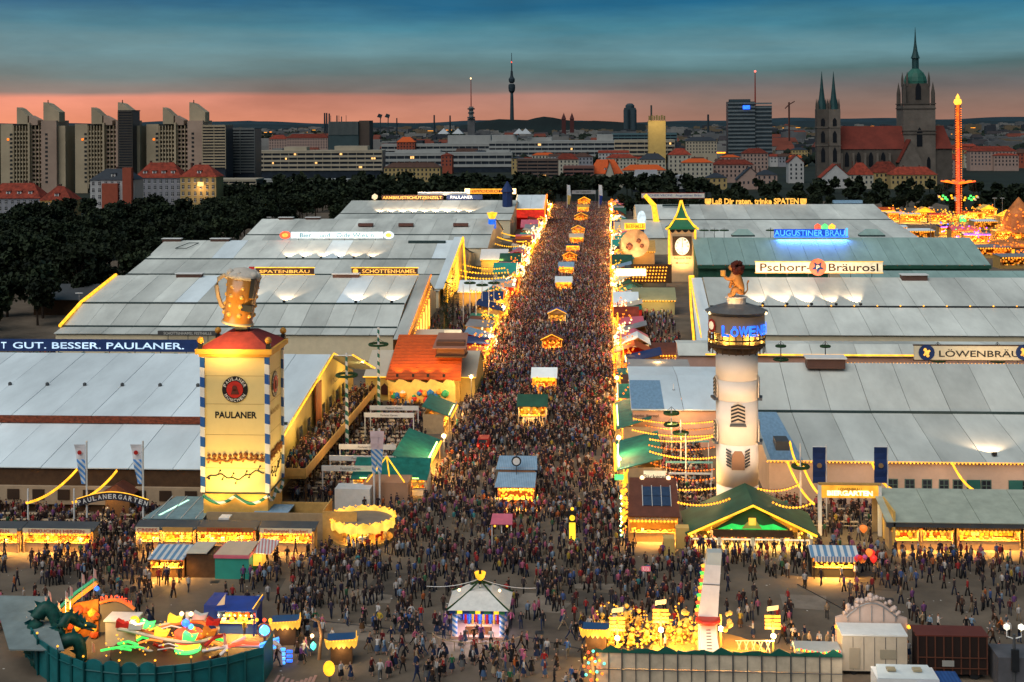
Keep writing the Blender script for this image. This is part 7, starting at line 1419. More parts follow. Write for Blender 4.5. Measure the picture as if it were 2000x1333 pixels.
for i, (px, py, w, rf) in enumerate(FS):
 a = at(px, py); l_ = 'far booth with %s, %s past green tent' % (['orange pointed awning', 'gold lamp row', 'white roof and gold rim', 'gold gable edge', 'red sign strip', 'orange bulb front', 'gold gable and flag', 'blue and green lights', 'pink lit front', 'violet bulbs', 'tall gold ornaments', 'red and gold ridge', 'amber strip lights', 'plain white roof', 'long white roof', 'grey flat roof', 'low grey roof', 'white roof near the mast'][i], ['far back', 'in back row', 'left of the swing ride', 'beside the swing ride', 'close to the swing ride base', 'right of the swing ride'][i % 6])
 dim = i in (13, 14, 15, 16, 17); t = stall(l_, w, 6, 4, rf, [orroof, white, pvcw, ochre, redp, orroof, yellowp, navy, pink, grey, gold, redp, ochre, pvcw, pvcw, grey, grey, pvcw][i], ochre, None, None if dim else [gold, warm2, shelf2, gold, rneon, warm2, gold, vio, rneon, vio, gold, gold, warm2][i % 13], None, 0 if dim else 200, r=.3, step=.9, name='fair_booth', seed=i); put(t, a.x, a.y, rad(rg.uniform(-8, 8)))
 if not dim:
  cs = [warm, warm2, gold] + ([gneon, vio, bneon] if i in (7, 8, 9, 12) else [])
  for c_ in cs: bulbs(t, [(rg.uniform(-w / 2, w / 2), rg.uniform(-1.5, 3), rg.uniform(1, 6.5)) for _ in range(9)], rg.choice([c_, warm2]), .34, 'loose_bulb')
for i, (px, py) in enumerate(((1990, 470), (1975, 500))):
 a = at(px, py); t = thing('domed_ride', ['round glowing orange ride dome at the right picture edge', 'low glowing carousel canopy at the right picture edge'][i], 'fairground ride', (a.x, a.y, 0)); R_ = [7, 8][i]; hh = [15, 5][i]
 MB().lathe((a.x, a.y, 0), [(R_, 3), (R_ * 1.05, 3.6), (R_ * .7, hh * .6 + 2), (R_ * .25, hh), (.2, hh + 2)], 16).build('canopy', mat('canopy_orange', (.6, .2, .05), .6, .5, .2), t); MB().lathe((a.x, a.y, 0), [(1.2, 0), (1.2, 3)], 10).build('core', gold, t); bulbs(t, [(a.x + R_ * 1.08 * math.cos(q), a.y + R_ * 1.08 * math.sin(q), 3.4 + rg.uniform(-2, 3)) for q in [j * .1 for j in range(63)]], warm2, .3); bulbs(t, [(a.x + rg.uniform(-R_, R_), a.y - R_ * .9, rg.uniform(1, hh * .9)) for _ in range(60)], warm2, .4)
 B(a.x - R_ * .95, a.x + R_ * .95, a.y - .4, a.y + .4, .1, .5).build('platform', ochre, t)
for i in range(9):
 a = at(1740 + i * 32, 445 + (i * 37) % 40); lamp('POINT', (a.x, a.y - 6, 6), 600, (1, .5, .15), .5)
# thin poles beyond
for i, (px, py, h) in enumerate(((1943, 440, 12), (1958, 440, 12), (1818, 470, 13), (155, 640, 8), (195, 640, 9), (526, 480, 11))):
 a = at(px, py); t = thing('lamp_post', ['thin pale lamp post left of the right edge flag masts', 'thin pale lamp post nearest the right edge domes', 'thin dark lamp post before the swing ride', 'small lamp post in the dark left trees', 'twin headed lamp post in the dark left trees', 'lamp post behind the two white vents'][i], 'street lamp', (a.x, a.y, 0)); MB().tube([(a.x, a.y, 0), (a.x, a.y, h)], .14, 5, None, .08).build('pole', grey, t); MB().box(a.x - .9, a.x + .9, a.y - .15, a.y + .15, h, h + .18).build('lamp_head', white, t)
# dark shed left of second tent
a = at(60, 640); t = thing('dark_shed', 'long dark shed with grey roof at the foot of the left trees', 'shed', (a.x, a.y, 0)); B(a.x - 8, a.x + 26, a.y + 20, a.y + 30, 0, 4).build('wall', brown, t); MB().slab((a.x - 9, a.y + 19, 4), (a.x + 27, a.y + 19, 4), (a.x + 27, a.y + 31, 6.5), (a.x - 9, a.y + 31, 6.5), .2).build('roof', darkgrey, t)
# ================================================================ GAME PAVILION in the plaza
a = at(934, 1250); px_, py_ = a.x, a.y; w = 5.1; PV = thing('game_pavilion', 'square white roofed game pavilion with striped columns and blue lit interior', 'pavilion', (px_, py_, 0)); he = 2.75
B(px_ - w / 2, px_ + w / 2, py_, py_ + 4.6, .02, .25).build('floor_deck', mat('deck_pinkish', (.5, .3, .22), .6), PV)
for s_ in (-1, 1):
 for y in (py_ + .3, py_ + 4.2): MB().lathe((px_ + s_ * (w / 2 - .35), y, 0), [(.24, .26), (.24, he - .35)], 12).build('column', mat('column_spiral', (.7, .7, .75), .5, .05, 1, stripe=((.7, .3, 1), .5, (.08, .25, .6))), PV)
B(px_ - w / 2 - .1, px_ + w / 2 + .1, py_ - .1, py_ + 4.7, he - .34, he).build('fascia', mat('fascia_checks', (.02, .07, .3), .5, .1, 1, stripe=((1, 0, 0), 1.3, (.05, .3, .12))), PV)
k = MB()
for i in range(3): x = px_ + (i - 1) * 1.7; k.box(x - .22, x + .22, py_ - .16, py_ - .11, he - .32, he - .04)
k.build('fascia_panel', gold, PV, kind='stuff')
MB().add([(px_ - w / 2 - .35, py_ - .3, he + .02), (px_ + w / 2 + .35, py_ - .3, he + .02), (px_ + w / 2 + .35, py_ + 4.9, he + .02), (px_ - w / 2 - .35, py_ + 4.9, he + .02), (px_ - 1.1, py_ + 1.4, he + 1.25), (px_ + 1.1, py_ + 1.4, he + 1.25), (px_ + 1.1, py_ + 3.4, he + 1.25), (px_ - 1.1, py_ + 3.4, he + 1.25)], [(0, 1, 5, 4), (1, 2, 6, 5), (2, 3, 7, 6), (3, 0, 4, 7), (4, 5, 6, 7), (3, 2, 1, 0)]).build('roof', mat('pavilion_roof_white', (.66, .66, .62), .5, .15, 2), PV)
tz = zat(1112, py_ + 2.3, 934)
MB().tube([(px_, py_ + 2.3, he + 1.2), (px_, py_ + 2.3, tz)], .09, 8).build('mast', pole_gw, PV)
for sx in (-1, 1):
 for yy in (-.3, 4.9): MB().tube(sag((px_, py_ + 2.3, tz - 1.0), (px_ + sx * (w / 2 + .35), py_ + yy, he + .1), 8, .15), .09, 5).build('garland', grn, PV)
 MB().tube(sag((px_, py_ + 2.3, tz - .9), (px_ + sx * 5.2, py_ + 3.2, he + 1.0), 8, .3), .03, 4).build('cable', white, PV); MB().ball((px_ + sx * 1.9, py_ + 1.5, he + 1.3), .16).build('globe_lamp', wwhite, PV)
MB().lathe((px_, py_ + 2.3, 0), [(.1, tz - 1.1), (.4, tz - .8), (.55, tz - .3), (.3, tz - .45), (.12, tz - .6)], 8).build('tulip_lamp', gold, PV); MB().lathe((px_, py_ + 2.3, 0), [(.16, tz - 1.4), (.2, tz - 1.1), (.1, tz)], 8).build('finial', black, PV)
B(px_ - w / 2 + .7, px_ + w / 2 - .7, py_ + 4.2, py_ + 4.35, .26, he - .4).build('back_panel', glow('pavilion_blue', (.08, .12, .9), .55), PV)
k = MB()
for i in range(10): x = px_ - 1.5 + i * .34; k.tube([(x, py_ + 3.3, .26), (x, py_ + 3.3, 1.1 + .5 * (i % 3))], .13, 6, i % 3); k.ball((x, py_ + 3.25, 1.3 + .5 * (i % 3)), .2, 3)
k.build('prize_figure', [redp, mat('prize_blue', (.05, .2, .6), .5), mat('prize_gold', (.7, .4, .05), .5), mat('prize_pinkish', (.7, .45, .35), .6)], PV, kind='stuff')
B(px_ - 1.2, px_ + 1.2, py_ + .6, py_ + 1.1, .26, 1.0).build('counter', mat('counter_wood', (.3, .13, .05), .6), PV)
lamp('AREA', (px_, py_ + 1.2, he - .45), 170, (.85, .75, 1), 3, PV, (px_, py_ + 1, 0), sy=2); lamp('AREA', (px_, py_ - .4, he - .2), 110, (1, .7, .6), 3, PV, (px_, py_ - 2.5, 0), sy=.4); keep(px_ - w / 2, px_ + w / 2, py_ - .2, py_ + 4.6)
q = [(px_ + 4.2 * math.cos(a), py_ - .5 + 2.6 * math.sin(a), .9) for a in [math.pi + .15 + i * (math.pi - .3) / 12 for i in range(13)]]
t = thing('curved_rail', 'curved low rail in front of the game pavilion', 'rail', q[0]); MB().tube(q, .05, 5).build('rail_bar', tan, t)
for p in q[::2]: MB().tube([(p[0], p[1], 0), p], .04, 5).build('post', tan, t)
# ================================================================ DRAGON RIDE (bottom left)
DR = thing('dragon_ride', 'teal walled dragon ride with neon track and orange backdrop at bottom left', 'fairground ride', (atY(260, 1280, 118).x, 118, 0))
H3 = 3.0; fp = [(52, 1218), (75, 1250), (115, 1276), (165, 1296), (235, 1304), (305, 1304), (375, 1297), (445, 1284), (513, 1266)]
P3 = [at(px, py, H3) for px, py in fp]
P3d = P3
for i in range(len(P3) - 1):
 a, b = P3[i], P3[i + 1]; d = (b - a).normalized(); nrm = Vector((-d.y, d.x, 0)); a2, b2 = a + d * .03, b - d * .03; scal = [(a2 + (b2 - a2) * j / 12) + Vector((0, 0, (.42 if i in (3, 4) else .04) * abs(math.sin(j * math.pi / 6)) ** .6)) for j in range(13)]
 MB().extr([Vector((a2.x, a2.y, 0)), Vector((b2.x, b2.y, 0))] + scal[::-1], nrm * .12).build('wall_panel', tealp, DR)
 for u in (0, .5): c = a + (b - a) * u; MB().box(c.x - .09, c.x + .09, c.y - .2, c.y - .02, 0, H3 + .1).build('wall_rib', mat('teal_dark', (.006, .085, .09), .5), DR)
 MB().tube([a - nrm * .1 + Vector((0, 0, -.5)), b - nrm * .1 + Vector((0, 0, -.5))], .06, 4).build('wall_rail', MATS['teal_dark'], DR)
e_ = P3[-1]; B(e_.x - .05, e_.x + .1, e_.y, e_.y + 3.2, 0, H3).build('end_wall', tealp, DR)
# dragon: scaly humps rising above the wall
def curve_tube(pts, r0, r1, m, name, n=8, par=DR, spikes=True):
 pts = [Vector(p) for p in pts]; P = []
 for i in range(len(pts) - 1):
  p0, p1, p2, p3 = pts[max(i - 1, 0)], pts[i], pts[i + 1], pts[min(i + 2, len(pts) - 1)]
  for j in range(5): u = j / 5; P.append(.5 * ((2 * p1) + (p2 - p0) * u + (2 * p0 - 5 * p1 + 4 * p2 - p3) * u * u + (3 * p1 - p0 - 3 * p2 + p3) * u ** 3))
 P.append(pts[-1]); k = MB().tube(P, r0, n, None, r1); o = k.build(name, m, par, True)
 if spikes:
  s = MB()
  for i in range(1, len(P) - 1, 2): d = (P[i + 1] - P[i - 1]).normalized(); up = Vector((0, 0, 1)) - d * d.z; up = up.normalized() if up.length > .2 else Vector((-1, 0, 0)); rr = r0 + (r1 - r0) * i / len(P); s.add([P[i] - d * .25 + up * rr * .8, P[i] + d * .25 + up * rr * .8, P[i] + up * (rr + .5) - d * .15], [(0, 1, 2)])
  s.build('spike', MATS['teal_dark'], o, kind='stuff')
 return o
g = lambda px, py, Y: atY(px, py, Y)
drm = mat('dragon_green', (.008, .07, .055), .5, .5, 2)
curve_tube([g(62, 1275, 116), g(70, 1215, 116.5), g(88, 1188, 117), g(108, 1205, 117), g(115, 1255, 116.5)], .75, .55, drm, 'dragon_hump'); curve_tube([g(100, 1270, 116), g(118, 1230, 116), g(132, 1205, 116.5), g(150, 1215, 117), g(165, 1222, 117)], .6, .32, drm, 'dragon_neck'); curve_tube([g(70, 1300, 115), g(110, 1262, 115.5), g(150, 1250, 116), g(160, 1290, 116)], .8, .5, drm, 'dragon_body')
p = g(168, 1222, 117); k = MB(); k.tube([p + Vector((-.4, 0, 0)), p + Vector((.3, 0, .05)), p + Vector((.95, 0, -.12))], .36, 8, None, .16); k.tube([p + Vector((0, -.1, -.15)), p + Vector((.8, -.1, -.45))], .14, 6, None, .07)
for s_ in (-1, 1): k.tube([p + Vector((-.2, s_ * .2, .3)), p + Vector((-.6, s_ * .3, .75))], .08, 5, None, .02)
h_ = k.build('dragon_head', drm, DR, True); MB().ball(p + Vector((.1, -.33, .15)), .08).build('eye', gold, h_)
p = g(88, 1262, 115.5); B(p.x - .7, p.x + .9, p.y - .8, p.y - .6, p.z - .2, p.z + .15).build('green_light', gneon, DR)
# orange lit backdrop and sloping truss
def pl(name, pts, Y, m, th=.15, par=DR):
 q = [atY(px, py, Y) for px, py in pts]; return MB().extr(q, (0, th, 0)).build(name, m, par)
pl('backdrop', [(112, 1290), (192, 1290), (192, 1170), (150, 1178), (112, 1205)], 121.5, mat('backdrop_orange', (.42, .14, .02), .6, .6, .9));
MB().tube([g(108, 1206, 121.3), g(150, 1168, 121.3), g(190, 1138, 121.3)], .22, 6).build('truss_tube', mat('truss_orange', (.75, .3, .05), .5), DR); MB().tube([g(106, 1196, 121.5), g(148, 1158, 121.5), g(186, 1131, 121.5)], .16, 6).build('truss_tube', mat('truss_teal', (.03, .3, .25), .5), DR)
p = g(189, 1150, 121); MB().ball(p, .25).build('blue_lamp', bneon, DR)
k = MB(); rg = random.Random(8)
for i in range(26): p = g(rg.uniform(118, 188), rg.uniform(1185, 1280), 121.3); k.ball(p, rg.uniform(.2, .55), i % 3)
k.build('painted_flame', [mat('flame_gold', (.8, .42, .04), .6), mat('flame_red', (.5, .08, .02), .6), mat('flame_brown', (.2, .08, .02), .6)], DR, kind='stuff')
lamp('AREA', tuple(g(150, 1200, 117.5)), 420, (1, .55, .15), 2, DR, tuple(g(150, 1225, 121.5)))
pl('grey_sail', [(195, 1235), (262, 1235), (262, 1190), (228, 1176), (195, 1182)], 121.6, mat('sail_brown_grey', (.14, .12, .09), .8)); aq = [g(195 + 68 * i / 8, 1178 - 12 * math.sin(math.pi * i / 8) + 12 * i / 8, 121.2) for i in range(9)]; MB().tube(aq, .16, 6).build('arch_sign', mat('arch_orange', (.7, .2, .04), .5), DR)
for i, c_ in enumerate('DRACHEN'): p = g(200 + i * 9, 1173 - 10 * math.sin(math.pi * (i + .5) / 7.5) + i * 1.6, 121); text(c_, DR, rneon, p, .33, .5)
p = g(262, 1215, 120); MB().lathe((p.x, p.y, p.z), [(.1, -.5), (.45, -.2), (.5, .1), (.3, .45), (.05, .5)], 10).build('round_lantern', gold, DR); MB().ball(p + Vector((.9, 0, .1)), .16).build('bulb_lamp', wwhite, DR)
x0, x1 = g(206, 1270, 119.5).x, g(263, 1270, 119.5).x; B(x0, x1, 119.5, 121.3, 0, 2.3).build('cashier_cabin', mat('cabin_cream', (.5, .46, .38), .7), DR); B(x0 - .1, x1 + .1, 119.3, 121.5, 2.31, 2.45).build('cabin_roof', white, DR)
# track: oval ring with coloured cars
cxr, cyr = g(330, 1285, 118.8).x, 118.6
def oval(rx, ry, z, r, m, name, a0=0, a1=6.283, n=30): return MB().tube([(cxr + rx * math.cos(a0 + (a1 - a0) * i / n), cyr + ry * math.sin(a0 + (a1 - a0) * i / n), z + .45 * math.sin((a0 + (a1 - a0) * i / n) * 2)) for i in range(n + 1)], r, 6).build(name, m, DR)
oval(4.6, 1.9, 1.9, .16, mat('track_cream', (.7, .6, .42), .5), 'track_rail'); oval(3.7, 1.4, 1.9, .14, mat('track_orange', (.75, .2, .03), .5), 'track_rail'); MB().lathe((cxr, cyr, 0), [(5.1, .02), (5.1, .35)], 28).build('platform', mat('ride_platform_dark', (.06, .03, .02), .6), DR)
for i in range(10):
 a = i * .628 + .3; x, y, z = cxr + 4.2 * math.cos(a), cyr + 1.65 * math.sin(a), 2.1 + .45 * math.sin(2 * a); k = MB(); k.extr([(x - .6, y - .3, z), (x + .55, y - .3, z), (x + .75, y - .3, z + .5), (x + .1, y - .3, z + .38), (x - .5, y - .3, z + .7)], (0, .6, 0)); k.build('ride_car', [redp, mat('car_white', (.75, .7, .6), .4), glow('car_yellow', (1, .6, .04), .9), gneon, mat('car_orange', (.8, .25, .03), .4)][i % 5], DR)
for px0, py0, px1, py1, m_ in ((262, 1262, 330, 1295, white), (300, 1258, 335, 1285, redp), (400, 1262, 440, 1240, redp), (395, 1272, 508, 1262, white), (340, 1290, 402, 1282, gneon), (430, 1280, 480, 1245, white), (445, 1262, 505, 1258, rneon), (215, 1283, 262, 1278, gold), (200, 1300, 245, 1292, warm2)):
 p, q = g(px0, py0, 117.3), g(px1, py1, 118.3); MB().tube([p, (p + q) / 2 + Vector((0, 0, .25)), q], .16, 6).build('track_bow', m_, DR)
# light tower with striped drums in the middle
p = g(367, 1285, 118.2); x, y = p.x, p.y
for i, (py, r_, m_) in enumerate(((1272, 1.15, gneon), (1262, 1.1, glow('drum_yellow', (1, .75, .05), 1)), (1251, 1.2, rneon), (1240, 1.15, rneon))): z = zat(py, y, 367); MB().lathe((x, y, z), [(r_, 0), (r_ * 1.05, .28), (r_ * .9, .34)], 14).build('lit_drum', m_, DR)
MB().tube([(x, y, 0), (x, y, zat(1195, y, 367))], .2, 8).build('mast', grey, DR)
for dx, py, m_, r_ in ((-.45, 1197, wwhite, .24), (.4, 1197, wwhite, .24), (-.1, 1215, bneon, .4), (.4, 1222, cneon, .3), (.65, 1225, gold, .18)): MB().ball((x + dx, y - .3, zat(py, y, 367)), r_).build('lamp_ball', m_, DR)
lamp('POINT', (x, y - 1.5, 4.2), 260, (1, .6, .3), .2, DR); lamp('POINT', (cxr - 2.5, cyr - 1.2, 3.8), 120, (1, .65, .3), .2, DR)
fl = mat('small_flag_white_red', (.7, .35, .3), .7)
for i, (px, py) in enumerate(((112, 1185), (128, 1165), (137, 1155), (95, 1165), (88, 1175), (160, 1130), (183, 1120), (52, 1215), (70, 1190), (180, 1265), (205, 1290), (242, 1285), (385, 1280), (403, 1260), (437, 1250), (300, 1305))):
 p = g(px, py, 118); MB().tube([(p.x, p.y, max(0, p.z - 2)), (p.x, p.y, p.z + .5)], .025, 4).build('flag_stick', white, DR); MB().slab((p.x, p.y, p.z - .4), (p.x + .28, p.y, p.z - .5), (p.x + .2, p.y, p.z + .3), (p.x, p.y, p.z + .45), .02).build('pennon', fl, DR)
keep(-52, g(516, 1270, 117).x, 100, 122)
# grey tarpaulin roof at left edge
MB().slab((at(-40, 1310, 3).x, 112, 2.6), (at(52, 1310, 3).x + 1, 112, 2.6), (at(52, 1200, 3.4).x, 122.5, 3.4), (at(-60, 1200, 3.4).x, 122.5, 3.4), .12).solo('tarpaulin_roof', mat('tarp_blue_grey', (.20, .25, .25), .7, .3, .4), 'plain blue grey tarpaulin roof in the lower left corner', 'roof')
# ================================================================ small children's rides (bottom centre left)
t = thing('spinning_star_ride', 'blue lit star shaped small ride right of the teal wall', 'fairground ride', tuple(at(520, 1290)))
p = g(517, 1231, 120); MB().ball(p, .55).build('blue_lamp', glow('blue_lamp_bright', (.05, .35, 1), 3), t); MB().tube([(p.x, p.y, 0), p], .12, 6).build('mast', darkgrey, t)
MB().tube([p + Vector((.6 * math.cos(a), -.2, .6 * math.sin(a) + .05)) for a in [i * .5236 for i in range(13)]], .1, 5).build('lamp_ring', mat('ring_brown', (.3, .12, .08), .6), t)
for dx, m_ in ((-.7, gold), (.55, gold), (0, rneon)): MB().ball(p + Vector((dx, -.1, .95)), .2).build('lamp_ball', m_, t)
for i in range(5): a, b = g(508, 1275 - i * 4, 117.5 + i * .2), g(545, 1262 - i * 4, 118 + i * .2); MB().tube([a, b], .12, 5).build('blue_tube', [cneon, bneon][i % 2], t)
for i in range(4): a = g(552, 1268 + i * 9, 116.5); MB().box(a.x - .3, a.x + .25, a.y - .2, a.y, a.z - .12, a.z + .12).build('blue_lattice', cneon, t); a = g(565, 1272 + i * 9, 116.5); MB().box(a.x - .2, a.x + .3, a.y - .2, a.y, a.z - .1, a.z + .1).build('blue_lattice', bneon, t)
MB().tube([g(548, 1300, 116), g(545, 1262, 116.5), g(535, 1255, 117)], .22, 7).build('curved_arm', mat('arm_pinkish', (.6, .45, .4), .5), t); a = g(547, 1310, 116); MB().slab((a.x - .5, a.y, a.z - .1), (a.x + .6, a.y, a.z), (a.x + .7, a.y + .2, a.z + .35), (a.x - .4, a.y + .2, a.z + .3), .1).build('green_sled', gneon, t)
def booth(px, py, label, w, h=2.1, rot=10):
 p = at(px, py); t = thing('ticket_booth', label, 'booth', (0, 0, 0)); B(-w / 2 + .3, w / 2 - .3, .1, 1.5, 0, h - .3).build('body', brown, t); MB().slab((-w / 2, -.1, h), (w / 2, -.1, h), (w / 2, 1.9, h + .05), (-w / 2, 1.9, h + .05), .1).build('roof', mat('booth_roof_blue', (.02, .08, .2), .6), t)
 n = 6; pts = [(-w / 2 - .1, -.14, h - .35)]
 for i in range(n): x = -w / 2 - .1 + (w + .2) * i / n; pts += [(x + (w + .2) / n / 2, -.14, h - .62), (x + (w + .2) / n, -.14, h - .35)]
 pts += [(w / 2 + .25, -.14, h + .5), (w / 2 - .2, -.14, h + .18), (-w / 2 + .2, -.14, h + .14), (-w / 2 - .25, -.14, h + .35)]; MB().extr(pts, (0, .08, 0)).build('scalloped_sign', glow('scallop_gold', (1, .48, .05), .55), t); MB().box(w / 2 + .02, w / 2 + .1, -.05, 1.8, h - .4, h + .25).build('side_sign', MATS['scallop_gold'], t)
 bulbs(t, [(-w / 2 + w * i / 9, -.2, h + .12) for i in range(10)], warm, .09); lamp('POINT', (0, -.5, h - .7), 40, (1, .65, .25), .1, t); put(t, p.x, p.y, rad(rot), w, 1.8); return t
booth(557, 1262, 'ticket booth with dark blue roof and gold scalloped sign, left of two', 2.5); booth(667, 1300, 'ticket booth with dark blue roof and gold scalloped sign, right of two', 2.5)
t = thing('clown_lamp', 'curved lamp stand with turquoise centre between the two ticket booths', 'lamp', tuple(at(618, 1290))); p = g(612, 1262, 117.5); MB().tube([(p.x + .5, p.y, 0), (p.x + .75, p.y, 2.2), (p.x + .5, p.y, 3.4), (p.x, p.y, 3.7)], .16, 7, None, .1).build('curved_arm', mat('clown_brown', (.35, .18, .08), .6), t); MB().ball(p, .3, sz=1.4).build('turquoise_lamp', glow('turquoise', (.1, .8, .6), 1.2), t); MB().ball((p.x - .1, p.y, p.z + .9), .2).build('lamp_ball', wwhite, t); lamp('POINT', (p.x, p.y - .6, p.z + .9), 60, (1, .7, .3), .1, t)
a = at(643, 1333); t = thing('round_mirror_sign', 'small round gold sign at the lower edge below the booths', 'sign', (a.x, a.y, 0)); disc(MB(), (a.x, a.y, 1.2), .5, (1, 0, 0), (0, 0, 1.3), 16, .12).build('face', gold, t); MB().tube([(a.x, a.y + .1, 0), (a.x, a.y + .1, 1)], .08, 6).build('pole', darkgrey, t)
k = MB();
for i in range(9): p = at(545 + i * 9, 1333 - abs(i - 4) * 3); k.box(p.x - .12, p.x + .12, p.y - 3, p.y, .02, .09)
st_ = k.v and k.solo('slatted_ramp', mat('ramp_pinkish', (.35, .2, .17), .7), 'slatted pinkish ramp below the blue lit star ride', 'ramp', kind=None)
# ================================================================ SLIDE TOWER RIDE and gold ride (bottom right)
SR = thing('gold_carousel_ride', 'gold lit round ride with board fence and green wavy trim at bottom right', 'fairground ride', (atY(1400, 1290, 116).x, 116, 0))
fp = [(1162, 1296), (1215, 1290), (1270, 1292), (1325, 1289), (1380, 1292), (1435, 1294), (1490, 1288), (1545, 1283), (1600, 1280), (1645, 1282)]; P3 = [at(px, py, 2.9) for px, py in fp]; fm = mat('fence_cream_board', (.60, .50, .36), .75, .25, .8, .08); tg = mat('trim_dark_green', (.01, .10, .07), .6)
for i in range(len(P3) - 1):
 a, b = P3[i], P3[i + 1]; B(a.x + .02, b.x - .02, 113.3, 113.4, .02, 1.45).build('fence_panel', fm, SR); B(a.x + .02, b.x - .02, 113.3, 113.4, 1.5, a.z).build('fence_panel', fm, SR)
 k = MB().box(a.x - .05, a.x + .05, 113.15, 113.29, 0, 3.0); k.build('fence_post', darkgrey, SR); MB().box((a.x + b.x) / 2 - .03, (a.x + b.x) / 2 + .03, 113.2, 113.29, 0, 2.9).build('fence_post', darkgrey, SR)
 pts = [(a.x, 113.2, 2.85), (b.x, 113.2, 2.85), (b.x, 113.2, 3.05 + .2 * (i % 2)), ((a.x + b.x) / 2 + .2, 113.2, 3.5 - .3 * (i % 2)), ((a.x + b.x) / 2 - .5, 113.2, 3.05), (a.x, 113.2, 3.2)]; MB().extr(pts, (0, .08, 0)).build('wavy_trim', tg, SR)
MB().tube([(P3[0].x, 113.12, 1.47), (P3[-1].x, 113.12, 1.47)], .04, 4).build('fence_rail', darkgrey, SR)
cx_, cy2 = atY(1385, 1260, 118).x, 119
MB().lathe((cx_, cy2, 0), [(5.4, .02), (5.4, .5), (5.0, .7)], 36).build('platform', mat('platform_orange_lit', (.55, .28, .07), .6), SR)
rg = random.Random(31)
goldm = mat('gilded_ornament', (.75, .45, .10), .4, .35, 3)
def ornament(px, py, H, seed):
 r = random.Random(seed); p = at(px, py); k = MB(); x, y = p.x, p.y; k.tube([(x, y, .5), (x, y, H * .5)], .2, 7, None, .3)
 k.tube([(x, y, H * .45), (x + .1, y - .1, H * .7)], .34, 8, None, .22); k.ball((x + .1, y - .1, H * .84), .26);
 for s_ in (-1, 1): k.tube([(x + s_ * .2, y, H * .66), (x + s_ * .6, y - .1, H * .6), (x + s_ * .75, y - .2, H * .85)], .1, 6, None, .06); k.tube([(x + s_ * .12, y, H * .45), (x + s_ * .3, y - .3, H * .3), (x + s_ * .25, y - .2, .6)], .15, 6, None, .1)
 return k.build('gilded_figure', goldm, SR, True)
for i, (px, py, H) in enumerate(((1192, 1275, 2.7), (1210, 1262, 3.1), (1232, 1272, 2.4), (1246, 1255, 3.5), (1262, 1268, 2.6), (1280, 1262, 3.0), (1326, 1268, 2.8), (1340, 1258, 3.4), (1305, 1260, 2.6), (1222, 1250, 3.8), (1358, 1270, 2.4), (1175, 1262, 3.4))): ornament(px, py, H, i)
bulbs(SR, [tuple(at(rg.uniform(1165, 1370), rg.uniform(1225, 1285), 0) + Vector((0, 0, rg.uniform(.8, 2.6)))) for _ in range(120)], warm, .1)
for i, (px, py, pl_) in enumerate(((1206, 1244, 1218), (1291, 1228, 1200), (1408, 1226, 1200), (1510, 1240, 1210))):   # floodlit panels on masts
 base = at(px, 1290 - (i % 2) * 10); Y = base.y; z = zat(py, Y, px); MB().tube([(base.x, Y, 0), (base.x, Y, z + 1.2)], .1, 6).build('lamp_mast', mat('mast_olive', (.25, .2, .06), .6), SR)
 m_ = MB().ball((base.x, Y - .3, z), .26).build('bright_lamp', glow('lamp_blaze', (1, .85, .5), 9), SR)
 if i != 2:
  for r_ in range(4):
   B(base.x - .7, base.x + .7, Y + .1 + r_ * .05, Y + .16 + r_ * .05, z + .45 + r_ * .32, z + .68 + r_ * .32).build('lit_slat', shelf2, SR)
  MB().slab((base.x - .5, Y + .2, z + 2.0), (base.x + .5, Y + .2, z + 2.15), (base.x + .55, Y + .25, z + 2.55), (base.x - .45, Y + .25, z + 2.4), .1).build('name_board', cream, SR)
 lamp('POINT', (base.x, Y - .7, z), 900, (1, .55, .14), .25, SR)
k = MB()
for i in range(5): p = at(1440 + i * 14, 1285); k.tube([(p.x, p.y, .5), (p.x + .35, p.y, 1.5)], .05, 4); k.tube([(p.x + .35, p.y, .5), (p.x, p.y, 1.5)], .05, 4)
a, b = at(1436, 1285), at(1512, 1285); k.tube([(a.x, a.y, 1.5), (b.x, b.y, 1.5)], .05, 4); k.build('lattice_barrier', cream, SR)
# ticket booth left of it and bulb ornament
booth(1163, 1290, 'cream and red fairground booth left of the gold ride', 2.4, 2.6, -4)
t = thing('bulb_ornament', 'flower shaped cluster of orange and teal bulbs at the fence corner', 'lamp', tuple(at(1155, 1333))); p = g(1158, 1300, 113.0); MB().tube([(p.x, p.y, 0), (p.x, p.y, p.z + 1)], .12, 6).build('mast', tan, t)
for i in range(22): a = i * .6; rr = .25 + .045 * i; MB().ball((p.x + rr * math.cos(a) * .8, p.y - .2, p.z + .2 + rr * math.sin(a) * 1.3), .14).build('bulb_flower', [warm2, glow('teal_bulb', (.1, .9, .6), 1.4), rneon, gold][i % 4], t)
lamp('POINT', (p.x, p.y - 1, p.z), 60, (1, .5, .2), .2, t)
# slide tower
ST_ = thing('slide_tower', 'tall pale slide tower with red ring, lit flame edge and white chute', 'fairground ride', tuple(at(1385, 1290)))
Yb, Yt = 115.5, 119.5; slm = mat('slide_pale_metal', (.80, .68, .60), .45, .12, .8); q = [atY(1364, 1204, 117.5), atY(1402, 1206, 117.5), atY(1408, 1105, Yt), atY(1378, 1103, Yt)]
MB().extr([q[0], q[1], q[2], q[3]], (0, 1.0, .1)).build('upper_arm', slm, ST_); q2 = [atY(1379, 1103, Yt), atY(1408, 1105, Yt), atY(1410, 1080, Yt + .3), atY(1382, 1080, Yt + .3)]; MB().extr(q2, (0, 1.2, 0)).build('arm_head', mat('arm_head_grey', (.5, .52, .48), .5), ST_)
for u in (.62,): a = q[0].lerp(q[3], u); b = q[1].lerp(q[2], u); MB().tube([a + Vector((0, -.04, 0)), b + Vector((0, -.04, 0))], .035, 4).build('panel_joint', darkgrey, ST_)
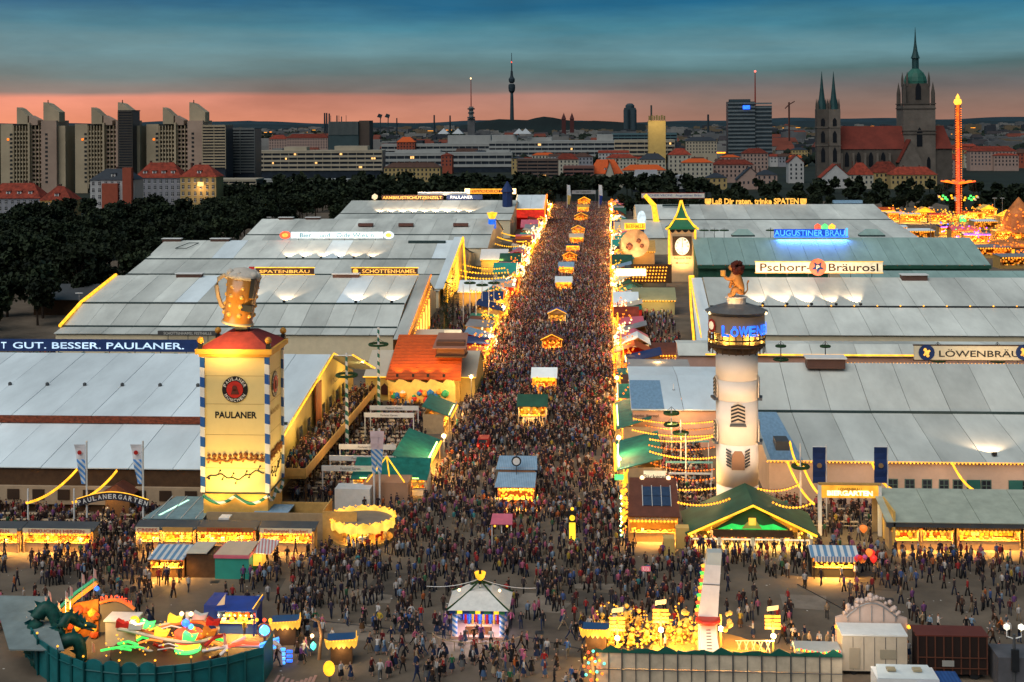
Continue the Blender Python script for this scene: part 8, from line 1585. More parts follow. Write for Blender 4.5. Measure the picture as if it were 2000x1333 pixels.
for i in range(14):
 u = i / 14; a = q[0].lerp(q[3], u) + Vector((-.03, .15, 0)); b = q[0].lerp(q[3], u + .068) + Vector((-.03, .15, 0)); w_ = .16 + .10 * (i % 2)
 MB().extr([a + Vector((-w_, 0, 0)), a, b, b + Vector((-.14, 0, 0)), (a + b) / 2 + Vector((-w_ - .1, 0, .05))], (0, .12, 0)).build('flame_light', [glow('flame_red_light', (1, .08, .02), 1.0), glow('flame_gold_light', (1, .5, .04), .9), glow('flame_green_light', (.1, .7, .08), .9)][i * 7 % 3], ST_)
rc = atY(1383, 1212, 117.3); MB().lathe(rc, [(.95, -.15), (1.08, -.1), (1.1, .12), (.95, .22), (.6, .24)], 20).build('red_ring', mat('ring_red', (.62, .04, .02), .4), ST_, True)
a0, a1, b1, b0_ = atY(1366, 1290, 114.5), atY(1408, 1290, 114.5), atY(1397, 1222, 117), atY(1369, 1222, 117); MB().extr([a0, a1, b1, b0_], (0, .8, 0)).build('chute', mat('chute_white', (.74, .68, .6), .35, .08, 1), ST_)
k = MB()
for i in range(9): u = .15 + i * .09; a = a0.lerp(b0_, u); b = a1.lerp(b1, u); m1, m2 = a.lerp(b, .36), a.lerp(b, .64); k.tube([m1 + Vector((0, -.05, 0)), m2 + Vector((0, -.05, 0))], .04, 4)
k.build('ladder_rung', darkgrey, ST_, kind='stuff')
B(rc.x - .8, rc.x + .8, 117.4, 118.6, 0, rc.z - .3).build('support', slm, ST_); p = g(1408, 1226, 117);
for s_ in (-1, 1):
 rg = random.Random(5 + s_)
 for i in range(7): MB().ball((rc.x + s_ * (1.3 + rg.uniform(0, .8)), 117.6, rc.z + rg.uniform(-.9, .9)), rg.uniform(.15, .35)).build('gilded_scroll', goldm, ST_)
lamp('POINT', (rc.x - 2.2, 114.8, 3.5), 260, (1, .62, .25), .3, ST_); lamp('POINT', (rc.x + 2.2, 114.5, 4.2), 260, (1, .62, .3), .3, ST_)
# white showman wagon with arched facade back
WB = thing('showman_wagon', 'pale box wagon with arched facade back and white roof at bottom right', 'wagon', tuple(at(1710, 1305))); Yw = 116.5; x0, x1 = atY(1645, 1290, Yw).x, atY(1772, 1290, Yw).x; zt_ = zat(1243, Yw, 1700); wm_ = mat('wagon_cream', (.50, .43, .33), .7, .12, .8)
B(x0, x1, Yw, Yw + 2.6, .4, zt_).build('box', wm_, WB); B(x0 - .05, x1 + .05, Yw - .05, Yw + 2.7, zt_ + .01, zt_ + .14).build('roof', mat('wagon_roof_white', (.7, .72, .7), .5, .1, 1), WB)
fx0, fx1 = atY(1632, 1200, Yw + 3).x, atY(1772, 1200, Yw + 3).x; zf0, zf1 = zt_ - 1, zat(1172, Yw + 3, 1700); n = 10; arcp = [(fx0 + .9 + (fx1 - fx0 - 1.8) * i / n, Yw + 3, zf1 - 1.3 + 1.3 * math.sin(math.pi * i / n)) for i in range(n + 1)]
MB().extr([(fx0, Yw + 3, 0), (fx1, Yw + 3, 0), (fx1, Yw + 3, zf1 - 1.6)] + arcp[::-1] + [(fx0, Yw + 3, zf1 - 1.6)], (0, .25, 0)).build('facade_back', mat('facade_back_pink', (.55, .42, .36), .7, .15, .8), WB)
MB().tube([(x, y - .06, z - .25) for x, y, z in arcp], .06, 5).build('arch_frame', grey, WB); k = MB()
for i in range(1, 6): x = fx0 + (fx1 - fx0) * i / 6; k.box(x - .03, x + .03, Yw + 2.9, Yw + 2.98, zt_ + .2, zf1 - .5)
k.build('facade_strut', grey, WB, kind='stuff'); k = MB()
for i in range(24): x, y, z = arcp[i % 11]; k.ball((x + rg.uniform(-.3, .3), y, z + rg.uniform(.05, .4)), rg.uniform(.12, .3))
k.build('facade_ornament', mat('ornament_pinkgrey', (.5, .4, .36), .6), WB, kind='stuff')
for dx in (x0 + 1, x1 - 1): MB().extr([(dx + .4 * math.cos(a_), Yw + .2, .4 + .4 * math.sin(a_)) for a_ in [i * .5236 for i in range(12)]], (0, .25, 0)).build('wheel', black, WB)
for px in (1634, 1775): p = atY(px, 1225, Yw + 2.8); MB().ball(p, .2).build('globe_lamp', warm, WB)
lamp('AREA', (x0 - 1.5, Yw - 4, 5.5), 140, (1, .8, .6), 1, None, ((x0 + x1) / 2, Yw, 2.5)); keep(x0, x1 + .2, Yw - .3, Yw + 3.4)
# small water game with lit rim
t = thing('lit_rim_game', 'small round stall with coloured lit rim and white top behind the fence', 'game stall', tuple(at(1600, 1290))); p0, p1 = g(1555, 1262, 116.5), g(1640, 1262, 116.5); B(p0.x, p1.x, 116, 118, 0, 2.0).build('body', mat('game_body_brown', (.25, .15, .08), .6), t); B(p0.x - .1, p1.x + .1, 115.9, 118.2, 2.01, 2.25).build('top', mat('game_top_grey', (.35, .38, .38), .5), t)
k = MB();
for i, m_ in enumerate((warm, gneon, rneon)): bulbs(t, [(p0.x + (p1.x - p0.x) * (j + i / 3) / 8, 115.8, 2.1 + .3 * abs(j - 4) / 4) for j in range(8)], m_, .13)
# dark trailers, van roofs, twin globe lamp
t = thing('dark_trailer', 'long dark open sided trailer at the lower right edge', 'trailer', tuple(at(1860, 1290))); p0, p1 = g(1793, 1300, 116), g(1928, 1300, 116); B(p0.x, p1.x, 116, 118.2, .5, zat(1244, 116, 1860)).build('body', mat('trailer_black_brown', (.02, .012, .01), .5), t); MB().box(p0.x - .15, p1.x + .15, 115.95, 118.25, zat(1244, 116, 1860) + .01, zat(1244, 116, 1860) + .12).build('top_rail', mat('trailer_rust', (.12, .03, .02), .6), t)
for dx in (p0.x + 1, p1.x - 1): MB().extr([(dx + .45 * math.cos(a_), 116.1, .5 + .45 * math.sin(a_)) for a_ in [i * .5236 for i in range(12)]], (0, .25, 0)).build('wheel', black, t)
keep(p0.x - .3, p1.x + 12, 113, 118.6); B(p1.x + .5, p1.x + 9, 114.5, 117.5, 0, 2.6).solo('grey_container', mat('container_dark_grey', (.1, .10, .11), .6, .3), 'dark grey flat container in the lower right corner', 'container')
t = thing('camper_van', 'white roofed camper van with two roof hatches at the lower edge', 'van', (at(1760, 1330).x, 113, 0)); p0, p1 = at(1700, 1296, 2.7), at(1818, 1296, 2.7); Yv = p0.y
MB().extr([(p0.x, Yv - 2.6, .4), (p0.x, Yv - .1, .4), (p0.x, Yv - .1, 2.5), (p0.x, Yv - 2.6, 2.5)], (p1.x - p0.x, 0, 0)).build('body', white, t); MB().slab((p0.x + .1, Yv - 2.6, 2.55), (p1.x - .1, Yv - 2.6, 2.55), (p1.x - .4, Yv - .2, 2.75), (p0.x + .4, Yv - .2, 2.75), .2).build('roof', mat('van_roof_white', (.62, .68, .68), .4, .1, 1), t)
for u in (.28, .7): x = p0.x + (p1.x - p0.x) * u; B(x - .35, x + .35, Yv - 1.6, Yv - 1.0, 2.72, 2.88).build('roof_hatch', mat('hatch_tan', (.4, .33, .2), .5), t)
for dx in (p0.x + .9, p1.x - .9): MB().extr([(dx + .38 * math.cos(a_), Yv - 2.7, .4 + .38 * math.sin(a_)) for a_ in [i * .5236 for i in range(12)]], (0, .25, 0)).build('wheel', black, t)
x0 = at(1780, 1310, 2.4).x; B(x0, x0 + 3.6, 109.5, 112.2, 0, 2.3).solo('blue_container', mat('container_blue', (.02, .06, .2), .5, .2, 1, stripe=((1, 0, 0), .3, (.03, .09, .26))), 'blue ribbed container beside the camper van', 'container')
a = at(1972, 1333); t = thing('twin_globe_lamp', 'lamp mast with two white globes and loudspeaker at the right corner', 'street lamp', (a.x, 114.5, 0)); zt_ = zat(1225, 114.5, 1972); MB().tube([(a.x, 114.5, 0), (a.x, 114.5, zt_ - .6)], .13, 8).build('pole', darkgrey, t)
for s_ in (-1, 1): MB().tube([(a.x, 114.5, zt_ - 1), (a.x + s_ * .6, 114.5, zt_ - .8), (a.x + s_ * .6, 114.5, zt_ - .3)], .06, 6).build('arm', white, t); MB().ball((a.x + s_ * .6, 114.5, zt_), .3).build('globe', glow('globe_dim', (1, .92, .75), .9), t)
B(a.x - .3, a.x + .3, 114.1, 114.36, 1.6, 3.4).build('speaker_box', black, t)
# small U sign, lamp figures on plaza
a = at(1262, 1160); t = thing('metro_sign', 'small pinkish U sign on a thin post in the plaza', 'sign', (a.x, a.y, 0)); MB().tube([(a.x, a.y, 0), (a.x, a.y, 2.6)], .05, 6).build('post', grey, t); B(a.x - .45, a.x + .45, a.y - .1, a.y - .02, 2.3, 2.8).build('board', glow('sign_pink', (.6, .15, .2), .6), t); text('U3', t, white, (a.x, a.y - .1, 2.55), .55, .32)
k = MB(); rg = random.Random(12)
for i in range(500):
 x, y = rg.uniform(-70, 62), rg.uniform(112, 168); s_ = rg.uniform(.04, .14); a = rg.uniform(0, 3); c_, d_ = math.cos(a) * s_, math.sin(a) * s_; k.add([(x - c_, y - d_, .012), (x + d_, y - c_, .02), (x + c_, y + d_, .012), (x - d_, y + c_, .03)], [(0, 1, 2, 3)])
k.build('paper_litter', mat('litter_white', (.55, .53, .48), .8), kind='stuff')

# more coloured light work on the dragon ride and the gold ride
rg = random.Random(44)
for i in range(22):
 x, y = cxr + rg.uniform(-5, 4.6), cyr + rg.uniform(-2.6, 1.8); z = rg.uniform(.8, 2.1); a = rg.uniform(-.5, .5); L_ = rg.uniform(.5, 1.4)
 MB().tube([(x - L_ * math.cos(a), y - L_ * math.sin(a) * .4, z), (x, y, z + .3), (x + L_ * math.cos(a), y + L_ * math.sin(a) * .4, z + .1)], rg.uniform(.06, .14), 5).build('neon_bow', [glow('bow_yellow', (1, .55, .04), 1.1), glow('bow_green', (.05, .8, .1), .9), glow('bow_orange', (1, .2, .02), 1), white][i % 4], DR)
bulbs(DR, [(cxr + rg.uniform(-5, 5), cyr + rg.uniform(-2.8, 1.5), rg.uniform(.6, 2.4)) for _ in range(70)], warm, .09)
bulbs(SR, [tuple(at(rg.uniform(1180, 1375), rg.uniform(1240, 1292), 0) + Vector((0, 0, rg.uniform(.6, 1.8)))) for _ in range(120)], gold, .13, 'gold_bulb')
for dx in (-6, -2.5, 3): lamp('POINT', (cx_ + dx, 116.5, 2.4), 420, (1, .5, .1), .3, SR)

keep(P3[0].x, P3[-1].x, 100, 113.6); keep(cx_ - 8, cx_ - 1, 113.6, 120)
# doors, joints and fittings on the wagon, trailer and container
q0, q1 = atY(1645, 1290, 116.5).x, atY(1772, 1290, 116.5).x
for i in range(1, 6): x = q0 + (q1 - q0) * i / 6; B(x - .02, x + .02, 116.47, 116.499, .5, zat(1243, 116.5, 1700) - .1).build('panel_joint', darkgrey, WB)
B(q0 + .6, q0 + 1.5, 116.44, 116.49, .6, 2.4).build('door', mat('wagon_door', (.35, .3, .22), .7), WB); B(q0 + 3.2, q0 + 4.6, 116.44, 116.49, 1.5, 2.3).build('hatch', mat('wagon_hatch', (.3, .27, .2), .7), WB); B(q0 - .3, q1 + .1, 116.6, 116.75, .25, .4).build('chassis', black, WB)
for o_ in [o for o in C.objects if o.name.startswith('dark_trailer')]:
 p0, p1 = g(1793, 1300, 116), g(1928, 1300, 116); zt_ = zat(1244, 116, 1860)
 for i in range(9): x = p0.x + (p1.x - p0.x) * i / 8; B(x - .05, x + .05, 115.93, 115.99, .5, zt_).build('side_stake', mat('stake_rust', (.10, .035, .02), .7), o_)
 for z in (1.0, 1.9): B(p0.x, p1.x, 115.88, 115.92, z, z + .08).build('side_rail', MATS['stake_rust'], o_)
 B(p0.x + 2, p0.x + 3, 115.85, 115.9, 1.2, 1.7).build('number_plate_board', mat('plate_grey', (.3, .3, .28), .6), o_)
# riders and cash clerk hints: framing masts round the dragon ride
for i in range(7):
 p = fp_ = P3d[i + 1] if i + 1 < len(P3d) else P3d[-1]; MB().tube([(p.x, p.y - .25, 0), (p.x, p.y - .25, 3.6)], .05, 5).build('frame_mast', MATS['teal_dark'], DR)
 MB().ball((p.x, p.y - .25, 3.68), .11).build('mast_bulb', warm, DR)
# drains, cable covers and patches in the asphalt
rg = random.Random(71); pt = mat('asphalt_patch', (.085, .07, .055), .9, .3, .5); pt2 = mat('asphalt_patch_pale', (.22, .18, .14), .9, .3, .5); dr = mat('drain_iron', (.03, .03, .03), .5)
for i in range(26):
 x, y = rg.uniform(-60, 58), rg.uniform(118, 147); w, d = rg.uniform(1, 4.5), rg.uniform(.8, 3.2); a = rg.uniform(-.2, .2); R2 = lambda u, v: (x + u * math.cos(a) - v * math.sin(a), y + u * math.sin(a) + v * math.cos(a), .006 + i * .0004)
 MB().add([R2(-w, -d), R2(w * .8, -d * 1.1), R2(w, d), R2(-w * 1.1, d * .9)], [(0, 1, 2, 3)]).build('asphalt_patch', [pt, pt2][i % 2], kind='structure')
for i in range(10): x, y = -52 + i * 11.5, [124, 136][i % 2] + rg.uniform(-1, 1); MB().box(x - .4, x + .4, y - .4, y + .4, .001, .022).build('drain_cover', dr, kind='structure')
for i, (x0_, y0_, x1_, y1_) in enumerate(((-29, 127, -14, 123.5), (-8, 124, 3, 118.5), (20, 139, 29, 121))): MB().tube(sag((x0_, y0_, .03), (x1_, y1_, .03), 10, 0), .05, 5).solo('cable_cover', black, ['black cable lying from the blue stall to the game pavilion', 'black cable lying from the game pavilion to the gold ride', 'black cable lying from the striped stall to the wagon'][i], 'cable')
# ================================================================ PEOPLE
PAL = {'black': (.012, .012, .015), 'charcoal': (.03, .03, .035), 'navy': (.012, .02, .06), 'brown': (.07, .035, .02), 'grey': (.15, .15, .16), 'white': (.62, .6, .58), 'red': (.42, .02, .02), 'pink': (.55, .14, .24), 'blue': (.05, .13, .36), 'light blue': (.25, .38, .52), 'green': (.03, .16, .07), 'beige': (.40, .30, .19), 'yellow': (.6, .42, .05), 'orange': (.55, .14, .03), 'violet': (.18, .06, .24), 'dark red': (.14, .015, .02), 'turquoise': (.04, .32, .34)}
TOPW = [('black', 24), ('charcoal', 18), ('navy', 10), ('brown', 14), ('grey', 6), ('white', 13), ('red', 7), ('pink', 6), ('blue', 5), ('light blue', 4), ('green', 2), ('beige', 5), ('yellow', 1), ('orange', 2), ('violet', 3), ('dark red', 6), ('turquoise', 1)]
LEGS = {'black': (.012, .012, .015), 'dark blue jeans': (.015, .028, .07), 'blue jeans': (.05, .09, .17), 'grey': (.10, .10, .10), 'beige': (.30, .23, .15), 'brown leather': (.09, .045, .02)}
HAIR = {'dark haired': (.012, .009, .008), 'brown haired': (.05, .025, .012), 'blond': (.28, .18, .07), 'grey haired': (.25, .24, .23)}
def pmat(name, attr):
 m = bpy.data.materials.new(name); m.use_nodes = True; t = m.node_tree; b = t.nodes['Principled BSDF']; b.inputs['Roughness'].default_value = .85; b.inputs['Specular IOR Level'].default_value = .2
 g = nd(t, 'ShaderNodeNewGeometry'); n = nd(t, 'ShaderNodeTexNoise'); n.inputs['Scale'].default_value = 6; r = nd(t, 'ShaderNodeMapRange'); r.inputs[3].default_value = .7; r.inputs[4].default_value = 1.3; s = nd(t, 'ShaderNodeVectorMath', operation='SCALE')
 t.links.new(g.outputs['Position'], n.inputs['Vector']); t.links.new(n.outputs['Fac'], r.inputs[0]); t.links.new(r.outputs[0], s.inputs['Scale'])
 if attr == 'COLOR': o = nd(t, 'ShaderNodeObjectInfo'); t.links.new(o.outputs['Color'], s.inputs[0])
 else: o = nd(t, 'ShaderNodeAttribute', attribute_type='OBJECT', attribute_name=attr); t.links.new(o.outputs['Color'], s.inputs[0])
 t.links.new(s.outputs[0], b.inputs['Base Color']); return m
M_top, M_leg, M_hair = pmat('cloth_top', 'COLOR'), pmat('cloth_legs', 'legs_colour'), pmat('hair', 'hair_colour')
skinm = mat('skin', (.48, .27, .19), .6, .08, 3); shoe = mat('shoe_dark', (.02, .015, .012), .5)
def person_mesh(name, stride, armL, armR, lean=0, skirt=False, fat=1.0, sit=False):
 V, E_, R_ = [], [], []
 def v(x, y, z, r, par=None):
  V.append((x, y, z)); R_.append(r); i = len(V) - 1
  if par is not None: E_.append((par, i))
  return i
 pel = v(0, 0, .95, (.145 * fat, .11 * fat)); wst = v(0, -lean * .3, 1.12, (.125 * fat, .10 * fat), pel); ch = v(0, -lean * .7, 1.34, (.16 * fat, .11 * fat), wst); nk = v(0, -lean * .9, 1.50, .058, ch); hd0 = v(0, -lean - .015, 1.60, (.076, .088), nk); hd1 = v(0, -lean - .005, 1.69, (.08, .095), hd0); v(0, -lean, 1.755, (.045, .055), hd1)
 for s_, ph in ((-1, 1), (1, -1)):
  f = stride * ph; hip = v(s_ * .095, -f * .05, .86, .092 * fat, pel); kn = v(s_ * .10, -f * .26 - .02, .49, .06, hip); an = v(s_ * .10, -f * .42 + (.10 if f < 0 else 0), .10 + (.05 if f < 0 else 0), .042, kn); v(s_ * .11, -f * .42 - .15 + (.10 if f < 0 else 0), .045 + (.02 if f < 0 else 0), .038, an)
 hands = []
 for s_, (ax, ay, hx, hy, hz) in ((-1, armL), (1, armR)):
  sh = v(s_ * .185, -lean * .8, 1.42, .066, ch); el = v(s_ * (.22 + ax), ay - lean * .7, 1.16, .046, sh); h1 = v(s_ * (.22 + hx), hy - lean * .6, hz, .034, el); d = Vector(V[h1]) - Vector(V[el]); d.normalize(); h2 = v(*(Vector(V[h1]) + d * .12), .030, h1); hands.append(Vector(V[h2])); hands.append(Vector(V[h1]) + d * .05)
 me = skin(name, V, E_, R_, M_top, sub=1, mats=[M_top, M_leg, M_hair, skinm, shoe])
 for p in me.polygons:
  c = Vector((0, 0, 0))
  for vi in p.vertices: c += me.vertices[vi].co
  c /= len(p.vertices); i = 0
  if c.z > 1.53: i = 2 if (c.z > 1.69 or c.y > -lean + .025 or (skirt and abs(c.x) > .07 and c.y > -lean - .05)) else 3
  elif c.z > 1.47 and abs(c.x) < .08: i = 3
  elif min((c - h).length for h in hands) < .09: i = 3
  elif c.z < .1: i = 4
  elif c.z < .96 and abs(c.x) < .2: i = 1 if not (skirt and c.z < .45) else 3
  p.material_index = i
 bm_ = __import__('bmesh').new(); bm_.from_mesh(me)
 def ring_add(prof, mi, cy=0):
  last = None
  for r, z in prof:
   cur = [bm_.verts.new((r * math.cos(a), cy + r * .85 * math.sin(a), z)) for a in [i * .6283 for i in range(10)]]
   if last:
    for i in range(10): f = bm_.faces.new((last[i], last[(i + 1) % 10], cur[(i + 1) % 10], cur[i])); f.material_index = mi; f.smooth = True
   last = cur
 if skirt: ring_add([(.15, 1.0), (.21, .85), (.27, .62), (.31, .45)], 1)
 # face: nose, eyes, ears
 def blob(x, y, z, r, mi):
  g = __import__('bmesh').ops.create_icosphere(bm_, subdivisions=1, radius=r, matrix=Matrix.Translation((x, y, z)))
  for vv in g['verts']:
   for f in vv.link_faces: f.material_index = mi
 blob(0, -lean - .115, 1.625, .018, 3)
 for s_ in (-1, 1): blob(s_ * .033, -lean - .098, 1.66, .012, 4); blob(s_ * .082, -lean, 1.635, .02, 3)
 bm_.to_mesh(me); bm_.free(); return me
A0 = (.03, 0, .04, -.08, .92)
PM = []
PDEF = [('walking', .75, (.04, .12, .05, .02, .95), (.04, -.12, .05, -.32, 1.0), .05, False, 1), ('walking', .55, (.04, -.1, .05, -.28, .98), (.04, .1, .06, .03, .94), .04, True, .95), ('standing', .08, A0, A0, 0, False, 1.05), ('standing', .1, A0, (.03, -.05, -.06, -.3, 1.18), 0, True, 1),
  ('standing with one arm raised', .12, A0, (.10, -.05, .12, -.2, 1.62), 0, False, 1), ('holding a mug', .1, A0, (.02, -.06, -.04, -.34, 1.26), .02, False, 1.15), ('with hands on hips', .05, (.14, .06, .0, -.02, 1.0), (.14, .06, .0, -.02, 1.0), 0, False, 1.08), ('striding', .95, (.05, .18, .06, .1, .98), (.05, -.16, .06, -.36, 1.05), .1, False, .98), ('bending forward', .15, (.02, -.15, .02, -.3, .85), (.02, -.15, .0, -.3, .85), .28, True, 1), ('strolling', .4, A0, (.04, -.08, .06, -.2, .95), .02, True, 1)]
for d_ in PDEF: PM.append(person_mesh('person_body', *d_[1:]))
def wchoice(r, W_):
 s = r.random() * sum(w for _, w in W_)
 for n_, w in W_:
  s -= w
  if s <= 0: return n_
 return W_[0][0]
# where people stand
rp_ = random.Random(99); cells = {}; PPL = []
def try_add(x, y, z=0, dmin=.48, chk=True):
 if chk and z == 0:
  for a, b, c, d in FOOT:
   if a < x < b and c < y < d: return False
 i, j = int(x // .6), int(y // .6)
 for u in (-1, 0, 1):
  for w in (-1, 0, 1):
   for (p, q, zz_) in cells.get((i + u, j + w), ()):
    if (p - x) ** 2 + (q - y) ** 2 < dmin * dmin and abs(zz_ - z) < 1: return False
 cells.setdefault((i, j), []).append((x, y, z)); PPL.append((x, y, z)); return True
def region(x0, x1, y0, y1, dens, z=0, fn=None, grp=1.0, dmin=.48, chk=True):
 n = int((x1 - x0) * (y1 - y0) * dens); c = 0; tries = 0
 while c < n and tries < n * 6:
  tries += 1; x, y = rp_.uniform(x0, x1), rp_.uniform(y0, y1)
  if fn and rp_.random() > fn(x, y): continue
  if try_add(x, y, z, dmin, chk):
   c += 1
   if grp > 1:
    for _ in range(int(rp_.expovariate(1 / (grp - 1)))):
     if try_add(x + rp_.gauss(0, .75), y + rp_.gauss(0, .6), z, dmin, chk): c += 1
lx = lambda y: -21.2 - (1.2 if y < 240 else 2) - (y - 165) / 600 * 3.4
rx = lambda y: 1.6 + (y - 165) / 500 * 2.4
inside = lambda x, y: 1 if lx(y) < x < rx(y) else 0
blot = lambda x, y: .45 + .55 * (math.sin(x * .35 + y * .13) * math.sin(y * .21 - x * .17) > -.25)
region(-25, 4, 163, 200, .62, fn=lambda x, y: inside(x, y) * blot(x, y), grp=2.2); region(-26, 4, 200, 250, .85, fn=lambda x, y: inside(x, y) * blot(x, y), grp=2); region(-27, 5, 250, 380, 1.05, fn=inside, dmin=.42); region(-28, 6, 380, 560, 1.0, fn=inside, dmin=.42); region(-30, 7, 560, 770, .9, fn=inside, dmin=.42)
region(-30, 4, 143, 164, .66, grp=2.3, fn=blot); region(-38, 12, 130, 144, .5, grp=2.5, fn=blot); region(-30, 8, 112, 131, .33, grp=3.2)
region(-75, -30, 139, 147, .40, grp=2.4); region(-78, -28, 122, 141, .17, grp=3); region(4, 60, 138, 149, .34, grp=2.4); region(5, 62, 118.5, 139, .16, grp=3); region(-58, -45, 122, 146, .25, grp=2.4); region(40, 62, 128, 148, .17, grp=2.2)
region(-80, -48, 151.5, 160, .85, grp=1.4, dmin=.42, fn=lambda x, y: 0 if -61 > x > -64 and y > 158 else 1); region(-48, -37, 146, 151, .1); region(-58, -51, 141, 153, .45)
for bx0, bx1, by0, by1 in ((-39.5, -27.5, 166, 222),): region(bx0, bx1, by0, by1, .62, grp=1.6, dmin=.42)
region(-41.1, -37.7, 166.3, 218, 1.25, z=3.31, dmin=.42, chk=False); region(-40, -28, 240, 262, .4); region(-40, -29, 286, 340, .35); region(-118, -112, 262, 300, .5, grp=1.5)
region(5.5, 14, 168.5, 195, 1.2, dmin=.42); region(9.5, 24, 157.5, 168, .95, dmin=.42); region(24, 31, 146, 160, .35, grp=1.6); region(19.5, 62, 158, 166.5, .8, dmin=.42); region(7, 17, 226, 262, .45); region(6, 17, 246, 330, .25); region(10, 24, 150.1, 152.5, .9); region(9, 60, 144.5, 148.3, .5, grp=1.5)
region(60, 130, 500, 640, .06, grp=2)
PPL.sort(key=lambda p: p[1] if p[2] == 0 else 999)
vis = []
for p in PPL:
 c_, s_ = math.cos(YAW), math.sin(YAW); cxp = p[0] * c_ + p[1] * s_; cyp = -p[0] * s_ + p[1] * c_; px = 1000 + FOC * cxp / cyp; py = 237 + FOC * (EYE - 1) / cyp
 if -60 < px < 2060 and py < 1345: vis.append(p)
near = [p for p in vis if p[2] == 0 and p[1] < 200][:300]; ns_ = set(near)
LM = [('the dragon ride', -45, 121), ('the blue tarpaulin stall', -35, 125), ('the teal kiosk', -29, 140), ('the blue striped stall', -38, 140), ('the game pavilion', px_, py_ + 1), ('the slide tower', 11.5, 119), ('the showman wagon', 25, 119), ('the white and blue striped stall', 22, 141), ('the yellow clock pillar', -.5, 149), ('the pink booth', -11.5, 151), ('the two ticket booths', -26, 119), ('the gold ride', 4, 119), ('the dark trailer', 36, 118), ('the U sign', 5, 134), ('the green roofed hall', 16, 149), ('the carousel', -27, 148), ('the left edge tarpaulin', -55, 120), ('the right edge stalls', 44, 147), ('the front left stalls', -56, 147)]
FW = {0: 'facing the viewer', 1: 'facing right', 2: 'facing away', 3: 'facing left'}; seenl = set()
for n_i, (x, y, z) in enumerate(near):
 dd = sorted(LM, key=lambda l: (l[1] - x) ** 2 + (l[2] - y) ** 2); tries = 0
 while True:
  tn = wchoice(rp_, TOPW); ln = rp_.choice(list(LEGS)[:2] * 3 + list(LEGS)); hn = wchoice(rp_, [('dark haired', 5), ('brown haired', 4), ('blond', 2.5), ('grey haired', 1)]); vi = rp_.choice([0, 0, 1, 1, 2, 3, 4, 5, 6, 7, 7, 8, 9, 9]); fc = rp_.randrange(4); lm = dd[0 if tries < 12 else 1]; dx, dy = x - lm[1], y - lm[2]
  rel = ('right of ' if dx > 0 else 'left of ') if abs(dx) > abs(dy) else ('behind ' if dy > 0 else 'in front of ')
  short = ln + ('' if 'jeans' in ln else (' skirt' if PDEF[vi][5] else ' trousers'))
  if PDEF[vi][5] and 'jeans' in ln: short = 'dark blue skirt' if 'dark' in ln else 'blue skirt'
  lb = 'person in %s top and %s, %s, %s' % (tn, short, PDEF[vi][0], rel + lm[0]); lb2 = 'person in %s top and %s, %s, %s, %s' % (tn, short, hn, PDEF[vi][0].split(' with ')[0], rel + lm[0]); tries += 1
  lb = lb2 if len(lb2.replace(',', '').split()) <= 16 else lb
  if len(lb.replace(',', '').split()) <= 16 and lb not in seenl: seenl.add(lb); break
  if tries > 400: break
 o = bpy.data.objects.new('person', PM[vi]); C.objects.link(o); o.location = (x, y, z); o.rotation_euler = (0, 0, fc * math.pi / 2 + rp_.uniform(-.6, .6)); s_ = rp_.uniform(.93, 1.07) * (.96 if PDEF[vi][5] else 1.02); o.scale = (s_, s_, s_)
 o.color = (*[v * .8 for v in PAL[tn]], 1); o['legs_colour'] = [float(v) for v in LEGS[ln]]; o['hair_colour'] = [float(v) for v in HAIR[hn]]; props(o, lb, 'person', 'people walking on the plaza')
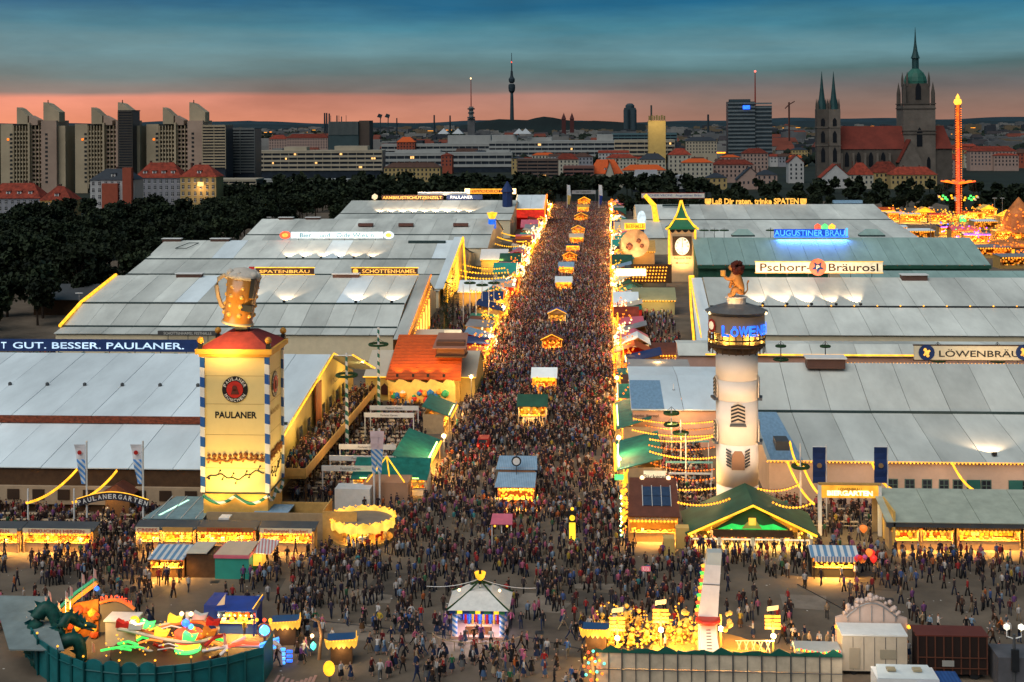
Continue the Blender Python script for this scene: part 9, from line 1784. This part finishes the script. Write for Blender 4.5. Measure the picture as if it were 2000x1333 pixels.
# the rest of the crowd: thousands, one mass
cm_names = list(PAL); CMATS = [mat('crowd_' + n_.replace(' ', '_'), tuple(c_ * .62 + b_ * .10 for c_, b_ in zip(PAL[n_], (.20, .10, .10))), .85, .2, 2) for n_ in cm_names]; base_i = len(CMATS)
CMATS += [skinm, mat('crowd_hair_dark', HAIR['dark haired'], .8), mat('crowd_hair_brown', HAIR['brown haired'], .8), mat('crowd_hair_blond', HAIR['blond'], .8), mat('crowd_jeans', (.014, .022, .05), .85), mat('crowd_trousers_black', (.012, .012, .015), .85)]
def lod_mesh(full):
 k = MB(); n = 8 if full else 5
 def loft(rings, mi, cap=True):
  b = len(k.v); m = len(rings[0]); vs = [p for r in rings for p in r]; fs = [(i * m + j, i * m + (j + 1) % m, (i + 1) * m + (j + 1) % m, (i + 1) * m + j) for i in range(len(rings) - 1) for j in range(m)]
  if cap: fs.append(tuple(range((len(rings) - 1) * m, len(rings) * m)))
  k.add(vs, fs, mi)
 R = lambda rx_, ry_, z, x=0, y=0, n=n: [(x + rx_ * math.cos(6.2832 * i / n), y + ry_ * math.sin(6.2832 * i / n), z) for i in range(n)]
 loft([R(.15, .11, .9), R(.14, .11, 1.1), R(.21, .13, 1.38), R(.10, .08, 1.5)] if full else [R(.16, .12, .85), R(.22, .14, 1.38), R(.07, .06, 1.52)], 0)
 hz = [R(.05, .05, 1.5, 0, -.01, 6), R(.08, .09, 1.58, 0, -.02, 6), R(.085, .095, 1.66, 0, -.02, 6)]; loft(hz if full else [R(.07, .08, 1.52, n=5), R(.09, .1, 1.63, n=5)], 1, False); loft([hz[-1], R(.088, .10, 1.70, 0, 0, 6), R(.04, .05, 1.77, 0, 0, 6)] if full else [R(.095, .105, 1.63, n=5), R(.05, .06, 1.76, n=5)], 2)
 if full:
  for s_ in (-1, 1):
   f = s_ * .2; loft([R(.09, .1, .93, s_ * .09, 0, 5), R(.065, .075, .5, s_ * .1, -f * .6, 5), R(.05, .09, 0, s_ * .1, -f, 5)], 3); loft([R(.06, .06, 1.42, s_ * .21, 0, 4), R(.045, .045, 1.15, s_ * .25, f * .3, 4), R(.035, .035, .92, s_ * .24, f * .5 - .08, 4)], 0)
   k.oct((s_ * .24, f * .5 - .09, .88), .05, 1)
 else: loft([R(.10, .10, 0, n=4), R(.16, .13, .86, n=4)], 3, False)
 return k
def crowd(name, pts, full):
 k = lod_mesh(full); V = np.array(k.v, dtype=np.float32); loops = [i for f in k.f for i in f]; ls = np.array([len(f) for f in k.f]); L_ = np.array(loops); role = np.array(k.m); n = len(pts); nv, nl, nf = len(V), len(L_), len(ls)
 g = np.random.default_rng(5 + n); ang = g.uniform(0, 6.283, n); sc = g.uniform(.9, 1.08, n); P = np.array(pts, dtype=np.float32); c, s = np.cos(ang) * sc, np.sin(ang) * sc
 out = np.empty((n, nv, 3), np.float32); out[:, :, 0] = V[None, :, 0] * c[:, None] - V[None, :, 1] * s[:, None] + P[:, 0:1]; out[:, :, 1] = V[None, :, 0] * s[:, None] + V[None, :, 1] * c[:, None] + P[:, 1:2]; out[:, :, 2] = V[None, :, 2] * sc[:, None] + P[:, 2:3]
 me = bpy.data.meshes.new(name); me.vertices.add(n * nv); me.vertices.foreach_set('co', out.ravel()); me.loops.add(n * nl); me.loops.foreach_set('vertex_index', (L_[None, :] + (np.arange(n) * nv)[:, None]).astype(np.int32).ravel()); me.polygons.add(n * nf); st_ = np.concatenate([[0], np.cumsum(ls)[:-1]]); me.polygons.foreach_set('loop_start', (st_[None, :] + (np.arange(n) * nl)[:, None]).astype(np.int32).ravel())
 w = np.array([w_ for _, w_ in TOPW], float); tops = g.choice(len(w), n, p=w / w.sum()); hair = g.choice([base_i + 1, base_i + 2, base_i + 3], n, p=[.5, .35, .15]); legs = g.choice([base_i + 4, base_i + 5, 3, 11], n, p=[.42, .42, .08, .08]); tab = np.stack([tops, np.full(n, base_i), hair, legs], 1)
 for m in CMATS: me.materials.append(m)
 me.polygons.foreach_set('material_index', tab[:, role].astype(np.int32).ravel()); me.update(calc_edges=True); me.validate()
 return link(me, name, None, kind='stuff')
restp = [p for p in vis if p not in ns_]
crowd('crowd', [p for p in restp if p[1] < 262], True); crowd('distant_crowd', [p for p in restp if p[1] >= 262], False)
print('PEOPLE', len(vis), len(near), near[-1][1])
